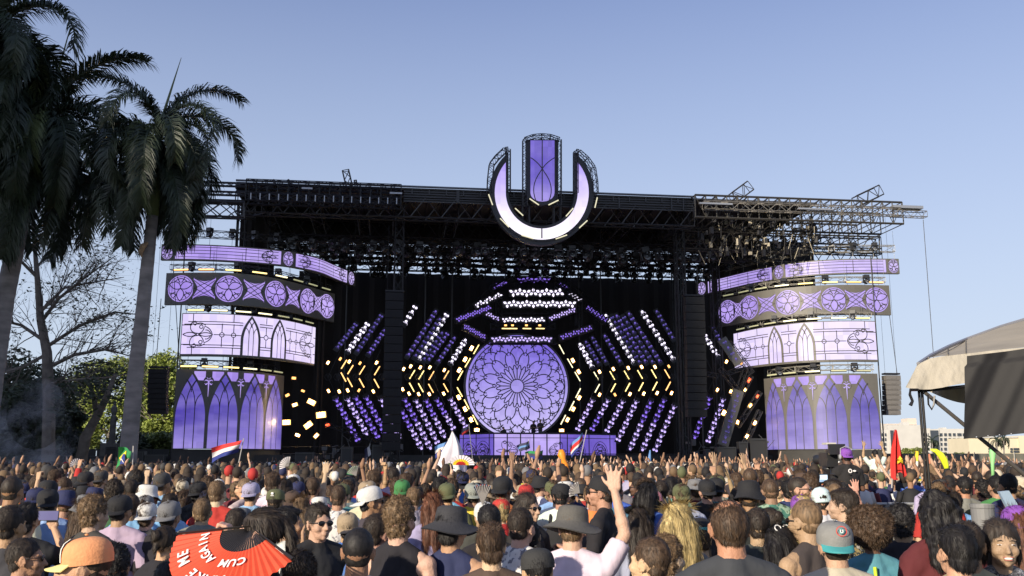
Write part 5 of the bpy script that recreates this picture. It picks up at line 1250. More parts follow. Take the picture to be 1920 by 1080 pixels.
def body(p, f=False): return BODY.setdefault((p, f), None) or BODY.update({(p, f): body_mesh(p, f)}) or BODY[(p, f)]
def shirt(p, k, f=False):
    if k == 'tank': p = 'down'
    return SHIRT.setdefault((p, k, f), None) or SHIRT.update({(p, k, f): shirt_mesh(p, k, f)}) or SHIRT[(p, k, f)]
LEGS = legs_mesh()
def hair_mesh(style, seed=1):
    rg = random.Random(seed); mb = MB(); b = mb.ball; disp = None; vox = .009; strands = (1500, .03, .5, .0028)
    def nz(a, f, sz=.35): return lambda c, n: a * (mnoise.noise(Vector((c.x * f, c.y * f, c.z * f * sz))) + .5 * mnoise.noise(Vector((c.x * f * 2.3 + 3, c.y * f * 2.3, c.z * f * 2.3 * sz))))
    if style == 'short': b((0, -.026, 1.672), (.0805, .099, .095), 22, 16); b((0, -.050, 1.604), (.064, .050, .050), 14, 10); disp = nz(.004, 40); strands = (5200, .020, .28, .0017)
    elif style == 'buzz': b((0, -.024, 1.668), (.0785, .097, .0935), 22, 16); b((0, -.048, 1.604), (.064, .048, .048), 14, 10); disp = nz(.0015, 60, 1); strands = (3000, .005, .9, .0014)
    elif style == 'balding':
        b((0, -.030, 1.651), (.0800, .0955, .0885), 22, 16); b((0, -.050, 1.60), (.064, .048, .052), 14, 10); disp = nz(.003, 50); strands = (4200, .024, .2, .0016)
    elif style == 'medium': b((0, -.026, 1.674), (.083, .100, .097), 22, 16); b((0, .03, 1.725), (.06, .055, .03), 12, 8); b((0, -.06, 1.60), (.068, .05, .05), 12, 8); disp = nz(.008, 26); strands = (6000, .032, .2, .0018)
    elif style == 'curly': b((0, -.026, 1.678), (.086, .103, .101), 22, 16); b((0, -.05, 1.60), (.072, .055, .06), 12, 8); disp = nz(.014, 46, 1); strands = (6000, .018, .9, .002)
    elif style == 'afro': b((0, -.035, 1.70), (.155, .16, .145), 24, 18); disp = nz(.018, 30, 1); strands = (12000, .022, 1.3, .0022)
    elif style in ('long', 'longwavy'):
        b((0, -.028, 1.674), (.087, .104, .10), 22, 16); 
        for s in (-1, 0, 1): cap(mb, (s * .05, -.075, 1.64), (s * .075, -.115, 1.34 if style == 'long' else 1.38), .055, .034)
        cap(mb, (0, -.09, 1.55), (0, -.125, 1.33), .06, .035); cap(mb, (-.082, .0, 1.64), (-.088, -.03, 1.46), .018, .02); cap(mb, (.082, .0, 1.64), (.088, -.03, 1.46), .018, .02)
        disp = nz(.010 if style == 'long' else .022, 34 if style == 'long' else 26, .15 if style == 'long' else .6); strands = (6500, .10 if style == 'long' else .05, .05 if style == 'long' else .12, .0018)
    elif style == 'bun': b((0, -.026, 1.672), (.083, .101, .096), 22, 16); b((0, -.125, 1.70), (.04, .035, .042), 12, 10); b((0, -.12, 1.62), (.022, .02, .05), 10, 8); disp = nz(.005, 40); strands = (4500, .028, .1, .0016)
    elif style == 'pony': b((0, -.026, 1.672), (.083, .101, .096), 22, 16); cap(mb, (0, -.12, 1.70), (0, -.16, 1.62), .026, .03); cap(mb, (0, -.16, 1.62), (0, -.15, 1.40), .03, .012); disp = nz(.006, 40, .2); strands = (5000, .05, .08, .0017)
    elif style == 'face': # parted hair framing a face, worn back
        b((0, -.022, 1.672), (.087, .098, .099), 22, 16); cap(mb, (0, -.1, 1.62), (0, -.12, 1.40), .06, .04); cap(mb, (-.079, -.0, 1.67), (-.083, -.04, 1.56), .014, .02); cap(mb, (.079, -.0, 1.67), (.083, -.04, 1.56), .014, .02); disp = nz(.006, 40, .2); strands = (5000, .05, .08, .0017)
    me = remesh(mb, vox, 1, disp, 'hair', [hairm])
    N, L, out, wd = strands; vs = [tuple(v.co) for v in me.vertices]; fs = [tuple(p.vertices) for p in me.polygons]; polys = [(p.center.copy(), p.normal.copy()) for p in me.polygons]
    long_ = style in ('long', 'longwavy', 'pony', 'face')
    for _ in range(N):
        c, n = polys[rg.randrange(len(polys))]
        if style == 'balding' and c.z > 1.715 and rg.random() < .25: continue
        dn = Vector((0, -.35, -1)) if c.z < 1.72 else Vector((c.x * 4, -1.0 if not style in ('medium', 'short') else rg.choice((-1, .6)), -.2))
        f = dn - n * dn.dot(n); f = f.normalized() if f.length > .05 else Vector((0, -1, 0))
        j = Vector((rg.gauss(0, 1), rg.gauss(0, 1), rg.gauss(0, 1))) * (.18 if out < .85 else .8)
        if long_: j *= .4
        d = (f + n * out * rg.uniform(.3, 1.1) + j).normalized(); l = L * rg.uniform(.5, 1.3); sd = d.cross(n); sd = sd.normalized() * wd / 2 if sd.length > .01 else Vector((wd / 2, 0, 0))
        m = c + d * l * .5; e = m + (d + f * .6).normalized() * l * .5; k = len(vs); q = c - n * .003
        vs += [tuple(q + sd), tuple(q - sd), tuple(m - sd), tuple(m + sd), tuple(e)]; fs += [(k, k + 1, k + 2, k + 3), (k + 3, k + 2, k + 4)]
    if style == 'balding':
        for _ in range(330):
            a = rg.uniform(0, 2 * pi); q = sqrt(rg.random()) * .9; c = Vector((.0755 * q * cos(a), -.018 + .098 * q * sin(a), 1.655 + .0945 * sqrt(1 - q * q))); n = Vector((c.x / .075 ** 2, (c.y + .018) / .097 ** 2, (c.z - 1.655) / .094 ** 2)).normalized(); dn = Vector((c.x * 3, -1, -.3)); f = (dn - n * dn.dot(n)).normalized(); d = (f + Vector((rg.gauss(0, .2), rg.gauss(0, .2), 0))).normalized(); l = rg.uniform(.02, .045); sd = d.cross(n).normalized() * .0011; m = c + d * l * .5 + n * .003; e = c + d * l - n * .002; k = len(vs)
            vs += [tuple(c + sd), tuple(c - sd), tuple(m - sd), tuple(m + sd), tuple(e)]; fs += [(k, k + 1, k + 2, k + 3), (k + 3, k + 2, k + 4)]
    me2 = bpy.data.meshes.new('hair'); me2.from_pydata(vs, [], fs); me2.materials.append(hairm); me2.polygons.foreach_set('use_smooth', [True] * len(me2.polygons)); me2.update(); bpy.data.meshes.remove(me); return me2
def hair(s): return HAIR.setdefault(s, None) or HAIR.update({s: hair_mesh(s, len(HAIR) + 3)}) or HAIR[s]
def cap_mesh(back=False):
    mb = MB(); n = 36; prof = [(.985, -.018), (1.0, .012), (.975, .036), (.90, .058), (.76, .075), (.55, .087), (.28, .093), (.03, .094)]
    vs = []
    for r, z in prof:
        for k in range(n):
            t = 2 * pi * k / n; g = 1 - (.012 if k % 6 == 0 else 0); sx = .091 * r * g; sy = .107 * r * g
            if back and z == -.02 and abs(t - pi * 1.5) < .55: vs.append((cos(t) * sx, sin(t) * sy, .018)); continue
            vs.append((cos(t) * sx, sin(t) * sy, z))
    fs = [(i * n + k, i * n + (k + 1) % n, (i + 1) * n + (k + 1) % n, (i + 1) * n + k) for i in range(len(prof) - 1) for k in range(n)]
    mb.add(vs, fs); mb.ball((0, 0, .104), (.009, .009, .005), 8, 5)
    vs = []; m = 14                                                       # brim
    for j in range(5):
        for k in range(m + 1):
            t = lerp(R(28), R(152), k / m); rr = 1 + .62 * j / 4 * (sin(t) ** .7); x = cos(t) * .089 * (1 + .0 * j); y = sin(t) * .105 * 1 + (rr - 1) * .105 * 1.05
            vs.append((x, y, -.008 - .012 * j / 4 - 2.2 * x * x * (j / 4)))
    o = len(vs); vs += [(x, y, z - .004) for x, y, z in vs]
    fs = [(j * (m + 1) + k, j * (m + 1) + k + 1, (j + 1) * (m + 1) + k + 1, (j + 1) * (m + 1) + k) for j in range(4) for k in range(m)]
    fs += [tuple(i + o for i in f[::-1]) for f in fs]; fs += [(4 * (m + 1) + k, 4 * (m + 1) + k + 1, o + 4 * (m + 1) + k + 1, o + 4 * (m + 1) + k) for k in range(m)]
    mb.add(vs, fs, 1); return mb.mesh('cap', [hatm, hatm], smooth=True)
def bucket_mesh(br=.165):
    mb = MB(); n = 40; prof = [(br, -.045), (br - .02, -.032), (.105, .0), (.098, .01), (.094, .05), (.086, .085), (.06, .097), (.0, .1)]; vs = []
    for i, (r, z) in enumerate(prof):
        for k in range(n):
            t = 2 * pi * k / n; wob = (.014 * sin(2 * t + .6) + .008 * sin(3 * t)) * (1 if i < 2 else 0); vs.append((cos(t) * r * .95, sin(t) * r * 1.1, z + wob))
    fs = [(i * n + k, i * n + (k + 1) % n, (i + 1) * n + (k + 1) % n, (i + 1) * n + k) for i in range(len(prof) - 1) for k in range(n)]
    mb.add(vs, fs); mb.add([(x, y, z - .005) for x, y, z in vs[:2 * n + n]], [tuple(f[::-1]) for f in fs[:2 * n]]); return mb.mesh('bucket_hat', [hatm], smooth=True)
def beanie_mesh():
    mb = MB(); mb.lathe([(.092, -.045), (.098, -.04), (.098, -.01), (.094, -.008), (.094, .03), (.082, .07), (.05, .1), (.0, .112)], (0, 0, 0), 24, sy=1.1); return mb.mesh('beanie', [hatm], smooth=True)
HAT = {'cap': cap_mesh(True), 'bucket': bucket_mesh(.137), 'wide': bucket_mesh(.175), 'beanie': beanie_mesh()}
def glasses_mesh():
    mb = MB()
    for s in (-1, 1):
        mb.ball((s * .031, .092, 1.640), (.026, .007, .019), 10, 6, 0); mb.path([(s * .056, .088, 1.645), (s * .080, .04, 1.645), (s * .083, -.015, 1.640)], [.003, .003, .003], 4, 1)
    mb.path([(-.012, .099, 1.646), (0, .103, 1.648), (.012, .099, 1.646)], [.003] * 3, 4, 1); return mb.mesh('sunglasses', [lensm, framem], smooth=True)
GLS = glasses_mesh()
def pack_mesh():
    mb = MB(); mb.ball((0, -.19, 1.20), (.14, .085, .20), 16, 12); mb.ball((0, -.25, 1.12), (.10, .05, .11), 14, 10); me = remesh(mb, .014, 1, fold(.006), 'backpack', [clothm]); return me
PACK = pack_mesh()
def straps_mesh():
    mb = MB()
    for s in (-1, 1):
        pts = [(s * .085, -.14, 1.15), (s * .09, -.135, 1.33), (s * .095, -.085, 1.445), (s * .1, -.02, 1.485), (s * .1, .08, 1.44), (s * .11, .13, 1.3), (s * .13, .12, 1.12)]
        mb.path(pts, [.016] * 7, 8)
    return mb.mesh('backpack_straps', [clothm], smooth=True)
STR_ = straps_mesh()
def face_parts():
    e = MB(); e.ball((0, 0, 0), (.0135, .010, .0062), 12, 8); i = MB(); i.ball((0, .0065, 0), (.0050, .0045, .0050), 10, 6)
    br = MB(); br.path([(-.016, 0, -.002), (-.004, .003, .003), (.014, 0, .0)], [.0022, .003, .0015], 5)
    lp = MB(); lp.ball((0, 0, .003), (.024, .006, .0042), 12, 6); lp.ball((0, 0, -.011), (.019, .006, .0045), 12, 6)
    th = MB(); th.ball((0, .0, -.004), (.018, .0045, .0062), 12, 6)
    return e.mesh('eye', [eyew], smooth=True), i.mesh('iris', [eyed], smooth=True), br.mesh('eyebrow', [hairm], smooth=True), lp.mesh('lips', [lipm], smooth=True), th.mesh('teeth', [teethm], smooth=True)
FP = face_parts()
SK = {'l': (.50, .31, .20), 'm': (.40, .235, .145), 't': (.29, .16, .092), 'b': (.13, .07, .042), 'p': (.56, .37, .26)}
HC = {'black': (.012, .010, .010), 'dark': (.028, .019, .013), 'brown': (.07, .042, .024), 'light brown': (.15, .095, .05), 'blond': (.42, .32, .14), 'red-brown': (.13, .05, .025), 'grey': (.25, .24, .22)}
CC = {'black': (.014, .014, .016), 'dark grey': (.045, .044, .044), 'grey': (.16, .16, .165), 'white': (.60, .59, .56), 'navy': (.02, .025, .08), 'blue': (.06, .13, .42), 'light blue': (.22, .40, .66), 'red': (.42, .03, .025), 'maroon': (.11, .015, .02), 'green': (.05, .17, .07), 'teal': (.09, .24, .27), 'yellow': (.62, .52, .05), 'pink': (.62, .25, .28), 'lavender': (.34, .32, .45), 'tan': (.33, .25, .16), 'brown': (.08, .05, .035), 'orange': (.62, .2, .05), 'olive': (.10, .11, .05), 'purple': (.22, .07, .38), 'mint': (.42, .62, .55), 'beige': (.5, .44, .33)}
PEOPLE = []
_m = MB(); _m.box((0, 0, 0), (.155, .009, .076)); PHM = _m.mesh('phone', [mat('phone case', (.02, .02, .022), .4)])
_m = MB(); _m.box((0, -.0055, 0), (.146, .002, .068)); PHS = _m.mesh('phone_screen', [mat('phone screen', (.05, .05, .07), .2, emit=(.25, .22, .5), es=.35)])

def person(x, y, htop, yaw, hs, hc, hat, hatc, gar, gc, pose, sk, label, ex=(), group=None, fem=False, base=0, mirror=1, legc=None):
    """one person: an empty at the feet, the body one continuous mesh, clothes and hair its companions"""
    extra = .0 if hs in ('buzz', 'balding') else .02
    if hs == 'afro': extra = .09
    if hat: extra = .035
    s = (htop - base) / (1.75 + extra); root = empty('person', (x, y, base), label, 'person', group, rz=R(yaw))
    root.scale = (s * mirror * rnd.uniform(.97, 1.05), s * rnd.uniform(.97, 1.05), s)
    if not any(abs(e) > 90 for e in (yaw,)): root.rotation_euler = (R(rnd.uniform(-3, 1)), R(rnd.uniform(-2.5, 2.5)), R(yaw))
    sc_ = [c * rnd.uniform(.9, 1.1) for c in SK[sk]]; g = [c * rnd.uniform(.85, 1.15) for c in CC[gc]]; h = HC[hc]
    inst('body', body(pose, fem), root, color=sc_)
    if gar: inst('tank_top' if gar == 'tank' else ('hoodie' if gar == 'hood' else ('jacket' if gar == 'jacket' else 't_shirt')), shirt(pose, gar if gar != 'jacket' else 'hood', fem), root, color=g)
    inst('trousers', LEGS, root, color=legc or rnd.choice(((.02, .02, .025), (.05, .06, .1), (.1, .1, .1), (.2, .17, .12))))
    if hs: inst('hair', hair(hs), root, color=h)
    if hat:
        hn = {'cap': 'cap', 'back': 'cap', 'bucket': 'bucket_hat', 'wide': 'sun_hat', 'beanie': 'beanie'}[hat]; me = HAT[{'back': 'cap'}.get(hat, hat)]
        o = inst(hn, me, root, (0, -.014, 1.672), (R(-6 if hat != 'back' else -13), R(rnd.uniform(-4, 4)), pi if hat == 'back' else 0), 1.04, color=hatc if not isinstance(hatc, str) else CC[hatc]); ex = list(ex) + [('_hat', o)]
    if 'glasses' in ex: inst('sunglasses', GLS, root)
    if 'pack' in ex: inst('backpack', PACK, root, color=CC[rnd.choice(('black', 'dark grey', 'olive'))])
    if 'straps' in ex: inst('backpack_strap', STR_, root, color=CC['black'])
    if 'face' in ex:
        for sd in (-1, 1):
            e = inst('eye', FP[0], root, (sd * .031, .0795, 1.640), (0, 0, -sd * .25), (1, 1, .55)); inst('iris', FP[1], e, (0, .003, 0))
            inst('eyebrow', FP[2], root, (sd * .031, .087, 1.660), (0, 0, 0), (sd, 1, 1), color=h)
        inst('lips', FP[3], root, (0, .0955, 1.575), (0, 0, 0), (1.15, 1, 1))
    if 'smile' in ex: inst('teeth', FP[4], root, (0, .0995, 1.5755), (0, 0, 0), (1.15, 1, 1))
    if pose == 'phone':
        bpy.context.view_layer.update() if False else None
        M = Matrix.Translation((x, y, base)) @ Matrix.Rotation(R(yaw), 4, 'Z') @ Matrix.Diagonal((s, s, s, 1)) @ Matrix.Translation((0, .355, 1.655)) @ Matrix.Rotation(R(-8), 4, 'X')
        p = bpy.data.objects.new('phone', PHM); C.objects.link(p); p.matrix_local = M; tag(p, ('phone of the ' + label.split(',')[0] + ' ' + label.rsplit(', ', 1)[1]) if group else 'dark phone held up high at the left foreground', 'phone'); inst('phone_screen', PHS, p)
    PEOPLE.append((x, y, root)); return root
def hp(px, ytop, d, yaw, *a, **k):
    """a person read off the photograph: column, top of head, distance"""
    p = AT(px, ytop, d); return person(p.x, d, p.z, yaw, *a, **k)
HL = []
def H(px, ytop, d, yaw, hs, hc, hat, hatc, gar, gc, pose, sk, label, ex=(), **k):
    d = d * 1.12; HL.append((px, d, ytop)); o = hp(px, ytop, d, yaw, hs, hc, hat, hatc, gar, gc, pose, sk, label, ex, **k); return o
# the people standing nearest, left to right
H(10, 945, 5.2, -10, 'short', 'dark', None, 0, 'tee', 'dark grey', 'down', 'm', 'person in a grey t-shirt cut off by the left edge, lower of the two there')
H(48, 1008, 4.6, -70, 'short', 'dark', None, 0, 'tee', 'black', 'down', 'm', 'person in profile with wraparound sunglasses below the raised phone at left', ('glasses',))
ph = H(62, 942, 5.9, 8, 'medium', 'black', None, 0, 'tee', 'black', 'phone', 'l', 'black haired person filming with a phone held up at the left')
H(105, 914, 7.6, 25, 'short', 'black', 'back', 'black', 'tee', 'light blue', 'down', 'm', 'person in a bright blue t-shirt with dark backward cap at the left')
kid = H(162, 1000, 3.6, 98, 'buzz', 'dark', 'cap', (.75, .32, .14), 'tee', 'dark grey', 'down', 'l', 'person in the orange cap with a pale yellow brim, looking left')
H(231, 1020, 4.3, 20, 'curly', 'black', None, 0, 'tee', 'black', 'down', 'm', 'person with short black curls right beside the orange cap')
H(170, 930, 6.0, -30, 'curly', 'light brown', None, 0, 'tee', 'dark grey', 'down', 'l', 'tall person with curly light brown hair in a charcoal t-shirt with an orange mark')
H(237, 925, 6.8, -8, 'short', 'black', 'back', 'black', 'tee', 'lavender', 'down', 'm', 'person with black cap in a pale lavender t-shirt, left foreground')
H(296, 984, 5.6, -20, 'bun', 'dark', None, 0, 'tee', 'black', 'down', 'l', 'dark haired person with hair pinned up in a bun, left foreground', fem=True)
H(313, 936, 6.8, -5, 'short', 'dark', 'back', 'grey', 'tee', 'black', 'down', 'm', 'person with a plain grey cap in the left foreground')
H(312, 1048, 3.9, 5, 'short', 'black', None, 0, 'tee', 'white', 'down', 't', 'black haired person in a white t-shirt at the bottom left of the red fan')
H(15, 895, 7.2, 0, 'buzz', 'dark', None, 0, 'tee', 'white', 'down', 't', 'person in a white t-shirt with shaved head at the left edge')
H(382, 934, 7.4, 5, 'short', 'light brown', None, 0, 'hood', 'grey', 'down', 'l', 'light brown haired person in a pale grey hoodie behind the red fan')
H(423, 952, 6.0, 0, 'short', 'dark', None, 0, 'tee', 'black', 'down', 'm', 'person with dark cropped hair directly above the red fan')
H(417, 900, 8.4, -8, 'short', 'light brown', None, 0, 'tee', 'red', 'down', 'p', 'fair haired person in a bright red t-shirt left of centre')
H(455, 950, 7.2, 0, 'buzz', 'dark', 'bucket', 'grey', 'tee', 'blue', 'down', 'm', 'person in blue with grey hat just behind the hand with the red fan')
fanp = H(492, 950, 4.12, 90, 'pony', 'dark', None, 0, 'tee', 'black', 'fan', 'p', 'dark haired person turned left who holds up the big red fan', fem=True)
H(556, 1035, 4.0, 10, 'curly', 'dark', None, 0, 'jacket', 'dark grey', 'down', 't', 'person in a dark jacket right behind the right end of the red fan')
H(545, 948, 5.9, -75, 'medium', 'black', None, 0, 'tee', 'white', 'face', 'm', 'black haired person in profile touching the cheek, white t-shirt')
H(600, 944, 5.6, -140, 'medium', 'dark', None, 0, 'jacket', 'black', 'front', 'l', 'person in black looking back over the crowd through dark sunglasses', ('glasses',))
H(470, 902, 9.2, -5, 'short', 'brown', 'back', 'lavender', 'tee', 'light blue', 'down', 'l', 'person with a pale lavender cap in a light blue shirt')
adi = H(514, 914, 8.6, -5, 'short', 'dark', 'cap', 'olive', 'tee', 'dark grey', 'down', 'm', 'person whose dark cap carries a small white mark at the back')
H(538, 918, 9.2, -5, 'short', 'dark', 'back', 'brown', 'tee', 'white', 'down', 't', 'person with a brown cap beside the white marked cap')
H(566, 932, 7.6, 0, 'long', 'light brown', None, 0, 'tee', 'dark grey', 'down', 'l', 'long light brown haired person left of the sunglasses wearer', fem=True)
H(656, 992, 4.15, 5, 'buzz', 'black', None, 0, 'tee', 'white', 'down', 't', 'buzz cut person in a white t-shirt at the bottom left of centre')
H(690, 962, 5.2, -35, 'short', 'dark', None, 0, 'tee', 'blue', 'down', 'm', 'dark haired person in blue behind the buzz cut head')
H(658, 958, 6.4, 10, 'short', 'dark', 'back', 'tan', 'hood', 'blue', 'down', 'm', 'person in a blue hooded top with red lettering')
big = H(750, 931, 4.9, -22, 'curly', 'light brown', None, 0, 'tank', 'black', 'down', 'p', 'curly light brown haired person in a loose black tank top, left of centre', ('glasses',))
H(622, 908, 8.4, 0, 'short', 'brown', None, 0, 'tee', 'white', 'down', 'm', 'short haired person in a white patterned t-shirt, left middle')
H(655, 902, 10, 0, 'curly', 'brown', None, 0, 'tee', 'grey', 'lup', 'l', 'curly haired person raising a left arm by the white t-shirt')
H(757, 897, 9.6, -5, 'short', 'brown', 'back', (.05, .2, .06), 'tee', 'grey', 'down', 'p', 'person with a bright green cap worn backwards')
H(828, 893, 9.4, 0, 'medium', 'black', None, 0, 'tee', 'light blue', 'down', 'm', 'black haired person in a light blue t-shirt, left of centre')
H(812, 922, 7.0, 15, 'long', 'red-brown', None, 0, 'tee', 'lavender', 'down', 'p', 'person with long straight auburn hair beside the black tank top', fem=True)
H(849, 903, 8.8, 0, 'buzz', 'dark', 'back', 'olive', 'tee', 'olive', 'down', 'm', 'person with an olive brown cap behind the dark sun hat')
hatm2 = H(860, 945, 4.9, -25, 'medium', 'black', 'wide', (.035, .035, .04), 'tank', 'navy', 'down', 'm', 'person in a broad dark sun hat and navy tank top with bare shoulders')
H(882, 903, 9.0, 10, 'short', 'dark', 'back', (.25, .27, .24), 'tee', 'yellow', 'down', 'm', 'person with a grey green cap in a yellow t-shirt')
H(924, 938, 7.0, 10, 'short', 'dark', 'back', 'white', 'tee', 'dark grey', 'down', 'l', 'person with a white cap behind the dark folding fan')
H(935, 978, 4.5, 2, 'medium', 'brown', None, 0, 'tee', 'brown', 'down', 'p', 'brown haired person in a dark brown t-shirt, low centre, seen from behind')
H(932, 944, 5.6, 5, 'short', 'black', None, 0, 'tee', 'black', 'down', 'm', 'black haired person just behind the brown haired head at low centre')
H(971, 951, 5.3, -28, 'short', 'dark', None, 0, 'tee', 'white', 'down', 'p', 'person in a white patterned shirt turned to the right at centre')
H(1014, 1024, 4.25, 8, 'short', 'black', 'cap', (.03, .03, .03), 'tee', 'dark grey', 'down', 'l', 'person in a plain black cap at the bottom edge of the centre')
H(992, 924, 7.0, -135, 'long', 'dark', None, 0, 'tee', 'black', 'down', 'l', 'dark haired person with round sunglasses facing back towards the camera', ('glasses',), fem=True)
H(1010, 975, 6.0, 0, 'short', 'black', None, 0, 'tee', 'black', 'down', 'm', 'low dark head between the white shirt and the grey hat')
H(990, 906, 9.4, 0, 'short', 'dark', 'back', 'red', 'tee', 'grey', 'down', 'l', 'person with a red cap worn backwards near the centre')
wh = H(1074, 945, 5.0, -14, 'short', 'light brown', 'wide', (.10, .095, .085), 'tee', 'white', 'rup', 'p', 'person in a grey sun hat and white t-shirt raising an open hand')
H(1046, 903, 8.4, -15, 'short', 'black', 'cap', 'black', 'tee', 'white', 'down', 'm', 'person with black cap, white t-shirt and black backpack straps', ('straps', 'pack'))
H(1132, 888, 7.2, 72, 'short', 'dark', 'back', 'black', 'tee', 'black', 'front', 'm', 'person in profile with black backward cap and sunglasses in a black t-shirt', ('glasses',))
H(1207, 905, 8.0, -40, 'long', 'black', None, 0, 'tee', 'blue', 'down', 't', 'black haired person in blue with a dark shoulder strap', fem=True)
H(1190, 952, 6.4, 8, 'long', 'dark', None, 0, 'tee', 'lavender', 'down', 'm', 'person in a dusty blue top with dark strap right of the raised hand', ('straps',), fem=True)
H(1256, 941, 4.9, 3, 'long', 'blond', None, 0, 'tee', 'grey', 'down', 'p', 'person with long straight blond hair at right of centre', fem=True)
H(1216, 1004, 4.0, 48, 'short', 'brown', None, 0, 'tee', 'dark grey', 'down', 'p', 'brown haired person looking left at the bottom edge, right of centre')
H(1274, 1003, 4.4, -40, 'curly', 'light brown', None, 0, 'tee', 'grey', 'down', 'p', 'person with short sandy curls looking right at the bottom edge')
tealcap = H(1311, 967, 5.2, 5, 'short', 'brown', 'cap', 'black', 'tee', 'dark grey', 'down', 'l', 'person with a black cap with small teal lettering and a dark backpack', ('pack',))
H(1238, 918, 8.6, 0, 'short', 'dark', 'cap', 'pink', 'tee', 'dark grey', 'down', 'l', 'person with a pink cap above the blond hair')
H(1285, 905, 8.8, 0, 'medium', 'brown', 'back', 'olive', 'tee', 'lavender', 'down', 'l', 'person with olive cap over light brown hair, lavender top')
H(1318, 896, 9.2, 4, 'short', 'dark', 'back', 'black', 'tee', 'black', 'down', 'l', 'person with black cap, left one of two black caps above the balding head')
H(1345, 893, 9.4, 0, 'short', 'dark', 'back', 'black', 'tee', 'teal', 'down', 'l', 'person with black cap, right one of two black caps above the balding head')
H(1344, 948, 6.0, -6, 'long', 'black', None, 0, 'tee', 'black', 'down', 'm', 'person with sleek black hair just left of the balding head', fem=True)
H(1386, 938, 3.75, 0, 'balding', 'brown', None, 0, 'tee', 'dark grey', 'down', 'm', 'balding person in a charcoal sports shirt with a pale stripe at the collar')
H(1425, 950, 5.6, -8, 'short', 'dark', None, 0, 'tee', 'dark grey', 'down', 'm', 'person in a plain charcoal t-shirt right of the balding head')
H(1458, 899, 8.4, 4, 'buzz', 'brown', None, 0, 'tee', 'teal', 'down', 't', 'person with cropped braids and a mottled green shirt')
H(1452, 951, 6.2, 30, 'bun', 'dark', None, 0, 'tank', 'dark grey', 'down', 'm', 'person with dark tied hair and a pale chain at the neck', fem=True)
H(1466, 985, 4.9, 15, 'long', 'black', None, 0, 'tank', 'black', 'down', 'm', 'black haired person with white sunglasses pushed up on the head', fem=True)
H(1500, 896, 8.6, -120, 'buzz', 'dark', None, 0, 'tee', 'white', 'front', 'l', 'person wearing sunglasses who looks back to the right, right of centre', ('glasses',))
H(1527, 913, 8.2, 0, 'short', 'dark', 'beanie', (.55, .68, .70), 'tee', 'white', 'down', 'l', 'person with a pale icy blue beanie')
H(1512, 925, 7.2, 6, 'long', 'blond', 'back', 'purple', 'tee', 'beige', 'down', 'p', 'blond haired person with a purple cap', fem=True)
H(1526, 940, 4.8, 35, 'buzz', 'light brown', None, 0, 'tank', 'dark grey', 'down', 'm', 'close cropped person in a dark tank top turned to the left, right foreground', ('glasses',))
H(1573, 914, 6.6, 60, 'medium', 'dark', None, 0, 'tee', 'tan', 'down', 'l', 'wavy dark haired person in profile facing left in a patterned shirt')
snap = H(1578, 973, 4.35, -6, 'buzz', 'dark', 'back', (.22, .22, .21), 'hood', 'beige', 'down', 'l', 'person with a grey and teal snapback cap with a round emblem and a cream hoodie')
H(1640, 948, 5.4, -5, 'afro', 'brown', None, 0, 'tee', 'teal', 'down', 'b', 'person with a big round brown afro and teal top with a neon strap', fem=True)
H(1704, 946, 5.7, -15, 'curly', 'black', None, 0, 'tee', 'black', 'down', 't', 'person with black curls between the afro and the tent pole')
H(1777, 919, 4.9, 0, 'longwavy', 'black', None, 0, 'tee', 'maroon', 'down', 'm', 'person with long wavy black hair in a maroon top beside the tent pole', fem=True)
H(1767, 982, 3.95, 4, 'medium', 'black', None, 0, 'tee', 'blue', 'down', 'l', 'person with straight black hair and a royal blue top at the bottom right')
H(1820, 976, 4.2, -18, 'short', 'dark', None, 0, 'tank', 'tan', 'down', 't', 'person with a dark fade haircut and bare shoulders at the bottom right')
smile = H(1874, 972, 4.3, 168, 'face', 'dark', None, 0, 'tank', 'grey', 'down', 'm', 'smiling person facing the camera in a glittering silver top', ('face', 'smile'), fem=True)
H(1888, 947, 5.3, -10, 'long', 'red-brown', 'beanie', 'purple', 'tee', 'dark grey', 'down', 'l', 'person with a bright purple knitted beanie at the right edge', fem=True)
H(1760, 903, 9.0, -15, 'short', 'light brown', None, 0, 'tee', 'red', 'down', 'l', 'person in a red t-shirt leaning behind the tent pole')
H(1800, 892, 10, 0, 'short', 'black', None, 0, 'tee', 'grey', 'down', 'm', 'dark haired person with backpack under the tent banner', ('pack',))
H(1836, 899, 10.5, 5, 'curly', 'black', None, 0, 'tee', 'maroon', 'down', 't', 'curly dark haired person in maroon under the tent banner')
H(1868, 890, 9.5, 0, 'short', 'black', None, 0, 'tee', 'green', 'down', 'm', 'black haired person in a green t-shirt under the tent banner')
H(1892, 887, 9.0, 6, 'short', 'black', None, 0, 'tee', 'navy', 'down', 'm', 'black haired person in navy left of the right edge')
# the camera operator stands on a low riser
opm = AT(1587, 838, 14.5); person(opm.x, 14.5, opm.z, 4, 'short', 'black', 'back', 'purple', 'tee', 'black', 'front', 'b', 'camera operator in black with purple cap and headphones, raised above the crowd', ('headset',), base=.45)
HL.append((1587, 14.5, 838)); OPER = PEOPLE[-1][2]
NH = len(PEOPLE)
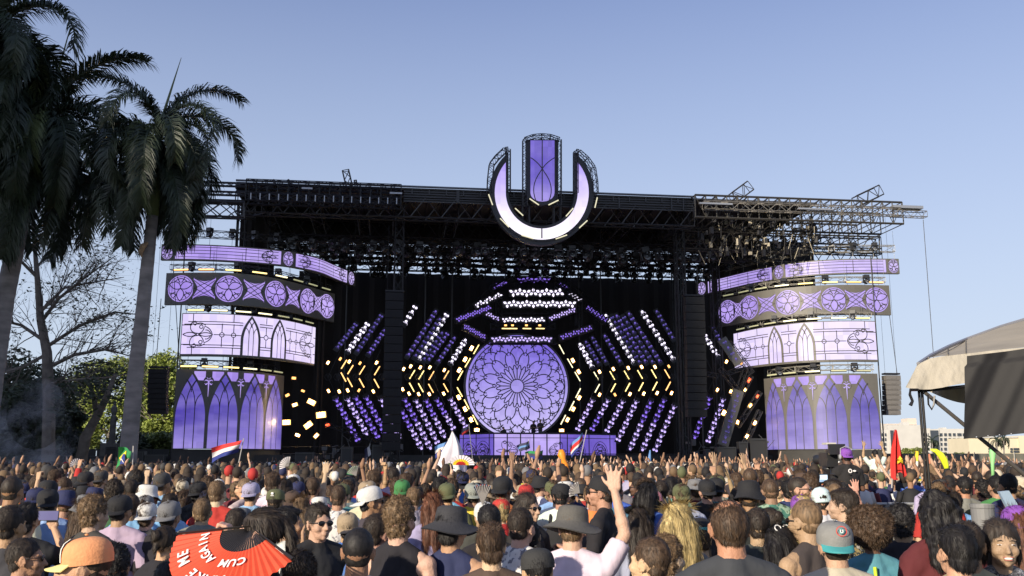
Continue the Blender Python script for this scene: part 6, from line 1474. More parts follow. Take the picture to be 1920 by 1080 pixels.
# ------------------------------------------------------------ the rest of the nearer crowd, one by one
REL = [(10, 'the left edge'), (62, 'the raised phone'), (162, 'the orange cap'), (237, 'the lavender t-shirt'), (313, 'the plain grey cap'), (382, 'the pale grey hoodie'), (425, 'the red t-shirt'), (470, 'the red fan'), (514, 'the white marked cap'), (566, 'the long light brown hair'), (622, 'the white patterned t-shirt'), (690, 'the buzz cut head'), (757, 'the green cap'), (812, 'the auburn hair'), (882, 'the yellow t-shirt'), (935, 'the brown haired head'), (990, 'the red cap'), (1046, 'the black backpack straps'), (1090, 'the raised open hand'), (1132, 'the profile with black cap'), (1190, 'the dusty blue top'), (1256, 'the long blond hair'), (1318, 'the black caps'), (1386, 'the balding head'), (1458, 'the mottled green shirt'), (1527, 'the icy blue beanie'), (1587, 'the camera operator'), (1640, 'the big afro'), (1704, 'the black curls'), (1777, 'the wavy black hair'), (1836, 'the tent banner'), (1890, 'the purple beanie')]
rg = random.Random(99); used = set(); cnt = 0; tries = 0; pos = [(p[0], p[1]) for p in PEOPLE]
def clothname(g): return {'tee': 't-shirt', 'tank': 'tank top', 'hood': 'hoodie'}[g]
hairw = {'short': 'short', 'buzz': 'cropped', 'medium': 'tousled', 'curly': 'curly', 'long': 'long', 'longwavy': 'long wavy', 'bun': 'pinned up', 'pony': 'ponytailed', 'afro': 'afro'}
TARGET = 285
cand = []
while len(cand) < 9000: 
    d = sqrt(rg.uniform(6.6 ** 2, 20 ** 2)); px = rg.uniform(-25, 1945); cand.append((d, px))
cand.sort(key=lambda c: c[0]); 
take = []
for d, px in cand:
    x = (px - 960) / FPX * d * 1.0 / (cos(PITCH) * 1.0) * 1.0
    p = AT(px, 900, d); x = p.x
    if any((x - a) ** 2 + (d - b) ** 2 < .47 ** 2 for a, b in pos): continue
    if d < 10 and any(abs(px - hx) < 46 * 7 / d + 6 and hd > d - .2 for hx, hd, _ in HL): continue
    if 1588 < px < 1745 and 6.2 < d < 16.8: continue
    if 1530 < px < 1650 and 12 < d < 17: continue
    pos.append((x, d)); take.append((d, px, x))
    if len(take) + len(PEOPLE) >= TARGET: break
DMAX = take[-1][0]; print('crowd individuals', len(take), 'to depth', DMAX)
for d, px, x in take:
    fem = rg.random() < .35
    for _ in range(40):
        hs = rg.choice(('long', 'long', 'longwavy', 'bun', 'pony', 'medium')) if fem else rg.choice(('short', 'short', 'short', 'buzz', 'curly', 'medium'))
        hc = rg.choice(('black', 'dark', 'dark', 'brown', 'brown', 'light brown') + (('blond', 'red-brown') if fem else ())); hat = rg.choice((None, None, None, None, 'cap', 'back', 'back', 'bucket'))
        hatc = rg.choice(('black', 'black', 'black', 'black', 'dark grey', 'dark grey', 'white', 'grey', 'navy', 'navy', 'red', 'beige', 'olive', 'white', 'brown', 'tan')); gar = rg.choice(('tee', 'tee', 'tee', 'tee', 'tank', 'hood')); gc = rg.choice(('black', 'black', 'black', 'dark grey', 'dark grey', 'grey', 'white', 'white', 'navy', 'light blue', 'red', 'maroon', 'green', 'teal', 'yellow', 'pink', 'beige', 'olive', 'orange', 'lavender', 'blue', 'brown'))
        pose = rg.choice(('down', 'down', 'down', 'down', 'down', 'front', 'front', 'down', 'rup', 'lup', 'both', 'phone', 'fist')) if d > 10 else rg.choice(('down', 'down', 'front'))
        n0 = min(REL, key=lambda q: abs(q[0] - px)); sd = 'left of' if px < n0[0] - 9 else ('right of' if px > n0[0] + 9 else 'beyond'); far = 'just' if d < 10 else ('behind' if 0 else 'further back' if d < 15 else 'far back')
        hd = ('%s %s' % (hatc, {'cap': 'cap', 'back': 'backward cap', 'bucket': 'bucket hat'}[hat])) if hat else '%s %s hair' % (hairw[hs], hc)
        ps = {'down': '', 'front': '', 'rup': ', right hand up', 'lup': ', left hand up', 'both': ', both hands up', 'phone': ', filming', 'fist': ', fist raised'}[pose]
        lb = 'person with %s, %s %s%s, %s %s %s' % (hd, gc, clothname(gar), ps, far, sd, n0[1])
        if lb not in used and len(lb.split()) <= 16: break
    used.add(lb)
    h = rg.gauss(1.70, .06) - (.08 if fem else -.02); h = min(max(h, 1.54), 1.87)
    yaw = rg.gauss(0, 16) if rg.random() < .88 else rg.choice((70, -70, 150, -120))
    sk = rg.choice('lllmmmttbp'); ex = []
    if rg.random() < .16: ex.append('pack')
    if abs(yaw) > 60: ex.append('glasses')
    person(x, d, h, yaw, hs, hc, hat, hatc if hat else 0, gar, gc, pose, sk, lb, ex, group='crowd in front of the stage', fem=fem)
# ------------------------------------------------------------ the crowd beyond, one mass
def far_crowd():
    rg = np.random.RandomState(5); V = []; F = []; K = []
    def variant(arms, hat, fem):
        mb = MB(); kk = []
        def add(fn, k): n0 = mb.n; fn(); kk.extend([k] * (mb.n - n0))
        add(lambda: mb.ball((0, 0, 1.65), (.072, .092, .11), 7, 5), 0)
        add(lambda: mb.ball((0, -.022, 1.672), (.080, .095, .098), 7, 5), 2 if not hat else 3)
        if hat: add(lambda: mb.box((0, .12, 1.66), (.13, .1, .012)), 3)
        if fem: add(lambda: mb.path([(0, -.09, 1.65), (0, -.11, 1.42)], [.085, .05], 6), 2)
        add(lambda: mb.tube((0, -.02, 1.58), (0, -.02, 1.42), .055, 6), 0)
        add(lambda: mb.path([(0, 0, 1.47), (0, 0, 1.42), (0, 0, 1.25), (0, 0, 1.0), (0, 0, .85)], [.07, .16, .2, .17, .18], 7), 1)
        for s in (-1, 1):
            up = arms & (1 if s < 0 else 2)
            if up:
                e = (s * (.30), .08, 1.62); w = (s * .22, .14, 1.9); add(lambda: mb.path([(s * .18, 0, 1.40), (s * .25, .05, 1.52)], [.065, .055], 5), 1); add(lambda: mb.path([(s * .25, .05, 1.52), e, w], [.048, .04, .028], 5), 0)
                add(lambda: mb.path([w, (w[0], w[1] + .02, w[2] + .09), (w[0] + .01, w[1] + .03, w[2] + .19)], [.03, .045, .018], 5), 0)
            else:
                add(lambda: mb.path([(s * .18, 0, 1.40), (s * .24, 0, 1.18)], [.065, .052], 5), 1); add(lambda: mb.path([(s * .24, 0, 1.18), (s * .26, .05, .95)], [.04, .03], 5), 0)
        add(lambda: mb.path([(0, 0, .9), (0, 0, 0)], [.17, .12], 5), 4)
        tri = []
        for f in mb.f:
            for q in range(1, len(f) - 1): tri.append((f[0], f[q], f[q + 1]))
        return np.array(mb.v, np.float32), np.array(tri, np.int32), np.array(kk)
    vars_ = [variant(a, h, f) for a in (0, 1, 2, 3) for h, f in ((0, 0), (1, 0), (0, 1))]
    skin = np.array(list(SK.values())); hairc = np.array([HC[k] for k in ('black', 'dark', 'dark', 'brown', 'light brown')]); hatc = np.array([CC[k] for k in ('black', 'black', 'black', 'dark grey', 'grey', 'white', 'white', 'navy', 'olive', 'beige', 'red', 'brown')]); cl = np.array([CC[k] for k in ('black', 'black', 'black', 'dark grey', 'dark grey', 'grey', 'white', 'white', 'navy', 'blue', 'light blue', 'red', 'maroon', 'green', 'teal', 'yellow', 'pink', 'beige', 'olive', 'orange', 'lavender', 'brown')])
    n = 0; cell = {}; P = []
    tries = 0
    while tries < 150000 and len(P) < 6500:
        tries += 1; d = sqrt(rg.uniform(DMAX ** 2, 78 ** 2)); px = rg.uniform(-30, 1950); x = (px - 960) / 1720 * d; dd = (x - SO.x) * EY.x + (d - SO.y) * EY.y
        if dd > (-3.5 if px < 1690 else 14): continue
        if 1540 < px < 1640 and d < 16: continue
        if 1592 < px < 1738 and d < 17.2: continue
        md = .46 if d < 30 else .55 if d < 45 else .62; k = (int(x // .8), int(d // .8)); ok = 1
        for a in (-1, 0, 1):
            for b in (-1, 0, 1):
                for q in cell.get((k[0] + a, k[1] + b), ()):
                    if (q[0] - x) ** 2 + (q[1] - d) ** 2 < md * md: ok = 0
        if ok: cell.setdefault(k, []).append((x, d)); P.append((x, d, px))
    off = 0; cols = []
    for x, d, px in P:
        pr = (.15 if px > 800 else .06) * (1.25 if d > 45 else .7); a = rg.choice(4, p=[1 - pr, pr * .35, pr * .35, pr * .3]); hf = rg.choice(3, p=[.42, .33, .25]); v, t, k = vars_[a * 3 + hf]
        s = rg.uniform(.9, 1.07); th = rg.normal(0, .35); c, sn = np.cos(th), np.sin(th); w = v.copy() * s; up = w[:, 2] > 1.5 * s; w[up, 0] += rg.normal(0, .18) * (w[up, 2] - 1.5 * s) * (np.abs(w[up, 0]) > .14); w[up, 2] -= np.where(np.abs(w[up, 0]) > .14, rg.uniform(0, .5) * (w[up, 2] - 1.5 * s), 0)
        w[:, 0] += rg.normal(0, .02) * w[:, 2]; q = np.empty_like(w); q[:, 0] = w[:, 0] * c - w[:, 1] * sn + x; q[:, 1] = w[:, 0] * sn + w[:, 1] * c + d; q[:, 2] = w[:, 2]
        tab = np.array([skin[rg.randint(5)] * rg.uniform(.85, 1.15), cl[rg.randint(len(cl))], hairc[rg.randint(5)], hatc[rg.randint(len(hatc))], (.04, .045, .06)])
        V.append(q); F.append(t + off); cols.append(tab[k]); off += len(v)
    V = np.concatenate(V); F = np.concatenate(F); cols = np.concatenate(cols); me = bpy.data.meshes.new('crowd')
    me.vertices.add(len(V)); me.vertices.foreach_set('co', V.ravel()); me.loops.add(F.size); me.loops.foreach_set('vertex_index', F.ravel()); me.polygons.add(len(F)); me.polygons.foreach_set('loop_start', np.arange(0, F.size, 3)); me.polygons.foreach_set('loop_total', np.full(len(F), 3)); me.polygons.foreach_set('use_smooth', np.ones(len(F), bool))
    me.update(); at = me.color_attributes.new('tint', 'FLOAT_COLOR', 'POINT'); at.data.foreach_set('color', np.concatenate([cols, np.ones((len(cols), 1))], 1).astype(np.float32).ravel())
    me.materials.append(mat('crowd colours', (.2, .2, .2), .8, attr='tint')); o = bpy.data.objects.new('crowd', me); C.objects.link(o)
    tag(o, 'dense far crowd with many raised arms filling the field up to the stage', 'crowd', kind='stuff'); print('far crowd', len(P), 'tris', len(F))
far_crowd()
# ============================================================ things held, flown, parked and pitched
def grid(mb, fn, nu, nv, mi=lambda u, v: 0, thick=None):
    vs = [fn(i / nu, j / nv) for j in range(nv + 1) for i in range(nu + 1)]; o = mb.n
    fs = [(j * (nu + 1) + i, j * (nu + 1) + i + 1, (j + 1) * (nu + 1) + i + 1, (j + 1) * (nu + 1) + i) for j in range(nv) for i in range(nu)]
    ms = [mi((i + .5) / nu, (j + .5) / nv) for j in range(nv) for i in range(nu)]
    mb.v.extend([tuple(v) for v in vs]); mb.n += len(vs); mb.f.extend([tuple(k + o for k in f) for f in fs]); mb.m.extend(ms); return mb
def quadfn(c, Y, wave=.0, n=2.0, dz=None):
    """corners in photograph order: top-left, top-right, bottom-right, bottom-left"""
    P = [AT(x, y, Y) for x, y in c]
    def f(u, v):
        p = P[0].lerp(P[1], u).lerp(P[3].lerp(P[2], u), v); w = wave * (sin(u * n * pi * 2 + v * 1.5) + .5 * sin(u * n * 5.1 + v * 3)); return p + Vector((0, w, .25 * wave * sin(u * n * 6.3)))
    return f
def fm(name, col): return mat(name, col, .8, var=.08, vs=6)
FM = {'red': fm('flag red', (.55, .03, .025)), 'white': fm('flag white', (.6, .58, .56)), 'blue': fm('flag blue', (.02, .035, .2)), 'green': fm('flag green', (.02, .22, .06)), 'yellow': fm('flag yellow', (.75, .55, .03)), 'sky': fm('flag light blue', (.12, .25, .5)), 'dark': fm('flag dark', (.04, .04, .08)), 'gauze': fm('white gauze', (.62, .58, .62))}
polem = mat('flag pole', (.4, .38, .36), .5)
def flag(label, Y, c, cols, mi, wave=.06, n=1.2, nu=24, nv=12, pole=None, extra=None):
    root = empty('flag', AT(c[3][0], c[3][1], Y), label, 'flag'); m = MB(); f = quadfn(c, Y, wave, n); grid(m, f, nu, nv, mi); m.build('cloth', [FM[k] for k in cols], root, smooth=True)
    if pole: m = MB(); a, b = AT(pole[0], pole[1], Y - .05), AT(pole[2], pole[3], Y - .05); m.tube(a, b, .018, 6, cap=True); m.build('pole', polem, root)
    if extra: extra(root, f)
    return root
flag('red white and blue striped flag waving before the left lancet screen', 34, [(396, 840), (456, 824), (446, 846), (395, 868)], ['red', 'white', 'blue'], lambda u, v: 0 if v < .33 else (1 if v < .66 else 2), .12, .8, pole=(457, 822, 440, 905))
def disc_on(col, u0, v0, ru, rv, off=-.02, star=False):
    def g(root, f):
        m = MB(); pts = []
        if star:
            for k in range(10): a = pi / 2 + k * pi / 5; r = 1 if k % 2 == 0 else .4; pts.append((u0 + ru * r * cos(a), v0 - rv * r * sin(a)))
        else: pts = [(u0 + ru * cos(2 * pi * k / 20), v0 + rv * sin(2 * pi * k / 20)) for k in range(20)]
        c = f(u0, v0) + Vector((0, off - .02, 0)); vs = [c] + [f(*p) + Vector((0, off, 0)) for p in pts]; n = len(pts)
        m.add(vs, [(0, 1 + k, 1 + (k + 1) % n) for k in range(n)]); m.build('emblem', FM[col], root)
    return g
def brazil(root, f):
    m = MB(); c = [(.5, .1), (.93, .5), (.5, .9), (.07, .5)]; pts = []
    for a, b in zip(c, c[1:] + c[:1]): pts += [(lerp(a[0], b[0], t / 4), lerp(a[1], b[1], t / 4)) for t in range(4)]
    vs = [f(.5, .5) + Vector((0, -.05, 0))] + [f(*p) + Vector((0, -.03, 0)) for p in pts]; m.add(vs, [(0, 1 + k, 1 + (k + 1) % 16) for k in range(16)]); m.build('lozenge', FM['yellow'], root)
    disc_on('blue', .55, .5, .24, .26, -.09)(root, f)
    m = MB(); vs = []
    for k in range(9): t = k / 8; u = lerp(.33, .77, t); v = .5 - .05 * sin(t * pi) + .02; vs += [f(u, v) + Vector((0, -.13, 0)), f(u, v + .05) + Vector((0, -.13, 0))]
    m.add(vs, [(2 * i, 2 * i + 2, 2 * i + 3, 2 * i + 1) for i in range(8)]); m.build('band', FM['white'], root)
flag('green flag with yellow lozenge and blue disc hanging at the right palm base', 26, [(222, 838), (250, 845), (243, 886), (214, 880)], ['green'], lambda u, v: 0, .1, .8, pole=(250, 836, 247, 905), extra=brazil)
def vn():
    Y = 15.; root = empty('flag', AT(1684, 905, Y), 'tall red flag with a yellow star hanging in folds before the white office', 'flag'); m = MB()
    L = [(1678, 806), (1672, 840), (1671, 870), (1672, 895)]; Rr = [(1680, 806), (1690, 838), (1695, 868), (1700, 888)]
    def f(u, v):
        k = min(int(v * 3), 2); t = v * 3 - k; a = lerp(L[k][0], L[k + 1][0], t), lerp(L[k][1], L[k + 1][1], t); b = lerp(Rr[k][0], Rr[k + 1][0], t), lerp(Rr[k][1], Rr[k + 1][1], t)
        return AT(lerp(a[0], b[0], u), lerp(a[1], b[1], u) + (6 * sin(u * 9) if v > .9 else 0), Y) + Vector((0, .04 * sin(u * 14 + v * 2), 0))
    grid(m, f, 24, 24); m.build('cloth', FM['red'], root, smooth=True); m = MB(); m.tube(AT(1677.5, 804, Y + .03), AT(1672, 915, Y + .03), .012, 6, cap=True); m.build('pole', polem, root)
    disc_on('yellow', .60, .60, .36, .095, -.06, True)(root, f)
vn()
flag('small dark striped flag flying before the centre of the booth', 46, [(968, 836), (992, 826), (994, 840), (975, 848)], ['dark', 'sky', 'dark'], lambda u, v: 0 if v < .35 else (1 if v < .6 else 2), .1, 1, pole=(992, 824, 978, 880))
flag('slanting flag with red and white stripes at the right end of the booth', 40, [(1068, 836), (1092, 811), (1094, 830), (1072, 858)], ['sky', 'red', 'white', 'blue'], lambda u, v: 0 if v < .25 else (1 if v < .55 else (2 if v < .75 else 3)), .1, 1, pole=(1100, 806, 1084, 880))
flag('faint blue and white flag left of the white gauze cone', 44, [(815, 838), (840, 826), (838, 846), (816, 860)], ['sky', 'white', 'blue'], lambda u, v: 0 if v < .35 else (1 if v < .6 else 2), .1, 1, pole=(841, 822, 836, 880))
flag('tiny dark pennant just left of the booth on a thin pole', 48, [(864, 806), (879, 797), (880, 806), (866, 817)], ['dark', 'red'], lambda u, v: 0 if v < .6 else 1, .08, 1, 10, 6, pole=(879, 795, 888, 880))
flag('wide sagging dark green and blue flag held up below the booth', 42, [(984, 848), (1018, 844), (1017, 860), (990, 862)], ['green', 'dark', 'blue'], lambda u, v: 0 if v < .4 else (1 if v < .7 else 2), .15, 1, 14, 6)
flag('white and yellow banner post standing left of the tent pole', 24, [(1716, 846), (1722, 846), (1723, 876), (1717, 876)], ['yellow', 'white'], lambda u, v: 0 if v < .6 else 1, .03, 1, 4, 8)
flag('small dark flag on a leaning pole beside the tall left speakers', 48, [(683, 843), (693, 836), (695, 852), (684, 862)], ['dark', 'white'], lambda u, v: 0 if u < .6 else 1, .08, 1, 8, 6, pole=(694, 832, 683, 882))
flag('thin white pennant on a pole right of the booth', 46, [(1217, 845), (1220, 843), (1222, 872), (1213, 874)], ['sky'], lambda u, v: 0, .03, 1, 4, 8)
def gauze():
    Y = 24.; root = empty('gauze_totem', AT(848, 900, Y), 'tall white gauze cone held above the crowd left of the booth', 'totem'); m = MB()
    rings = [(848, 808, .5, 0), (850, 825, 7, 1), (849, 845, 16, 2), (846, 865, 26, 4), (845, 888, 31, 6)]; n = 40; vs = []
    for i, (x, y, r, w) in enumerate(rings):
        c = AT(x, y, Y); rr = r * Y / FPX
        for k in range(n): t = 2 * pi * k / n; q = rr * (1 + .13 * sin(7 * t + i) * (i > 0)); vs.append(c + Vector((cos(t) * q, sin(t) * q * .7, (.05 * sin(5 * t) * i))))
    m.add(vs, [(i * n + k, i * n + (k + 1) % n, (i + 1) * n + (k + 1) % n, (i + 1) * n + k) for i in range(4) for k in range(n)]); m.build('cloth', FM['gauze'], root, smooth=True)
    m = MB(); m.tube(AT(848, 808, Y), AT(848, 905, Y), .015, 6); m.build('pole', polem, root)
    Y = 22.; root = empty('half_round_fan', AT(864, 872, Y), 'half round fan, red and yellow at its foot, right of the gauze cone', 'fan'); 
    for r0, r1, k in ((0, 9, 'red'), (9, 15, 'yellow'), (15, 25, 'gauze')):
        m = MB(); n = 24; c = AT(864, 872, Y); s = Y / FPX; vs = []
        for i in range(n + 1): t = pi * i / n; vs += [c + Vector((cos(t) * r0 * s, .02 * (i % 2), sin(t) * r0 * s * .72)), c + Vector((cos(t) * r1 * s, .02 * (i % 2), sin(t) * r1 * s * .72))]
        m.add(vs, [(2 * i, 2 * i + 2, 2 * i + 3, 2 * i + 1) for i in range(n)]); m.build('leaf_band', FM[k], root)
gauze()
def hand_fan(px, py, r, Y, a0, a1, col, label, dark=False):
    root = empty('folding_fan', AT(px, py, Y), label, 'fan'); c = AT(px, py, Y); s = r * Y / FPX; n = 18
    for k in range(n):
        m = MB(); t0, t1 = R(lerp(a0, a1, k / n)), R(lerp(a0, a1, (k + 1) / n)); z = .008 if k % 2 else -.008
        m.add([c + Vector((cos(t0) * s * .35, 0, sin(t0) * s * .35)), c + Vector((cos(t0) * s, z, sin(t0) * s)), c + Vector((cos(t1) * s, -z, sin(t1) * s)), c + Vector((cos(t1) * s * .35, 0, sin(t1) * s * .35))], [(0, 1, 2, 3)]); m.build('pleat', (FM[col[k % len(col)]]), root)
        if k % 2 == 0: m = MB(); m.tube(c, c + Vector((cos(t0) * s * .98, -.01, sin(t0) * s * .98)), .004, 4); m.build('rib', mat('fan rib', (.3, .28, .26) if not dark else (.02, .02, .02), .5), root)
hand_fan(541, 874, 17, 15, 80, 200, ['white', 'gauze'], 'open white folding fan raised in the crowd left of the tall speakers')
hand_fan(143, 872, 12, 17, 20, 200, ['gauze', 'dark'], 'striped pale folding fan raised near the leaning trunk')
hand_fan(905, 946, 36, 6.9, 66, 118, ['sky', 'dark', 'red', 'blue'], 'dark folding fan with blue and red stripes held up near the centre', True)
hand_fan(1087, 924, 20, 6.5, 100, 200, ['gauze', 'dark', 'white'], 'pale folding fan behind the raised open hand')
hand_fan(668, 892, 18, 11, 80, 170, ['white', 'green'], 'pale green round fan raised beside the white patterned t-shirt')
# ------------------------------------------------------------ the red fan
def red_fan():
    d = 4.28; hinge = AT(470, 989, d); root = empty('folding_fan', hinge, 'big red folding fan with mirrored looking white slogan, spread wide at lower left', 'fan')
    root['label'] = 'big bright red folding fan with white capital letters, spread wide at the lower left'
    Rr = .372; e1 = Vector((-.94, 0, -.34)); e2 = Vector((.21, -.785, -.583)); nrm = e1.cross(e2).normalized(); a0, a1 = R(-21), R(121); N = 26
    def P(r, a, o=0): return hinge + e1 * (r * cos(a)) + e2 * (r * sin(a)) + nrm * o
    redm = mat('red fan silk', (.62, .065, .022), .7, var=.06, vs=30); ribm = mat('black fan rib', (.02, .017, .015), .4)
    for k in range(N):
        t0, t1 = lerp(a0, a1, k / N), lerp(a0, a1, (k + 1) / N); tm = (t0 + t1) / 2; z0 = 0; z1 = .009; m = MB(); vs = []
        for i in range(5):
            r = lerp(.385, 1, i / 4) * Rr; vs += [P(r, t0, z0), P(r, tm, z1 * r / Rr), P(r, t1, z0)]
        m.add(vs, [(3 * i + j, 3 * i + j + 1, 3 * i + 4 + j, 3 * i + 3 + j) for i in range(4) for j in range(2)]); m.build('pleat', redm, root)
        m = MB(); w = .010; vs = [P(.02, tm, -.004), P(.40 * Rr, tm - .035, -.003), P(.40 * Rr, tm + .035, -.003)]; o = [v + nrm * .003 for v in vs]; m.add(vs + o, [(0, 1, 2), (5, 4, 3), (0, 3, 4, 1), (1, 4, 5, 2), (2, 5, 3, 0)]); m.build('rib', ribm, root)
    for a in (a0 - .02, a1 + .02):
        m = MB(); M = [P(.0, a - .03, .012), P(Rr * 1.0, a - .018, .012), P(Rr * 1.0, a + .018, .012), P(.0, a + .03, .012)]; m.add(M + [v - nrm * .01 for v in M], [(0, 1, 2, 3), (7, 6, 5, 4), (0, 4, 5, 1), (1, 5, 6, 2), (2, 6, 7, 3), (3, 7, 4, 0)]); m.build('guard', ribm, root)
    wm = mat('white print', (.78, .76, .74), .7)
    def letters(txt, r, ac, step, size):
        for i, ch in enumerate(txt):
            if ch == ' ': continue
            a = ac + (i - (len(txt) - 1) / 2) * -step
            cu = bpy.data.curves.new('letter', 'FONT'); cu.body = ch; cu.size = size; cu.align_x = 'CENTER'; cu.offset = .0012; cu.extrude = .0008; cu.resolution_u = 3
            o = bpy.data.objects.new('tmp', cu); C.objects.link(o); me = bpy.data.meshes.new_from_object(o.evaluated_get(bpy.context.evaluated_depsgraph_get())); bpy.data.objects.remove(o)
            me.name = 'letter'; me.materials.clear(); me.materials.append(wm)
            # letters stand upright when the fan is opened upwards, so here they read upside down
            rad = e1 * cos(a) + e2 * sin(a); tx = e1 * sin(a) - e2 * cos(a); nz = nrm
            M = Matrix((tx, rad, nz)).transposed().to_4x4(); M.translation = P(r, a, .0) - hinge + nz * .0105
            inst('letter', me, root, M=M)
    letters('MAKE ME', .284, R(35), R(10.2), .070); letters('CUM AGAIN', .196, R(36), R(11.6), .057)
red_fan()
# ------------------------------------------------------------ inflatables and sticks
def toys():
    def bent(pts, rs, Y, m, nm, label, cat):
        b = MB(); b.path([AT(x, y, Y) for x, y in pts], [r * Y / FPX for r in rs], 10); tag(b.build(nm, m, smooth=True), label, cat)
    bent([(1745, 843), (1754, 845), (1763, 852), (1770, 862), (1774, 873), (1775, 884)], [1.5, 4, 6, 6.5, 5, 3], 22, mat('yellow inflatable', (.75, .85, .03), .4), 'inflatable_banana', 'bright yellow curved inflatable held up right of the tent pole', 'inflatable')
    bent([(1052, 843), (1053, 852), (1056, 862), (1060, 872), (1064, 886)], [4, 8, 5, 6, 4], 26, mat('orange inflatable', (.85, .28, .02), .5), 'inflatable_figure', 'orange inflatable figure held up in front of the booth', 'inflatable')
    bent([(1860, 842), (1861, 850), (1861, 870), (1862, 900)], [4, 6, 3.2, 2.6], 12, mat('pale green foam', (.28, .62, .25), .6), 'foam_hand', 'pale green foam paddle on a stick under the tent banner', 'toy')
    bent([(1741, 851), (1742, 862), (1742, 880)], [3, 4, 3], 24, mat('salmon card', (.6, .22, .12), .7), 'foam_stick', 'small salmon coloured stick right against the tent pole', 'toy')
    bent([(746, 872), (747, 880), (744, 890), (746, 897)], [2.5, 4, 7, 5], 14, mat('pale plush', (.6, .58, .55), .8), 'plush_toy', 'pale plush doll held up near the green cap', 'toy')
toys()
# ------------------------------------------------------------ tent at the right
def tent():
    root = empty('canopy_tent', AT(1727, 990, 8) * 1.0, 'beige canopy tent with a sagging valance on black poles at the right edge', 'tent'); root.location.z = 0
    root['_b'] = list(root.location)
    polem_ = mat('black tent pole', (.02, .018, .017), .35, .3); fab = mat('beige tent fabric', (.42, .38, .30), .85, var=.12, vs=4, bump=1.0, bs=5, stretch=(1.6, 1, .6))
    top = AT(1727, 734, 8); 
    for dx, r in ((-.013, .0115), (.013, .0125)):
        m = MB(); m.path([(top.x + dx, top.y + abs(dx), 0), (top.x + dx, top.y + abs(dx), top.z + .05)], [r, r], 8); m.build('pole', polem_, root)
    far_ = AT(2400, 667, 8); m = MB(); m.tube((far_.x, far_.y, 0), (far_.x, far_.y, far_.z + .1), .022, 8); m.build('pole', polem_, root)
    m = MB(); m.tube(AT(1733, 735, 8), AT(1925, 893, 7.6), .016, 8); m.build('brace', mat('grey brace', (.10, .09, .08), .4, .5), root)
    m = MB(); m.tube(AT(1722, 733, 7.98), AT(2400, 668, 7.9), .015, 6); m.build('eave_bar', polem_, root)
    ve = [(1699, 726, 1719, 686), (1709, 729, 1727, 680), (1726, 730, 1744, 672), (1745, 730, 1765, 668), (1765, 727, 1785, 666), (1787, 722, 1803, 664), (1811, 718, 1822, 662), (1870, 712, 1880, 655), (2000, 700, 2000, 645), (2200, 683, 2200, 628), (2400, 667, 2400, 612)]
    def interp(t, a, b): k = min(int(t * (len(ve) - 1)), len(ve) - 2); f = t * (len(ve) - 1) - k; return lerp(ve[k][a], ve[k + 1][a], f), lerp(ve[k][b], ve[k + 1][b], f)
    def valance(u, v):
        a = interp(u, 2, 3); b = interp(u, 0, 1); p = AT(a[0], a[1], 8.1).lerp(AT(b[0], b[1], 7.92), v); return p + Vector((0, .012 * sin(u * 17 + 3 * sin(u * 4) + v) * v + .004 * mnoise.noise(Vector((u * 40, v * 3, 0))) + .008 * mnoise.noise(Vector((u * 14, v * 6, 3))), 0))
    m = MB(); grid(m, valance, 90, 12); m.build('valance', fab, root, smooth=True)
    def roof_(u, v):
        a = interp(u, 2, 3); x = interp(u, 2, 3)[0]; tx = [(1719, 686), (1744, 669), (1778, 652), (1812, 638), (1878, 614), (1920, 602), (2010, 578), (2400, 480)]
        k = 0
        while k < 6 and tx[k + 1][0] < x: k += 1
        f = (x - tx[k][0]) / (tx[k + 1][0] - tx[k][0]); y = lerp(tx[k][1], tx[k + 1][1], f); p = AT(a[0], a[1], 8.1).lerp(AT(x, y, 8.1 + 1.6 * min(1, u * 3)), v); return p + Vector((0, 0, .006 * sin(u * 9 + v * 2)))
    m = MB(); grid(m, roof_, 40, 8); m.build('roof_cloth', mat('beige roof fabric', (.31, .275, .215), .85, var=.12, vs=2, bump=.8, bs=3), root, smooth=True)
    m = MB(); m.path([AT(x, y - 2, 8.15 + 1.6 * min(1, (x - 1719) / 97)) for x, y in ((1722, 684), (1744, 669), (1778, 652), (1812, 638), (1878, 614), (1925, 600), (2010, 577), (2400, 479))], .018, 6); m.build('roof_pole', mat('pale tube', (.3, .3, .32), .4, .4), root)
    def scallop(u, v):
        x = lerp(1738, 2380, u ** 1.6); y0 = 732 - .083 * (x - 1738); y1 = y0 + 32 * sin(min(1, (x - 1738) / 90) * pi * .5); return AT(x, lerp(y0, y1, v), 8.35 + .1 * sin(u * 8) + .05 * sin(u * 33))
    m = MB(); grid(m, scallop, 40, 8); m.build('inner_valance', fab, root, smooth=True)
    m = MB(); m.path([AT(1722, 731, 7.9), AT(1707, 731, 7.9), AT(1706, 740, 7.9), AT(1711, 752, 7.9), AT(1707, 760, 7.9)], [.012, .014, .012, .012, .016], 6); m.build('strap', polem_, root)
    m = MB(); m.path([AT(1740, 740, 7.9), AT(1741, 758, 7.9), AT(1747, 768, 7.9), AT(1751, 758, 7.9), AT(1752, 742, 7.9)], .008, 5); m.build('loose_loop', polem_, root)
    for u_ in (.18, .36, .54): m = MB(); m.path([roof_(u_, v) + Vector((0, -.004, .006)) for v in (0, .2, .4, .6, .8, 1)], .006, 5); m.build('roof_seam', mat('seam tape', (.2, .18, .14), .8), root)
    r2 = empty('black_banner', AT(1812, 823, 7.5), 'creased black vinyl banner hung on the tent at the right edge', 'banner'); van = mat('black vinyl', (.011, .0105, .0115), .6, var=.2, vs=1, bump=.2, bs=5, spec=.25)
    tl, tr, br_, bl = (1811, 668), (2100, 618), (2100, 796), (1813, 823)
    P = [AT(*tl, 7.55), AT(*tr, 7.1), AT(*br_, 7.1), AT(*bl, 7.5)]; P[1] = P[0] + (P[1] - P[0]) * 1.9; P[2] = P[3] + (P[2] - P[3]) * 1.9
